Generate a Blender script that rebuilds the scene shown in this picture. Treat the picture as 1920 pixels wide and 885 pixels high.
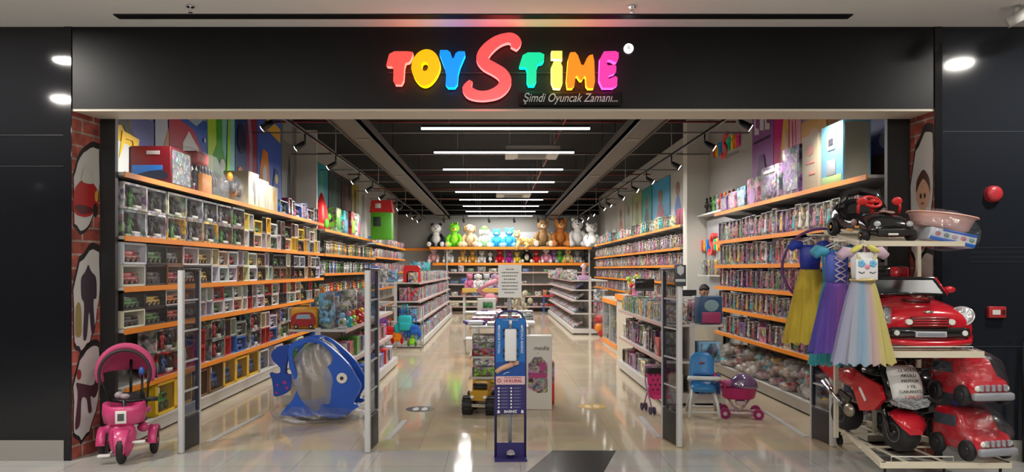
import bpy, bmesh, math, random
from mathutils import Vector, Matrix
for _o in list(bpy.data.objects): bpy.data.objects.remove(_o)
SC = bpy.context.scene; COL = SC.collection
R = math.radians; PI = math.pi
rng = random.Random(7)
# ------------------------------------------------------------------ camera, world, exposure
F = 1400.0; VX = 932.0; VY = 505.0; EYE = 1.6
cam = bpy.data.cameras.new('camera'); camo = bpy.data.objects.new('camera', cam); COL.objects.link(camo)
camo.location = (0, 0, EYE); camo.rotation_euler = (PI/2, 0, 0)
cam.sensor_width = 36; cam.sensor_fit = 'HORIZONTAL'; cam.lens = F/1920*36
cam.shift_x = (960-VX)/1920; cam.shift_y = (VY-442.5)/1920; cam.clip_end = 200
SC.camera = camo
SC.view_settings.view_transform = 'Standard'; SC.view_settings.look = 'None'
SC.view_settings.exposure = 0.0; SC.view_settings.gamma = 1.0
SC.view_settings.use_curve_mapping = False
SC.cycles.max_bounces = 8; SC.cycles.transparent_max_bounces = 16; SC.cycles.diffuse_bounces = 3
SC.cycles.glossy_bounces = 4; SC.cycles.sample_clamp_indirect = 4; SC.cycles.caustics_reflective = False
w = bpy.data.worlds.new('world'); SC.world = w; w.use_nodes = True
w.node_tree.nodes['Background'].inputs[0].default_value = (.9, .95, 1, 1)
w.node_tree.nodes['Background'].inputs[1].default_value = .03
P_STRIP = 80; P_SPOT = 92; P_MALL = 52; E_STRIP = 9; E_SPOT = 30; E_SIGN = 1.05; E_EDGE = 5

def P(px, py, Y): return Vector(((px-VX)*Y/F, Y, EYE-(py-VY)*Y/F))
# ------------------------------------------------------------------ materials
_M = {}
def mat(name, col=(.5,.5,.5), rough=.5, metal=0, emit=0, spec=.5, coat=0, trans=0, bump=0, bscale=40, alpha=None):
    if name in _M: return _M[name]
    m = bpy.data.materials.new(name); m.use_nodes = True; _M[name] = m
    b = m.node_tree.nodes['Principled BSDF']; i = b.inputs
    i['Base Color'].default_value = (*col, 1); i['Roughness'].default_value = rough
    i['Metallic'].default_value = metal; i['Specular IOR Level'].default_value = spec
    i['Coat Weight'].default_value = coat; i['Transmission Weight'].default_value = trans
    if emit: i['Emission Color'].default_value = (*col, 1); i['Emission Strength'].default_value = emit
    if bump:
        nt = m.node_tree; n = nt.nodes.new('ShaderNodeTexNoise'); n.inputs['Scale'].default_value = bscale
        bp = nt.nodes.new('ShaderNodeBump'); bp.inputs['Strength'].default_value = bump; bp.inputs['Distance'].default_value = .01
        tc = nt.nodes.new('ShaderNodeTexCoord'); nt.links.new(tc.outputs['Object'], n.inputs['Vector'])
        nt.links.new(n.outputs['Fac'], bp.inputs['Height']); nt.links.new(bp.outputs['Normal'], i['Normal'])
    return m
def nodes(m): return m.node_tree, m.node_tree.nodes, m.node_tree.links
def objcol(name, rough=.45, print_=0, scale=14, spec=.5, metal=0, bump=0, bscale=60):
    """a material that takes the object's own colour; print_ mixes printed patches of other inks over it"""
    m = mat(name, rough=rough, spec=spec, metal=metal, bump=bump, bscale=bscale); nt, N, L = nodes(m); b = N['Principled BSDF']
    oi = N.new('ShaderNodeObjectInfo')
    if not print_: L.new(oi.outputs['Color'], b.inputs['Base Color']); return m
    tc = N.new('ShaderNodeTexCoord'); ad = N.new('ShaderNodeVectorMath'); ad.operation = 'MULTIPLY_ADD'
    cb = N.new('ShaderNodeCombineXYZ')
    for k in range(3): L.new(oi.outputs['Random'], cb.inputs[k])
    L.new(cb.outputs[0], ad.inputs[0]); ad.inputs[1].default_value = (31, 47, 53); L.new(tc.outputs['Object'], ad.inputs[2])
    nd = N.new('ShaderNodeTexNoise'); nd.inputs['Scale'].default_value = scale*.5; nd.inputs['Detail'].default_value = 3; L.new(ad.outputs[0], nd.inputs['Vector'])
    dv = N.new('ShaderNodeVectorMath'); dv.operation = 'MULTIPLY_ADD'; dv.inputs[1].default_value = (.16,.16,.16); L.new(nd.outputs['Color'], dv.inputs[0]); L.new(ad.outputs[0], dv.inputs[2])
    vo = N.new('ShaderNodeTexVoronoi'); vo.inputs['Scale'].default_value = scale; L.new(dv.outputs[0], vo.inputs['Vector'])
    hs = N.new('ShaderNodeHueSaturation'); hs.inputs['Saturation'].default_value = .75; hs.inputs['Value'].default_value = .5
    L.new(vo.outputs['Color'], hs.inputs['Color'])
    no = N.new('ShaderNodeTexNoise'); no.inputs['Scale'].default_value = scale*.7; no.inputs['Detail'].default_value = 3
    L.new(ad.outputs[0], no.inputs['Vector'])
    mr = N.new('ShaderNodeMapRange'); mr.inputs[1].default_value = .47; mr.inputs[2].default_value = .53
    mr.inputs[3].default_value = 0; mr.inputs[4].default_value = print_
    L.new(no.outputs['Fac'], mr.inputs[0])
    mx = N.new('ShaderNodeMix'); mx.data_type = 'RGBA'
    L.new(mr.outputs[0], mx.inputs[0]); L.new(oi.outputs['Color'], mx.inputs[6]); L.new(hs.outputs[0], mx.inputs[7])
    n3 = N.new('ShaderNodeTexNoise'); n3.inputs['Scale'].default_value = scale*1.1; n3.inputs['Detail'].default_value = 4; L.new(dv.outputs[0], n3.inputs['Vector'])
    m3 = N.new('ShaderNodeMapRange'); m3.inputs[1].default_value = .38; m3.inputs[2].default_value = .62; m3.inputs[3].default_value = .25; m3.inputs[4].default_value = 1.3; L.new(n3.outputs['Fac'], m3.inputs[0])
    sc = N.new('ShaderNodeVectorMath'); sc.operation = 'SCALE'; L.new(mx.outputs[2], sc.inputs[0]); L.new(m3.outputs[0], sc.inputs['Scale'])
    L.new(sc.outputs[0], b.inputs['Base Color']); return m
def film(name, col=(1,1,1), clear=.8, rough=.12, bump=0, bscale=20, diff=0.0):
    if name in _M: return _M[name]
    m = bpy.data.materials.new(name); m.use_nodes = True; _M[name] = m; nt, N, L = nodes(m)
    N.remove(N['Principled BSDF']); out = N['Material Output']
    t = N.new('ShaderNodeBsdfTransparent'); t.inputs[0].default_value = (*col, 1)
    g = N.new('ShaderNodeBsdfGlossy'); g.inputs['Roughness'].default_value = rough
    x = N.new('ShaderNodeMixShader'); x.inputs[0].default_value = 1-clear
    if bump:
        n = N.new('ShaderNodeTexNoise'); n.inputs['Scale'].default_value = bscale; n.inputs['Detail'].default_value = 4
        bp = N.new('ShaderNodeBump'); bp.inputs['Strength'].default_value = bump; bp.inputs['Distance'].default_value = .03
        tc = N.new('ShaderNodeTexCoord'); L.new(tc.outputs['Object'], n.inputs['Vector'])
        L.new(n.outputs['Fac'], bp.inputs['Height']); L.new(bp.outputs['Normal'], g.inputs['Normal'])
    L.new(t.outputs[0], x.inputs[1]); src = g
    if diff:
        d = N.new('ShaderNodeBsdfDiffuse'); d.inputs[0].default_value = (*col, 1)
        y = N.new('ShaderNodeMixShader'); y.inputs[0].default_value = diff
        L.new(g.outputs[0], y.inputs[1]); L.new(d.outputs[0], y.inputs[2]); src = y
    L.new(src.outputs[0], x.inputs[2]); L.new(x.outputs[0], out.inputs[0]); return m
def tulle(name, stops, clear=.25):
    """thin net fabric; colour changes round the skirt"""
    if name in _M: return _M[name]
    m = bpy.data.materials.new(name); m.use_nodes = True; _M[name] = m; nt, N, L = nodes(m)
    b = N['Principled BSDF']; b.inputs['Roughness'].default_value = .8; b.inputs['Specular IOR Level'].default_value = .15
    b.inputs['Sheen Weight'].default_value = .3
    tc = N.new('ShaderNodeTexCoord'); sp = N.new('ShaderNodeSeparateXYZ'); L.new(tc.outputs['Object'], sp.inputs[0])
    at = N.new('ShaderNodeMath'); at.operation = 'ARCTAN2'; L.new(sp.outputs[0], at.inputs[0])
    ng = N.new('ShaderNodeMath'); ng.operation = 'MULTIPLY'; ng.inputs[1].default_value = -1; L.new(sp.outputs[1], ng.inputs[0]); L.new(ng.outputs[0], at.inputs[1])
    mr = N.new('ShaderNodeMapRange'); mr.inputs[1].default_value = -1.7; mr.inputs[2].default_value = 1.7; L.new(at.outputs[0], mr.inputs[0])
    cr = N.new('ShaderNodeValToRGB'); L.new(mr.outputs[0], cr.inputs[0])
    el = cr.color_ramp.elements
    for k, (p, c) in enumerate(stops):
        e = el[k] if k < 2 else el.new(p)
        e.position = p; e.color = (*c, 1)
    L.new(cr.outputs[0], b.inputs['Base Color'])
    tr = N.new('ShaderNodeBsdfTransparent'); x = N.new('ShaderNodeMixShader'); x.inputs[0].default_value = clear
    L.new(b.outputs[0], x.inputs[1]); L.new(tr.outputs[0], x.inputs[2]); L.new(x.outputs[0], N['Material Output'].inputs[0]); return m

WHITE = mat('white_paint', (.72,.71,.68), .45); SHELFW = mat('shelf_enamel', (.62,.61,.59), .4)
WALLP = mat('wall_paint', (.42,.41,.38), .7); COLP = mat('column_paint', (.7,.69,.62), .6); CEILM = mat('mall_ceiling_paint', (.8,.78,.76), .75)
BLACK = mat('black_plastic', (.012,.012,.013), .35); DARKC = mat('dark_ceiling', (.005,.005,.0055), .8, spec=.2)
ORANGE = mat('orange_rail', (.95,.29,.015), .4); GREYM = mat('grey_metal', (.42,.43,.45), .35, .6)
BEAMM = mat('beam_grey', (.10,.09,.075), .6); CHROME = mat('chrome', (.8,.8,.82), .15, 1); CREAM = mat('cream_enamel', (.72,.66,.52), .4)
RUBBER = mat('rubber', (.015,.015,.016), .6); FILM = film('clear_film', clear=.95, rough=.06, bump=.6, bscale=30)
CARTON = objcol('carton'); PRINT = objcol('printed_carton', .3, .85, 11); PRINTF = objcol('fine_printed_carton', .3, .85, 20)
TOY = objcol('toy_plastic', .3); WHITEC = mat('white_card', (.75,.74,.70), .5); BLACKC = mat('black_card', (.02,.018,.016), .4)
BROWNC = mat('brown_card', (.18,.10,.045), .5); SKIN = mat('doll_skin', (.72,.42,.3), .45); HAIR = mat('doll_hair', (.55,.33,.08), .5)
FUR = objcol('plush_fur', .95, bump=.9, bscale=70, spec=.1)
EYE_ = mat('eye_black', (.01,.01,.01), .15); PAPER = mat('paper', (.78,.78,.76), .6); INK = mat('ink', (.03,.03,.035), .6)
REDP = mat('red_gloss', (.55,.012,.025), .18, coat=.6); BLKG = mat('black_gloss', (.012,.012,.013), .15, coat=.5)
GLASS = film('pane_glass', (.93,.95,.96), clear=.88, rough=.03); SMOKE = film('smoked_glass', (.62,.65,.68), clear=.9, rough=.05)
BAG = film('clear_bag', (.93,.94,.96), clear=.85, rough=.16, bump=1.0, bscale=12, diff=.3)
# ------------------------------------------------------------------ geometry builder
class G:
    def __init__(s): s.v=[]; s.f=[]; s.m=[]; s.s=[]
    def add(s, V, Fc, m=0, sm=False, M=None):
        o=len(s.v)
        s.v += [tuple(M @ Vector(p)) if M else tuple(p) for p in V]
        s.f += [tuple(i+o for i in q) for q in Fc]; s.m += [m]*len(Fc); s.s += [sm]*len(Fc); return s
    def box(s, x0,x1,y0,y1,z0,z1, m=0, M=None):
        V=[(x,y,z) for z in (z0,z1) for x,y in ((x0,y0),(x1,y0),(x1,y1),(x0,y1))]
        return s.add(V, [(0,3,2,1),(4,5,6,7),(0,1,5,4),(1,2,6,5),(2,3,7,6),(3,0,4,7)], m, False, M)
    def cb(s, c, d, m=0, M=None): return s.box(c[0]-d[0]/2,c[0]+d[0]/2,c[1]-d[1]/2,c[1]+d[1]/2,c[2]-d[2]/2,c[2]+d[2]/2,m,M)
    def rb(s, c, d, r=.02, m=0, M=None, seg=2):
        bm=bmesh.new(); bmesh.ops.create_cube(bm,size=1)
        bmesh.ops.scale(bm,vec=d,verts=bm.verts); bmesh.ops.bevel(bm,geom=bm.edges[:]+bm.verts[:],offset=min(r,min(d)*.49),segments=seg,affect='EDGES',profile=.5)
        T=Matrix.Translation(c); T=M@T if M else T
        bm.verts.index_update(); V=[v.co.copy() for v in bm.verts]; s.add(V,[tuple(v.index for v in f.verts) for f in bm.faces],m,True,T); bm.free(); return s
    def ring(s, c, ax, r, n, ph=0):
        ax=Vector(ax).normalized(); u=ax.orthogonal().normalized(); w_=ax.cross(u)
        return [Vector(c)+u*math.cos(ph+2*PI*i/n)*r+w_*math.sin(ph+2*PI*i/n)*r for i in range(n)]
    def loft(s, rings, m=0, sm=True, cap=True, closed=False, M=None):
        n=len(rings[0]); V=[p for r_ in rings for p in r_]; Fc=[]; k=len(rings)
        for a in range(k if closed else k-1):
            b=(a+1)%k
            for i in range(n): j=(i+1)%n; Fc.append((a*n+i,a*n+j,b*n+j,b*n+i))
        s.add(V,Fc,m,sm,M)
        if cap and not closed:
            o=len(s.v)-len(V); s.f += [tuple(o+i for i in range(n))[::-1], tuple(o+(k-1)*n+i for i in range(n))]; s.m += [m,m]; s.s += [False,False]
        return s
    def cyl(s,p0,p1,r0,r1=None,n=12,m=0,M=None):
        r1=r0 if r1 is None else r1; ax=Vector(p1)-Vector(p0)
        return s.loft([s.ring(p0,ax,r0,n),s.ring(p1,ax,r1,n)],m,True,True,False,M)
    def tube(s,pts,r,n=6,m=0,closed=False,M=None):
        pts=[Vector(p) for p in pts]; k=len(pts); rings=[]; u=None
        for i,p in enumerate(pts):
            a=pts[i-1] if (i or closed) else p; b=pts[(i+1)%k] if (i<k-1 or closed) else p
            t=(b-a).normalized()
            if u is None: u=t.orthogonal().normalized()
            else: u=(u-t*u.dot(t)).normalized()
            w_=t.cross(u); rr=r[i] if isinstance(r,(list,tuple)) else r
            rings.append([p+(u*math.cos(2*PI*j/n)+w_*math.sin(2*PI*j/n))*rr for j in range(n)])
        return s.loft(rings,m,True,True,closed,M)
    def ell(s,c,r,m=0,nu=14,nv=9,M=None,rot=None,fn=None):
        if not isinstance(r,(list,tuple)): r=(r,r,r)
        V=[];c=Vector(c)
        for a in range(nv+1):
            th=PI*a/nv
            for b in range(nu):
                ph=2*PI*b/nu; p=Vector((math.sin(th)*math.cos(ph)*r[0],math.sin(th)*math.sin(ph)*r[1],math.cos(th)*r[2]))
                if fn: p=fn(p)
                if rot: p=rot@p
                V.append(c+p)
        Fc=[(a*nu+b,(a+1)*nu+b,(a+1)*nu+(b+1)%nu,a*nu+(b+1)%nu) for a in range(nv) for b in range(nu)]
        return s.add(V,Fc,m,True,M)
    def prism(s,poly,y0,y1,m=0,M=None,sm=False,side=None):
        """polygon in XZ pushed from y0 to y1"""
        n=len(poly); V=[(x,y0,z) for x,z in poly]+[(x,y1,z) for x,z in poly]
        s.add(V,[tuple(range(n)),tuple(range(n,2*n))[::-1]],m,False,M); o=len(s.v)-2*n
        for i in range(n):
            j=(i+1)%n; s.f.append((o+i,o+n+i,o+n+j,o+j)); s.m.append(m if side is None else side); s.s.append(sm)
        return s
    def lathe(s,prof,c=(0,0,0),n=16,m=0,M=None):
        c=Vector(c)
        return s.loft([[c+Vector((math.cos(2*PI*i/n)*max(r,1e-4),math.sin(2*PI*i/n)*max(r,1e-4),z)) for i in range(n)] for r,z in prof],m,True,True,False,M)
    def torus(s,c,ax,Rr,r,n=24,k=8,m=0,M=None): return s.tube(s.ring(c,ax,Rr,n),r,k,m,True,M)
    def build(s,name,mats,parent=None,loc=None,rot=None,color=None):
        me=bpy.data.meshes.new(name); me.from_pydata(s.v,[],s.f)
        for q in (mats if isinstance(mats,(list,tuple)) else [mats]): me.materials.append(q)
        me.polygons.foreach_set('material_index',s.m); me.polygons.foreach_set('use_smooth',s.s); me.update()
        bm=bmesh.new(); bm.from_mesh(me); bmesh.ops.recalc_face_normals(bm,faces=bm.faces); bm.to_mesh(me); bm.free()
        o=bpy.data.objects.new(name,me); COL.objects.link(o)
        if parent is not None: o.parent=parent
        if loc is not None: o.location=loc
        if rot is not None: o.rotation_euler=rot if not isinstance(rot,(int,float)) else (0,0,rot)
        if color is not None: o.color=(*color,1)
        return o
def tag(o,label,cat,group=None,kind=None):
    if label: o['label']=label
    if cat: o['category']=cat
    if group: o['group']=group
    if kind: o['kind']=kind
    return o
def thing(name,label,cat,loc=(0,0,0),rz=0,group=None):
    o=bpy.data.objects.new(name,None); COL.objects.link(o); o.empty_display_size=.05
    o.location=loc; o.rotation_euler=(0,0,rz) if isinstance(rz,(int,float)) else rz
    return tag(o,label,cat,group)
KIDS={}
def kids(o):
    if o.name not in KIDS: KIDS[o.name]=[c for c in bpy.data.objects if c.parent==o]
    return KIDS[o.name]
def dup(o,loc,rz=0,label=None,group=None,scale=None,colors=None,cat=None):
    """copy a thing with its parts and their sub-parts; colours by part name"""
    r=o.copy(); COL.objects.link(r); r.location=loc; r.rotation_euler=(0,0,rz) if isinstance(rz,(int,float)) else rz
    if scale: r.scale=scale if isinstance(scale,(tuple,list)) else (scale,)*3
    if label: r['label']=label
    if group: r['group']=group
    if cat: r['category']=cat
    def rec(a,b):
        if colors:
            for k,c in colors.items():
                if a.name.split('.')[0]==k: b.color=(*c,1)
        for ch in kids(a):
            d=ch.copy(); COL.objects.link(d); d.parent=b; rec(ch,d)
    rec(o,r); return r
def struct(g,name,m): o=g.build(name,m); o['kind']='structure'; return o
def text(body,size,m,parent,loc,rot=(PI/2,0,0),ext=.001,shear=0,name='lettering',align='CENTER',sx=1,off=0):
    c=bpy.data.curves.new(name,'FONT'); c.body=body; c.size=size; c.extrude=ext; c.shear=shear; c.align_x=align; c.align_y='CENTER'; c.offset=off
    c.materials.append(m); o=bpy.data.objects.new(name+'_curve',c); COL.objects.link(o); bpy.context.view_layer.update(); me=bpy.data.meshes.new_from_object(o.evaluated_get(bpy.context.evaluated_depsgraph_get())); bpy.data.objects.remove(o)
    o=bpy.data.objects.new(name,me); COL.objects.link(o); o.location=loc; o.rotation_euler=rot; o.scale=(sx,1,1)
    if parent is not None: o.parent=parent
    return o
_ON='zero first second third fourth fifth sixth seventh eighth ninth tenth eleventh twelfth thirteenth fourteenth fifteenth sixteenth seventeenth eighteenth nineteenth'.split()
_TE={2:'twent',3:'thirt',4:'fort',5:'fift',6:'sixt',7:'sevent',8:'eight',9:'ninet'}
def nth(n):
    if n<20: return _ON[n]
    t,u=divmod(n,10)
    return _TE[t]+'ieth' if u==0 else _TE[t]+'y-'+_ON[u]
CN={'black':(.02,.018,.016),'white':(.72,.71,.68),'red':(.55,.02,.02),'yellow':(.8,.5,.03),'green':(.06,.26,.04),'blue':(.03,.13,.5),
 'orange':(.75,.22,.02),'pink':(.6,.2,.32),'purple':(.16,.06,.24),'cream':(.72,.62,.42),'grey':(.25,.25,.26),'brown':(.2,.1,.045),
 'magenta':(.38,.03,.15),'lilac':(.42,.32,.45),'turquoise':(.04,.45,.5),'lime':(.3,.65,.05),'silver':(.5,.5,.52),'maroon':(.18,.01,.04),'sky-blue':(.2,.5,.75),'beige':(.55,.45,.32)}
def smooth(poly,k=2):
    for _ in range(k):
        q=[]
        for i in range(len(poly)):
            a=poly[i]; b=poly[(i+1)%len(poly)]
            q += [(a[0]*.8+b[0]*.2,a[1]*.8+b[1]*.2),(a[0]*.2+b[0]*.8,a[1]*.2+b[1]*.8)]
        poly=q
    return poly
# ------------------------------------------------------------------ lights of the place
def lamp(kind,name,loc,energy,parent=None,rot=(0,0,0),col=(1,.97,.93),**kw):
    d=bpy.data.lights.new(name,kind); d.energy=energy; d.color=col
    for k,v in kw.items(): setattr(d,k,v)
    o=bpy.data.objects.new(name,d); COL.objects.link(o); o.location=loc; o.rotation_euler=rot
    if parent is not None: o.parent=parent
    return o
# ------------------------------------------------------------------ shell
XL,XR,YB,ZC=-3.85,3.95,29.0,4.4; YF,YI=6.25,6.58
def tiles(name,c1,c2,joint,size=.6,rough=.1,bump=.02,off=(0,0,0)):
    m=mat(name,c1,rough); nt,N,L=nodes(m); b=N['Principled BSDF']
    tc=N.new('ShaderNodeTexCoord'); mp=N.new('ShaderNodeMapping'); mp.inputs['Location'].default_value=off; L.new(tc.outputs['Object'],mp.inputs[0])
    br=N.new('ShaderNodeTexBrick'); br.offset=0; br.inputs['Color1'].default_value=(*c1,1); br.inputs['Color2'].default_value=(*c2,1)
    br.inputs['Mortar'].default_value=(*joint,1); br.inputs['Scale'].default_value=1; br.inputs['Mortar Size'].default_value=.0022; br.inputs['Mortar Smooth'].default_value=.3
    br.inputs['Brick Width'].default_value=size; br.inputs['Row Height'].default_value=size; L.new(mp.outputs[0],br.inputs[0])
    no=N.new('ShaderNodeTexNoise'); no.inputs['Scale'].default_value=2.5; no.inputs['Detail'].default_value=5; L.new(tc.outputs['Object'],no.inputs[0])
    mx=N.new('ShaderNodeMix'); mx.data_type='RGBA'; mx.blend_type='MULTIPLY'; mx.inputs[0].default_value=.25
    L.new(br.outputs['Color'],mx.inputs[6]); L.new(no.outputs['Color'],mx.inputs[7]); L.new(mx.outputs[2],b.inputs['Base Color'])
    n2=N.new('ShaderNodeTexNoise'); n2.inputs['Scale'].default_value=5; L.new(tc.outputs['Object'],n2.inputs[0])
    bp=N.new('ShaderNodeBump'); bp.inputs['Strength'].default_value=bump; bp.inputs['Distance'].default_value=.01; L.new(n2.outputs['Fac'],bp.inputs['Height']); L.new(bp.outputs[0],b.inputs['Normal'])
    mr=N.new('ShaderNodeMapRange'); mr.inputs[3].default_value=rough*.7; mr.inputs[4].default_value=rough*1.6; L.new(no.outputs['Fac'],mr.inputs[0]); L.new(mr.outputs[0],b.inputs['Roughness'])
    return m
MALLF=tiles('mall_tile',(.50,.49,.46),(.53,.52,.49),(.22,.21,.19),.61,.07,off=(.42,-.57,0))
SHOPF=tiles('shop_tile',(.64,.53,.37),(.67,.56,.40),(.36,.29,.20),.6,.065,off=(.1,0,0))
struct(G().box(XL-.3,XR+.3,YI+.02,YB+.3,-.1,0),'floor',SHOPF)
struct(G().box(-20,20,-20,YI+.02,-.1,0),'floor_mall',MALLF)
struct(G().add([(.22,5.85,.0015),(.83,5.85,.0015),(1.05,6.59,.0015),(.49,6.59,.0015)],[(0,1,2,3)]),'floor_inlay',mat('dark_stone',(.035,.035,.037),.16))
struct(G().box(-20,20,-20,YF+.1,3.63,3.75),'ceiling_mall',CEILM)
g=G().box(XL-.3,XR+.3,YI,YB+.3,ZC,ZC+.1); struct(g,'ceiling',DARKC)
struct(G().box(XL-.1,XL,YI+.06,YB,0,ZC),'wall_left',WALLP); struct(G().box(XR,XR+.1,YI+.06,YB,0,ZC),'wall_right',WALLP)
struct(G().box(XL-.1,XR+.1,YB,YB+.1,3.72,ZC),'wall_back_upper',DARKC); struct(G().box(XL-.1,XR+.1,YB,YB+.1,0,3.72),'wall_back',mat('back_wall_paint',(.27,.265,.25),.7))
BK=mat('fascia_black',(.008,.0085,.01),.42,spec=.25)
struct(G().box(-3.56,3.66,YF,YI,2.945,3.63),'wall_fascia',BK); struct(G().box(-3.9,4.0,YI-.02,YI+.03,3.6,4.45),'wall_fascia_top',BK)
struct(G().box(-3.56,3.66,YF+.005,YI+.01,2.925,2.945),'trim_1',mat('soffit_trim',(.62,.56,.46),.5))
GB=mat('wall_gloss_black',(.008,.0085,.011),.06,spec=.6)
struct(G().box(-16,-3.62,YF,YF+.25,.17,3.63),'wall_front_left',GB); struct(G().box(3.72,16,YF,YF+.25,.17,3.63),'wall_front_right',mat('wall_gloss_slate',(.014,.017,.023),.1,spec=.5))
SK=mat('skirting_grey',(.30,.29,.27),.35)
struct(G().box(-16,-3.62,YF-.015,YF+.25,0,.17),'baseboard_left',SK); struct(G().box(3.72,16,YF-.015,YF+.25,0,.17),'baseboard_right',SK)
# groove lines on the glossy cladding
g=G()
for z in (2.72,2.46): g.box(-16,-3.63,YF-.004,YF,z,z+.006)
g.box(-4.35,-4.344,YF-.003,YF,.17,3.63)
struct(g,'trim_2',mat('joint_dark',(.03,.03,.032),.3))
g=G()
for z in (2.75,.95): g.box(3.73,16,YF-.004,YF,z,z+.007)
for z in (1.78,1.74,1.70,1.66): g.box(3.95,5.2,YF-.003,YF,z,z+.004)
struct(g,'trim_3',mat('joint_slate',(.04,.045,.05),.3))
struct(G().box(-3.62,-3.56,YF-.01,YF+.3,0,3.63),'column_1',GB); struct(G().box(3.66,3.72,YF-.01,YF+.3,0,3.63),'column_2',GB)
BP=mat('pillar_black',(.012,.012,.013),.4)
struct(G().box(-3.53,-3.365,YI,YI+.05,0,ZC),'column_3',BP); struct(G().box(3.44,3.64,YI,YI+.05,0,ZC),'column_4',BP)
struct(G().box(-3.95,-3.53,YI+.01,YI+.06,0,ZC),'wall_return_left',BP); struct(G().box(3.64,4.05,YI+.01,YI+.06,0,ZC),'wall_return_right',BP)
# slot diffuser in the mall ceiling
g=G().box(-3.05,2.83,5.93,6.03,3.62,3.6295)
o=g.build('slot_diffuser',mat('slot_black',(.01,.01,.01),.4)); tag(o,'long black air slot in the mall ceiling above the shop fascia','air vent')
# brick panels
def brickm(name):
    m=mat(name,rough=.7); nt,N,L=nodes(m); b=N['Principled BSDF']; tc=N.new('ShaderNodeTexCoord'); sp=N.new('ShaderNodeSeparateXYZ'); cb=N.new('ShaderNodeCombineXYZ')
    L.new(tc.outputs['Object'],sp.inputs[0]); L.new(sp.outputs[1],cb.inputs[0]); L.new(sp.outputs[2],cb.inputs[1])
    br=N.new('ShaderNodeTexBrick'); L.new(cb.outputs[0],br.inputs[0]); br.inputs['Scale'].default_value=1
    br.inputs['Color1'].default_value=(.42,.10,.07,1); br.inputs['Color2'].default_value=(.22,.045,.035,1); br.inputs['Mortar'].default_value=(.36,.27,.23,1)
    br.inputs['Brick Width'].default_value=.26; br.inputs['Row Height'].default_value=.115; br.inputs['Mortar Size'].default_value=.012; br.inputs['Mortar Smooth'].default_value=.5
    no=N.new('ShaderNodeTexNoise'); no.inputs['Scale'].default_value=9; no.inputs['Detail'].default_value=6; L.new(tc.outputs['Object'],no.inputs[0])
    cr=N.new('ShaderNodeMapRange'); cr.inputs[1].default_value=.3; cr.inputs[2].default_value=.7; cr.inputs[3].default_value=.5; cr.inputs[4].default_value=1.5; L.new(no.outputs['Fac'],cr.inputs[0])
    mx=N.new('ShaderNodeVectorMath'); mx.operation='SCALE'; L.new(br.outputs['Color'],mx.inputs[0]); L.new(cr.outputs[0],mx.inputs['Scale']); L.new(mx.outputs[0],b.inputs['Base Color'])
    bp=N.new('ShaderNodeBump'); bp.inputs['Strength'].default_value=.3; bp.inputs['Distance'].default_value=.01; L.new(br.outputs['Fac'],bp.inputs['Height']); bp.invert=True; L.new(bp.outputs[0],b.inputs['Normal'])
    return m
BR=brickm('brick_print')
struct(G().add([(-3.56,YF,0),(-3.50,YI,0),(-3.50,YI,2.925),(-3.56,YF,2.925),(-3.6,YF,0),(-3.6,YI,0),(-3.6,YI,2.925),(-3.6,YF,2.925)],[(0,1,2,3),(4,5,6,7),(0,4,5,1),(3,2,6,7),(0,3,7,4),(1,5,6,2)]),'wall_brick_left',BR)
struct(G().add([(3.66,YF,0),(3.64,YI,0),(3.64,YI,2.925),(3.66,YF,2.925),(3.70,YF,0),(3.70,YI,0),(3.70,YI,2.925),(3.70,YF,2.925)],[(0,1,2,3),(4,5,6,7),(0,4,5,1),(3,2,6,7),(0,3,7,4),(1,5,6,2)]),'wall_brick_right',BR)
# torn-paper decals: u runs along the panel (0 front, 1 rear), z up; each sits on the printed panel
def decal(side,pts,d,m):
    g=G()
    def q(u,z):
        if side<0: return (-3.56+.06*u+d, YF+(YI-YF)*u, z)
        return (3.66-.02*u-d, YF+(YI-YF)*u, z)
    V=[q(u,z) for u,z in pts]; return g.add(V,[tuple(range(len(V)))]),m
def mural(side,c,h,label,figure):
    t=thing('wall_print',label,'wall print')
    out=[(.05,c-h*.5),(.02,c+h*.1),(.25,c+h*.42),(.62,c+h*.58),(.98,c+h*.56),(1.,c+h*.1),(.85,c-h*.28),(.6,c-h*.52),(.3,c-h*.6)]
    if side>0: out=[(1-u,z) for u,z in out]; 
    rr=random.Random(int(c*100)); cx=sum(p[0] for p in out)/len(out)
    out=[(min(1,max(0,a[0]+(b[0]-a[0])*f+rr.uniform(-.02,.02))),a[1]+(b[1]-a[1])*f+rr.uniform(-.012,.012)) for a,b in zip(out,out[1:]+out[:1]) for f in (0,.33,.66)]
    g,_=decal(side,[((u-cx)*1.02+cx,(z-c)*1.12+c+.01) for u,z in out],.002,None); g.build('torn_edge',mat('torn_dark',(.02,.018,.018),.6),t)
    g,_=decal(side,[((u-cx)*.95+cx,(z-c)*1.0+c) for u,z in out],.004,None); g.build('torn_hole',mat('torn_white',(.6,.59,.57),.6),t)
    for k,(nm,col,pts) in enumerate(figure):
        g,_=decal(side,[(u,c+z*h) for u,z in smooth(pts,2)],.006+.0015*k,None); g.build(nm,mat('print_'+nm+str(int(c*100))+str(side),col,.5),t)
def circ(u,z,ru,rz,n=14): return [(u+ru*math.cos(2*PI*i/n),z+rz*math.sin(2*PI*i/n)) for i in range(n)]
mural(-1,2.30,.62,'torn-hole wall print of a red toy car, topmost on the tricycle-side brick panel',[
 ('car_body',(.42,.02,.02),[(.02,-.38),(.04,-.05),(.3,.1),(.7,.1),(.92,-.02),(.9,-.3),(.5,-.42)]),('bumper_print',(.1,.02,.02),[(.05,-.3),(.1,-.24),(.7,-.26),(.7,-.34),(.3,-.38)]),('wheel_print',(.02,.02,.02),circ(.8,-.3,.09,.1)),('car_glass',(.55,.55,.5),[(.25,.06),(.4,.3),(.7,.28),(.78,.06)]),('car_lamp',(.6,.4,.05),circ(.82,-.1,.06,.08))])
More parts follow.
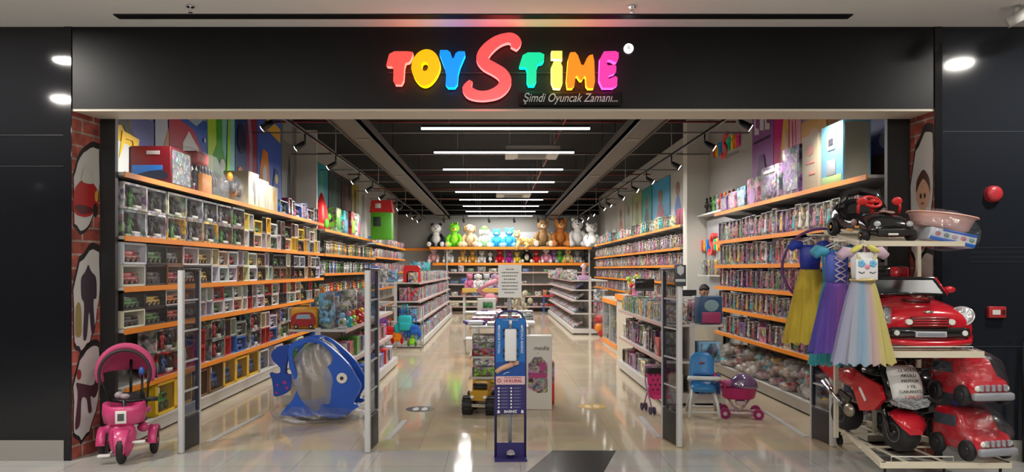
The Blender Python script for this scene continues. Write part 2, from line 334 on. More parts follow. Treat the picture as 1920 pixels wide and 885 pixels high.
mural(-1,1.35,.72,'torn-hole wall print of dark standing robots, middle of the brick panel by the tricycle',[
 ('robot_body',(.05,.035,.05),[(.35,-.5),(.42,-.05),(.3,.0),(.28,.25),(.45,.32),(.55,.42),(.65,.32),(.85,.26),(.86,-.02),(.72,.0),(.8,-.42),(.66,-.45),(.58,-.1),(.5,-.5)]),('small_robot',(.3,.24,.08),[(.08,-.45),(.1,-.1),(.2,-.02),(.3,-.1),(.32,-.45)])])
mural(-1,.55,.66,'torn-hole wall print of a dark leaping figure, lowest on the brick panel above the floor',[
 ('leaping_figure',(.09,.03,.045),[(.06,-.48),(.2,.0),(.1,.15),(.3,.12),(.75,.05),(.85,.2),(.95,.02),(.8,-.12),(.6,-.05),(.7,-.28),(.55,-.3),(.5,-.08),(.3,-.05),(.28,-.42)]),('figure_head',(.3,.03,.03),circ(.22,.24,.08,.07))])
mural(1,2.23,.92,'torn-hole wall print of a cartoon child in yellow, high on the rack-side brick panel',[
 ('child_head',(.62,.36,.25),circ(.42,.02,.3,.15)),('child_hair',(.09,.035,.02),[(.12,.0),(.16,.16),(.42,.26),(.7,.15),(.72,.02),(.6,.1),(.42,.17),(.22,.1)]),('child_clothes',(.75,.35,.03),[(.3,-.34),(.26,-.12),(.58,-.12),(.6,-.34)]),('eye_print',(.03,.02,.02),circ(.34,.0,.035,.025)),('eye_print',(.03,.02,.02),circ(.5,.0,.035,.025)),('mouth_print',(.4,.08,.08),circ(.42,-.07,.05,.012)),('child_legs',(.45,.02,.03),[(.34,-.5),(.32,-.32),(.54,-.32),(.52,-.5)])])
mural(1,1.35,.66,'torn-hole wall print of a long-haired woman, brick panel above the red ride-on car',[
 ('portrait_hair',(.07,.028,.015),[(.2,-.45),(.25,.1),(.45,.25),(.65,.1),(.72,-.45)]),('portrait_face',(.55,.3,.2),circ(.45,-.02,.12,.15))])
# ------------------------------------------------------------------ ceiling equipment
for k,(x,lb) in enumerate(((-2.0,'long grey ceiling beam over the vehicle side of the shop'),(2.02,'long grey ceiling beam over the doll side of the shop'))):
    g=G().box(x-.17,x+.17,6.75,28.9,3.53,3.6).box(x-.17,x-.155,6.75,28.9,3.5,3.72).box(x+.155,x+.17,6.75,28.9,3.5,3.72)
    t=thing('cable_tray',lb,'cable tray'); g.build('tray',BEAMM,t)
    for y in (9.5,13.5,18,23): G().box(x-.12,x-.11,y,y+.03,3.6,ZC).build('hanger_rod',BLACK,t); G().box(x+.11,x+.12,y,y+.03,3.6,ZC).build('hanger_rod',BLACK,t)
    for y in (11,15.3): G().box(x-.1,x+.1,y,y+.22,3.525,3.53).build('cover_plate',BLACK,t)
EM_S=mat('strip_diffuser',(1,.98,1),.5,emit=E_STRIP)
for k in range(9):
    y=10.65+2.18*k; t=thing('pendant_strip_light','white linear strip light, %s of the row from the entrance'%nth(k+1),'ceiling light',(.12,y,3.6),group='strip lights over the central aisle')
    G().box(-1.2,1.2,-.035,.035,.018,.05).build('housing',BLACK,t); G().box(-1.2,1.2,-.03,.03,-.004,.018).build('diffuser',EM_S,t)
    for x in (-.8,.8): G().cyl((x,0,.05),(x,0,ZC-3.602),.004,n=5).build('suspension_wire',GREYM,t)
    lamp('AREA','strip_lamp',(0,0,-.02),P_STRIP,t,shape='RECTANGLE',size=2.4,size_y=.1,col=(1,.96,.92))
for k in range(9):
    y=11.7+2.18*k; o=G().cyl((-4,y,3.74),(4,y,3.74),.012,n=6).build('conduit_pipe',mat('conduit_grey',(.25,.24,.23),.5)); tag(o,'thin grey ceiling conduit across the aisle, %s from the entrance'%nth(k+1),'pipe',group='grey conduits')
RP=mat('sprinkler_red',(.25,.035,.03),.5)
for k in range(5):
    y=11.9+3.3*k; o=G().cyl((-3.7,y,3.95),(3.8,y,3.95),.016,n=6).build('sprinkler_pipe',RP); tag(o,'dark red sprinkler pipe across the black ceiling, %s from the entrance'%nth(k+1),'pipe',group='cross sprinkler pipes')
o=G().cyl((1.06,7,3.9),(1.0,28,3.9),.02,n=8).build('sprinkler_main',RP); tag(o,'dark red sprinkler main running lengthwise between strips and beam','pipe')
ACM=mat('ac_white',(.5,.5,.46),.5)
for k,(x,y) in enumerate(((.62,13.3),(.45,20.6))):
    t=thing('ceiling_air_conditioner',['square white ceiling cassette air conditioner by the second strip light','smaller-looking ceiling cassette air conditioner deep in the shop'][k],'air conditioner',(x,y,3.62))
    G().rb((0,0,.06),(.95,.95,.12),.02).build('casing',ACM,t)
    for s in (-1,1): G().cyl((s*.4,0,.12),(s*.4,0,.778),.006,n=5).build('hanger_rod',GREYM,t)
    G().box(-.25,.25,-.25,.25,-.008,.002).build('intake_grille',mat('ac_grille',(.12,.12,.12),.6),t)
    for s in (-1,1): G().box(-.3,.3,s*.38-.03,s*.38+.03,-.006,.002).build('air_flap',BLACK,t)
EM_P=mat('spot_face',(1,.98,.94),.5,emit=E_SPOT)
def spot_proto():
    t=thing('track_spotlight','','spotlight'); G().cyl((0,0,0),(0,0,-.12),.012,n=8).build('stem',BLACK,t)
    h=G().cyl((0,0,-.12),(.13,-.02,-.2),.035,.05,n=14).build('lamp_head',BLACK,t)
    G().cyl((.1295,-.0198,-.1998),(.1335,-.0206,-.2024),.042,n=14).build('lens',EM_P,h); return t
sp0=spot_proto(); first=[True]
def spot(x,y,z,yaw,label,grp,E=None,aim=None):
    if first[0]: first[0]=False; o=sp0; o.location=(x,y,z); o.rotation_euler=(0,0,yaw); tag(o,label,'spotlight',grp)
    else: o=dup(sp0,(x,y,z),yaw,label,grp)
    E=P_SPOT if E is None else E
    d=Vector(aim)-Vector((x,y,z-.25)) if aim else Vector((math.cos(yaw)*.6,math.sin(yaw)*.6,-1))
    hx=Vector((math.cos(yaw),math.sin(yaw),0))
    l=lamp('SPOT','spot_lamp',Vector((x,y,z-.24))+hx*.16,E,None,(d).to_track_quat('-Z','Y').to_euler(),spot_size=R(105),spot_blend=.7,shadow_soft_size=.05,col=(1,.95,.88))
    return o
for s,x,nm in ((-1,-2.70,'vehicle side'),(1,2.92,'doll side')):
    o=G().box(x-.018,x+.018,7.2,28,3.50,3.53).build('light_track',BLACK); tag(o,'black lighting track on the %s of the shop ceiling'%nm,'lighting track')
    for y in (8.5,12.5,17,22,27): G().cyl((x,y,3.53),(x,y,ZC),.006,n=5).build('suspension_rod',GREYM,o)
    ys=(7.5,9.0,10.5,12.5,14.6,16.2,18,20,21.2,23.5,25,26.6)
    for k,y in enumerate(ys):
        spot(x,y,3.50,PI if s<0 else 0,'black track spotlight on the %s, %s from the entrance'%(nm,nth(k+1)),'spotlights on the %s track'%nm,aim=(s*3.6,y+.4,1.5))
o=G().box(-2.2,3.3,26.48,26.52,3.50,3.53).build('light_track',BLACK); tag(o,'short black lighting track crossing in front of the plush shelf','lighting track')
for x in (-2,-.6,1,2.3): G().cyl((x,26.5,3.53),(x,26.5,ZC),.006,n=5).build('suspension_rod',GREYM,o)
for k,x in enumerate((-1.9,-1.2,-.3,.6,1.45,2.2,2.9)):
    spot(x,26.5,3.50,PI/2,'black spotlight aimed at the plush shelf, %s along the cross track'%nth(k+1),'spotlights over the plush shelf',aim=(x,28.3,2.3),E=20)
# mall downlights (earlier ones mirrored in the cladding, later ones added unseen for light)
EM_D=mat('downlight_face',(1,.97,.92),.5,emit=11)
mall=[(-4.16,5.3),(-5.14,3.67),(4.52,5.2),(-11.1,-5.6),(-16.3,-12.2),(-16.5,-15.1),(0,2.6),(2.6,2.6),(-2.6,2.6),(.8,.4),(-3.8,.4),(3.8,.4),(-5,-3),(0,-3),(5,-3),(-9,-9),(0,-9),(9,-9)]
for k,(x,y) in enumerate(mall):
    t=thing('mall_downlight',('round recessed downlight mirrored in the glossy black wall by the brick panel','round recessed downlight mirrored below the first in the black wall','round recessed downlight mirrored in the slate wall beside the fascia','small far downlight mirrored in the black wall at mid height')[min(k,3)] if k<4 else 'round mall ceiling downlight out of view, most of the set added for light','ceiling light',(x,y,3.63),group=None if k<4 else 'mall ceiling downlights')
    G().torus((0,0,-.004),(0,0,1),.1,.012,20,6).build('trim_ring',WHITE,t); G().cyl((0,0,-.004),(0,0,-.002),.09,n=20).build('lens',EM_D,t)
    if y>-4: lamp('AREA','downlight_lamp',(0,0,-.02),P_MALL,t,shape='DISK',size=.2,col=(1,.95,.88))
t=thing('ceiling_projector','white track spotlight hanging under the mall ceiling beside the slate wall','spotlight',(4.0,5.75,3.63))
G().cyl((0,0,0),(0,0,-.06),.02,n=10).build('mount',WHITE,t); G().cyl((-.06,.02,-.13),(.06,-.04,-.06),.04,n=14).build('lamp_head',WHITE,t)
t=thing('ceiling_projector','white track spotlight at the frame edge beside the slate wall','spotlight',(4.36,5.75,3.63))
G().cyl((0,0,0),(0,0,-.05),.02,n=10).build('mount',WHITE,t); G().cyl((-.05,.02,-.11),(.06,-.04,-.05),.04,n=14).build('lamp_head',WHITE,t)
for k,(px,py) in enumerate(((1185,21),(357,18))):
    p=P(px,py,5.75); t=thing('ceiling_sprinkler',['small chrome sprinkler below the mall ceiling above the round sign badge','small chrome sprinkler below the mall ceiling above the blank end of the fascia'][k],'sprinkler',(p.x,5.75,3.63))
    G().cyl((0,0,0),(0,0,-.012),.03,n=14).build('escutcheon',CHROME,t); G().cyl((0,0,-.01),(0,0,-.05),.008,n=8).cyl((0,0,-.05),(0,0,-.053),.018,n=10).build('nozzle',CHROME,t)
# ------------------------------------------------------------------ shop sign
LET=[('letter',(1,.09,.07),[(212,402),(235,318),(375,318),(378,340),(358,385),(326,392),(318,525),(255,525),(258,412),(215,412)]),
 ('letter',(1,.5,0),None),
 ('letter',(0,.3,1),[(532,310),(605,310),(626,372),(648,318),(712,318),(660,440),(652,543),(580,543),(585,450)]),
 ('letter',(1,.09,.09),'S'),
 ('letter',(0,.75,.35),[(1038,408),(1065,325),(1195,325),(1190,388),(1146,400),(1143,532),(1085,532),(1088,418),(1040,418)]),
 ('letter',(1,.85,.16),[(1238,380),(1307,380),(1307,550),(1238,545)]),
 ('letter_dot',(1,.85,.16),[(1238,315),(1305,315),(1305,370),(1238,363)]),
 ('letter',(1,.27,.01),[(1345,325),(1395,322),(1430,420),(1465,345),(1502,335),(1510,548),(1455,548),(1450,462),(1422,508),(1390,460),(1378,548),(1327,548)]),
 ('letter',(1,.04,.38),[(1540,320),(1655,315),(1655,365),(1640,390),(1600,370),(1583,374),(1583,408),(1640,398),(1640,452),(1590,470),(1590,492),(1648,466),(1645,545),(1533,545)])]
SP=[((1003,298),20),((1018,262),34),((992,236),32),((955,235),30),((905,252),33),((858,285),36),((822,325),38),((808,365),36),((835,400),37),((885,428),37),((930,458),38),((952,498),38),((938,540),36),((900,572),35),((845,590),30),((785,592),30),((735,575),34),((715,545),30),((738,500),10)]
def cr(P0,P1,P2,P3,t): return .5*((2*P1)+(-P0+P2)*t+(2*P0-5*P1+4*P2-P3)*t*t+(-P0+3*P1-3*P2+P3)*t**3)
def letters(root,k,depth,emit,suffix,oy=0):
    """k = metres per sketch unit, centred on (932,432)"""
    cv=lambda p:((p[0]-932)*k,-(p[1]-432)*k)
    for nm,col,poly in LET:
        m=mat('sign_%s_%.2f_%.2f_%.2f'%(suffix,*col),col,.3,emit=emit)
        if emit: m.node_tree.nodes['Principled BSDF'].inputs['Base Color'].default_value=(*[q*.25 for q in col],1)
        g=G()
        if poly is None:
            n=36; out=[];inn=[]
            for i in range(n):
                a=2*PI*i/n; s=math.sin(a); out.append(cv((457+(90-18*max(0,-s))*math.cos(a)+ (6*s),420-115*s))); inn.append(cv((452+20*math.cos(a),413-27*s)))
            V=[(x,oy,z) for x,z in out]+[(x,oy,z) for x,z in inn]+[(x,oy+depth,z) for x,z in out]+[(x,oy+depth,z) for x,z in inn]
            F2=[];Fc=[]
            for i in range(n):
                j=(i+1)%n; Fc+=[(i,j,n+j,n+i),(2*n+i,3*n+i,3*n+j,2*n+j)]; F2+=[(i,2*n+i,2*n+j,j),(n+i,n+j,3*n+j,3*n+i)]
            g.add(V,Fc); g.f+=F2; g.m+=[1]*len(F2); g.s+=[False]*len(F2)
        elif poly=='S':
            pts=[]; 
            for i in range(len(SP)-1):
                a=[SP[max(0,i-1)],SP[i],SP[i+1],SP[min(len(SP)-1,i+2)]]
                for t_ in (0,.25,.5,.75): pts.append((cr(a[0][0][0],a[1][0][0],a[2][0][0],a[3][0][0],t_),cr(a[0][0][1],a[1][0][1],a[2][0][1],a[3][0][1],t_),a[1][1]*(1-t_)+a[2][1]*t_))
            pts.append((*SP[-1][0],SP[-1][1])); Lp=[];Rp=[]
            for i,(x,y,w_) in enumerate(pts):
                a=pts[max(0,i-1)]; b=pts[min(len(pts)-1,i+1)]; d=Vector((b[0]-a[0],b[1]-a[1])).normalized()
                Lp.append(cv((x-d.y*w_,y+d.x*w_))); Rp.append(cv((x+d.y*w_,y-d.x*w_)))
            n=len(pts); V=[(x,oy,z) for x,z in Lp+Rp]+[(x,oy+depth,z) for x,z in Lp+Rp]; Fc=[];F2=[]
            for i in range(n-1): Fc+=[(i,i+1,n+i+1,n+i),(2*n+i,3*n+i,3*n+i+1,2*n+i+1)]; F2+=[(i,2*n+i,2*n+i+1,i+1),(n+i,n+i+1,3*n+i+1,3*n+i)]
            F2+=[(0,n,3*n,2*n),(n-1,2*n-1,4*n-1,3*n-1)]
            g.add(V,Fc); g.f+=F2; g.m+=[1]*len(F2); g.s+=[False]*len(F2)
        else: g.prism(smooth([cv(p) for p in poly],1) if 'dot' not in nm else [cv(p) for p in poly],oy,oy+depth,0,None,False,1)
        g.build(nm,[m,mat('edge_%s_%.2f_%.2f_%.2f'%(suffix,*col),col,.3,emit=emit*E_EDGE) if emit else m],root)
KS=6.15/F/3.31
c=P(660+932/3.31,432/3.31,6.15)
t=thing('shop_sign','illuminated multicoloured shop name in bubbly letters with a giant red S on the black fascia','shop sign',(c.x,6.15,c.z))
letters(t,KS,.07,E_SIGN,'lit')
G().box((215-932)*KS,(1660-932)*KS,.085,.098,-.01,.0).build('mounting_rail',BLACK,t)
b=P(1181,87,6.18); t=thing('round_sign_badge','small round white glowing badge with the registered mark above the end of the sign','sign',(b.x,6.18,b.z))
G().cyl((0,.05,0),(0,.07,0),.04,n=28).build('badge',mat('badge_lit',(.9,.95,1),.4,emit=1.6),t); text('R',.05,mat('badge_ink',(.25,.28,.33),.5),t,(0,.047,0))
b=P(1070,184,6.2); t=thing('tagline_panel','rounded black plate with a grey italic slogan below the coloured letters','sign',(b.x,6.2,b.z))
G().rb((0,.02,0),(.86,.03,.115),.05).build('plate',mat('plate_black',(.009,.009,.01),.5,spec=.2),t)
text('Şimdi Oyuncak Zamanı...',.1,mat('tagline_grey',(.42,.42,.42),.5,emit=.25),t,(-.005,-.001,0),shear=.35,ext=.003,sx=.78)
# ------------------------------------------------------------------ shelving
PEGM=mat('peg_panel',(.50,.49,.46),.5,bump=.2,bscale=60)
PINKR=mat('price_rail',(.55,.38,.36),.4)
def wall_bay(label,xw,xf,y0,y1,levels,strip=ORANGE,base=.15,top=None,group=None,endpanel=True,rail=.045,segs=1):
    """wall shelving: xw back, xf shelf fronts"""
    s=1 if xf>xw else -1; ym=(y0+y1)/2; t=thing('display_shelving',label,'shelving',(xw,ym,0),0,group); L=(y1-y0)/2; d=abs(xf-xw); top=top or levels[-1]+.04
    X=lambda a,b:(min(s*a,s*b),max(s*a,s*b))
    G().box(*X(.005,.03),-L,L,.05,top).build('back_panel',PEGM,t)
    n=max(1,round((y1-y0)/1.0)); 
    for i in range(n+1):
        y=-L+.03+(2*L-.06)*i/n; G().box(*X(.03,.06),y-.02,y+.02,.0,top).build('upright',SHELFW,t)
    G().box(*X(.03,d),-L,L,.02,base-.02).box(*X(.03,d+.01),-L,L,base-.02,base).build('base_plinth',SHELFW,t)
    G().box(*X(.05,d-.03),-L+.02,L-.02,0,.02).build('toe_kick',BLACK,t)
    for z in levels:
        for q in range(segs):
            a=-L+2*L*q/segs; b=-L+2*L*(q+1)/segs
            h=G().box(*X(.06,d),a+.004,b-.004,z-.03,z).build('shelf',SHELFW,t)
            G().box(*X(d+.001,d+.014),a+.004,b-.004,z-rail,z+.004).build('price_rail',strip,h)
        for i in range(n+1):
            y=-L+.03+(2*L-.06)*i/n; g=G()
            g.add([(s*.06,y-.008,z-.03),(s*.06,y+.008,z-.03),(s*(d-.06),y+.008,z-.03),(s*(d-.06),y-.008,z-.03),(s*.06,y-.008,z-.14),(s*.06,y+.008,z-.14)],[(0,1,2,3),(0,4,5,1),(1,5,2),(0,3,4),(3,2,5,4)])
            g.build('bracket',GREYM,t)
    return t
def gondola(label,x0,x1,y0,y1,levels,base=.14,strip=PINKR,inset=.1,top=None,group=None,cx=None):
    cx=(x0+x1)/2 if cx is None else cx; ym=(y0+y1)/2; L=(y1-y0)/2; t=thing('gondola_shelving',label,'shelving',(cx,ym,0),0,group); top=top or levels[-1]
    G().box(-.012,.012,-L+.03,L-.03,.1,top).build('back_panel',PEGM,t)
    n=max(1,round((y1-y0)/1.3))
    for i in range(n+1):
        y=-L+.03+(2*L-.06)*i/n; G().box(-.03,.03,y-.025,y+.025,0,top+.02).build('upright',SHELFW,t)
    G().box(x0-cx,x1-cx,-L,L,.03,base).build('base_plinth',SHELFW,t); G().box(x0-cx+.04,x1-cx-.04,-L+.03,L-.03,0,.03).build('toe_kick',BLACK,t)
    for z in levels:
        k=G().box(x0-cx+inset,x1-cx-inset,-L,L,z-.025,z).build('shelf',SHELFW,t)
        G().box(x0-cx+inset-.012,x0-cx+inset-.001,-L,L,z-.04,z+.003).box(x1-cx-inset+.001,x1-cx-inset+.012,-L,L,z-.04,z+.003).build('price_rail',strip,k)
    return t
# ------------------------------------------------------------------ products: local x = width, front faces -y, depth goes to +y, z up from the base
def shell(g,w,h,d,f=.02,m=0,mi=None,wx0=0,wz0=0,wz1=0):
    """carton with an open window in its front: frame f, inner back and sides"""
    x0,x1=-w/2,w/2; g.box(x0,x1,d-.004,d,0,h,m); g.box(x0,x0+.006,0,d,0,h,m); g.box(x1-.006,x1,0,d,0,h,m); g.box(x0,x1,0,d,h-.006,h,m); g.box(x0,x1,0,d,0,.006,m)
    g.box(x0,x0+f+wx0,-.001,.003,0,h,m); g.box(x1-f,x1,-.001,.003,0,h,m); g.box(x0,x1,-.001,.003,0,f+wz0,m); g.box(x0,x1,-.001,.003,h-f-wz1,h,m)
    return g
def vehicle(g,w,h,d,m=0,k=0,z0=.01,y0=.03):
    """little toy lorry seen from its side, length along x"""
    L=w*.72; H=h*.62; y1=y0+d*.55; r=H*.24
    g.rb((0,(y0+y1)/2,z0+r+H*.18),(L,y1-y0,H*.34),.01,m)
    g.rb((L*.28,(y0+y1)/2,z0+r+H*.5),(L*.34,(y1-y0)*.9,H*.42),.012,m); g.box(L*.16,L*.42,y0-.001,y0+.01,z0+r+H*.42,z0+r+H*.62,2)
    if k: g.rb((-L*.2,(y0+y1)/2,z0+r+H*.5),(L*.5,(y1-y0)*.95,H*.34),.008,m)
    for x in (-.32,0 if k else .9,.3):
        if x<.5: g.cyl((L*x,y0-.012,z0+r),(L*x,y0+.03,z0+r),r,n=12,m=2); g.cyl((L*x,y0-.014,z0+r),(L*x,y0,z0+r),r*.45,n=8,m=m)
def figure(g,w,h,d,z0=.02,y=.05,m=0):
    H=h*.78; g.ell((0,y,z0+H*.88),(H*.08,H*.08,H*.1),m,8,6); g.ell((0,y,z0+H*.62),(H*.15,H*.09,H*.18),m,10,6); g.ell((0,y,z0+H*.44),(H*.11,H*.08,H*.1),m,8,5)
    for s in (-1,1):
        g.tube([(s*H*.14,y,z0+H*.74),(s*H*.25,y-.005,z0+H*.6),(s*H*.22,y-.02,z0+H*.42)],[H*.05,H*.045,H*.04],6,m); g.tube([(s*H*.07,y,z0+H*.44),(s*H*.12,y,z0+H*.2),(s*H*.13,y-.01,z0)],[H*.065,H*.05,H*.06],6,m)
def doll(g,w,h,d,z0=.02,y=.045):
    H=h*.84; g.ell((0,y,z0+H*.86),(H*.075,H*.07,H*.085),1,10,7); g.ell((0,y+.012,z0+H*.87),(H*.12,H*.07,H*.13),2,10,7)
    g.lathe([(H*.06,H*.76),(H*.07,H*.66),(H*.05,H*.56),(H*.13,H*.35),(H*.2,H*.12),(H*.19,H*.08)],(0,y,z0),12,0)
    for s in (-1,1): g.tube([(s*H*.07,y,z0+H*.74),(s*H*.14,y,z0+H*.6),(s*H*.13,y-.01,z0+H*.48)],H*.022,5,1); g.cyl((s*H*.05,y,z0+H*.12),(s*H*.05,y,z0),H*.025,n=6,m=1)
PR={}
def proto(key,name,cat,w,h,d,fn,parts=True):
    t=thing(name,'',cat,(0,-60-len(PR),0)); fn(t,w,h,d); PR[key]=(t,w,h,d); return t
def winbox(body,inner,toyfn,f=.018,print_=PRINT,**kw):
    def fn(t,w,h,d):
        shell(G(),w,h,d,f,0,**kw).build('carton',body,t)
        bd=d if toyfn is not doll else .04; G().box(-w/2+.008,w/2-.008,bd-.012,bd-.005,.008,h-.008).build('backing_card',inner,t)
        g=G(); toyfn(g,w,h,d)
        if toyfn is doll: g.v=[(x,.018+(y-.045)*.3,z) for x,y,z in g.v]
        g.build('toy',[TOY,SKIN,HAIR] if toyfn is doll else [TOY,WHITEC,BLACK],t)
        G().box(-w/2+f,w/2-f,-.0005,.0005,f,h-f).build('window_film',FILM,t)
    return fn
def opaque(body,print_):
    def fn(t,w,h,d):
        G().rb((0,d/2,h/2),(w,d,h),.003,0).build('carton',body,t)
        G().box(-w*.44,w*.44,-.002,.0,h*.06,h*.94).build('front_picture',print_,t)
    return fn
def blister(t,w,h,d):
    G().box(-w/2,w/2,d-.004,d,0,h).box(-w*.1,w*.1,d-.003,d+.0,h,h+.02).build('backing_card',PRINTF,t)
    g=G(); figure(g,w,h*.8,d,.015,d*.5,0); g.build('toy',[TOY,WHITEC,BLACK],t)
    G().rb((0,d/2,h*.42),(w*.82,d*.9,h*.74),.02).build('bubble',FILM,t)
proto('truck','toy_truck_box','boxed toy',.42,.19,.24,winbox(CARTON,BROWNC,lambda g,w,h,d:vehicle(g,w,h,d,0,1)))
proto('car','toy_car_box','boxed toy',.35,.17,.2,winbox(CARTON,PRINTF,lambda g,w,h,d:vehicle(g,w,h,d,0,0)))
proto('figure','action_figure_box','boxed toy',.2,.2,.13,winbox(CARTON,PRINTF,figure,.014))
proto('robot','toy_robot_box','boxed toy',.47,.23,.18,winbox(PRINT,BLACKC,lambda g,w,h,d:[figure(g,w,h,d),g.ell((-.15,.06,.08),(.05,.04,.07),0,10,6),g.ell((.15,.06,.09),(.06,.04,.08),2,10,6),g.rb((.12,.05,.03),(.12,.05,.04),.01,1)],.02))
proto('blister','blister_pack','boxed toy',.17,.21,.09,blister)
proto('doll','doll_box','boxed doll',.18,.29,.12,winbox(PRINTF,PRINTF,doll,.012))
proto('playset','playset_box','boxed toy',.46,.34,.26,winbox(CARTON,PRINTF,lambda g,w,h,d:[vehicle(g,w,h*.9,d,0,1,.03,.05),g.rb((-w*.3,.04,h*.75),(w*.3,.03,h*.22),.01,1)],.03,wx0=.03))
proto('art','game_box','boxed toy',.26,.2,.2,opaque(CARTON,PRINT))
def far_(w,h,d,kind):
    g=G(); shell(g,w,h,d,.014,0)
    g.box(-w/2+.01,w/2-.01,d*.28,d*.33,.01,h-.01,1); d=d*.5
    if kind=='doll': g.ell((0,d*.3,h*.75),(w*.16,.02,h*.09),3,6,5); g.lathe([(w*.12,h*.66),(w*.1,h*.5),(w*.3,h*.1)],(0,d*.3,0),6,2)
    else: g.ell((0,d*.3,h*.72),(w*.14,.03,h*.1),2,6,4); g.ell((0,d*.3,h*.45),(w*.26,.03,h*.2),2,6,4); g.box(-w*.2,-w*.05,d*.2,d*.35,.01,h*.3,2).box(w*.05,w*.2,d*.2,d*.35,.01,h*.3,2)
    return g
def farproto(key,name,cat,w,h,d,kind):
    o=far_(w,h,d,kind).build(name,[PRINTF,PRINTF,TOY,SKIN]); tag(o,'',cat); o.location=(0,-60-len(PR),0); PR[key]=(o,w,h,d)
farproto('ffig','small_figure_box','boxed toy',.15,.25,.12,'fig'); farproto('fdoll','small_doll_box','boxed doll',.15,.26,.12,'doll')
o=G().rb((0,.12,.125),(.05,.24,.25),.002).build('slim_game_box',PRINTF); tag(o,'','boxed game'); o.location=(0,-75,0); PR['slim']=(o,.055,.25,.24)
o=G().rb((0,.1,.12),(.16,.2,.24),.002).build('toy_carton',PRINTF); tag(o,'','boxed toy'); o.location=(0,-76,0); PR['carton']=(o,.165,.24,.2)
ZW={}
def put(key,p,rz,cname,tcol,label,group,scale=None):
    t,w,h,d=PR[key]; c=CN[cname]; cc=tuple(min(1,max(0,q*rng.uniform(.85,1.15))) for q in c)
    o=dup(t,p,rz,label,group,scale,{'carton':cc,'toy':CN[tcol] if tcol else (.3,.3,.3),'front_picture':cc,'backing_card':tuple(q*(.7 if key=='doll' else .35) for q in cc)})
    o.color=(*cc,1)
    if key=='carton': o.name='toy_carton_gondola' if 'gondola' in label else 'toy_carton_back_wall' if 'back wall' in label else 'toy_carton'  # all the same toy carton, named only by where it stands
    return o
def row(xf,side,y0,y1,z,keys,cols,tcols,noun,where,group,rows=1,gap=.006,hmax=None,push=.02,rev=False,stretch=True,skip=0):
    """boxes along y on a shelf whose front is xf; side +1: fronts look towards +x"""
    y=y0; k=0; rz=PI/2 if side>0 else -PI/2
    while True:
        key=keys[k%len(keys)] if not callable(keys) else keys(y,k); t,w,h,d=PR[key]
        sx=rng.uniform(.92,1.06) if stretch else 1
        if y+w*sx>y1: break
        nr=rows
        sz=1.0
        if hmax: sz=min(1.12,(hmax-.015)/(h*nr))
        if rng.random()>skip:
            for r_ in range(nr):
                cn=cols[rng.randrange(len(cols))]; tn=tcols[rng.randrange(len(tcols))]
                sq=sz*(rng.uniform(.82,1) if nr==1 else 1)
                lab='%s %s%s, %s%s, %s from entrance'%(cn,noun.get(key,'boxed toy'),'' if key in('carton','slim','art') else ' with %s contents'%tn,('lower row, ','upper row, ')[r_] if nr>1 else '',where,nth(k+1))
                put(key,(xf-side*(push+rng.uniform(0,.015)),y+w*sx/2,z+.002+(h*sz+.002)*r_),rz,cn,tn,lab,group,(sx,1,sq))
        y+=w*sx+gap; k+=1
def rowx(yf,x0,x1,z,keys,cols,tcols,noun,where,group,hmax=None,rows=1,gap=.006):
    """boxes along x, fronts looking to the entrance"""
    x=x0;k=0
    while True:
        key=keys[k%len(keys)]; t,w,h,d=PR[key]; sx=rng.uniform(.92,1.06)
        if x+w*sx>x1: break
        sz=1.0 if not hmax else min(1.12,(hmax-.015)/(h*rows))
        for r_ in range(rows):
            cn=rng.choice(cols); tn=rng.choice(tcols)
            put(key,(x+w*sx/2,yf+.02,z+.002+(h*sz+.002)*r_),0,cn,tn,'%s %s%s, %s%s, %s along'%(cn,noun.get(key,'boxed toy'),'' if key in('carton','slim','art') else ' with %s contents'%tn,('lower row, ','upper row, ')[r_] if rows>1 else '',where,nth(k+1)),group,(sx,1,sz))
        x+=w*sx+gap;k+=1
NN={'truck':'boxed truck','car':'boxed car','figure':'figure box','robot':'robot box','blister':'blister pack','doll':'doll box','playset':'playset box','art':'game box','ffig':'slim figure box','fdoll':'slim doll box','slim':'slim game','carton':'small carton'}
# ---- vehicle wall (by the tricycle)
LV=[.53,1.06,1.44,1.90,2.47]
wall_bay('long white wall shelving with orange rails full of boxed vehicles, behind the tricycle',XL,-3.33,6.66,14.3,LV,top=2.5,segs=4)
A='vehicle-wall '
row(-3.33,1,6.70,14.2,1.902,lambda y,k:'robot' if y<9.6 else ('car' if k%3==0 else 'figure'),['silver','cream','yellow','white','grey','black','white','brown'],['green','yellow','grey','red','black'],NN,A+'shelf below the top','boxes on the second-highest vehicle-wall shelf',2,hmax=.5)
row(-3.33,1,6.70,14.2,1.442,lambda y,k:'truck' if y<8.6 else ('car' if (k//2)%2 else 'figure'),['black','black','white','silver','brown','cream','white'],['yellow','red','white','grey','black','green'],NN,A+'chest-high shelf','boxes on the chest-high vehicle-wall shelf',2,hmax=.415)
row(-3.33,1,6.70,14.2,1.062,lambda y,k:'truck' if y<8.4 else ('figure' if (k//3)%2 else 'car'),['black','black','white','silver','cream','white','red'],['yellow','red','white','green','black','orange'],NN,A+'waist-high shelf','boxes on the waist-high vehicle-wall shelf',2,hmax=.34)
row(-3.33,1,7.35,14.2,.532,lambda y,k:['robot','figure','figure','car','blister'][k%5],['black','grey','white','brown','cream','silver','blue','red'],['green','red','blue','grey','white'],NN,A+'knee-high shelf','boxes on the knee-high vehicle-wall shelf',2,hmax=.48)
row(-3.33,1,7.3,11.2,.152,['playset'],['yellow','yellow','white','cream','yellow','brown'],['blue','green'],NN,A+'floor-level base','large cartons on the vehicle-wall base',1,hmax=.36,push=.01)
row(-3.33,1,11.25,14.2,.152,['playset','art','robot'],['white','blue','cream','black'],['blue','green'],NN,A+'floor-level base, far half','cartons on the far half of the base',1,hmax=.35,push=.01)
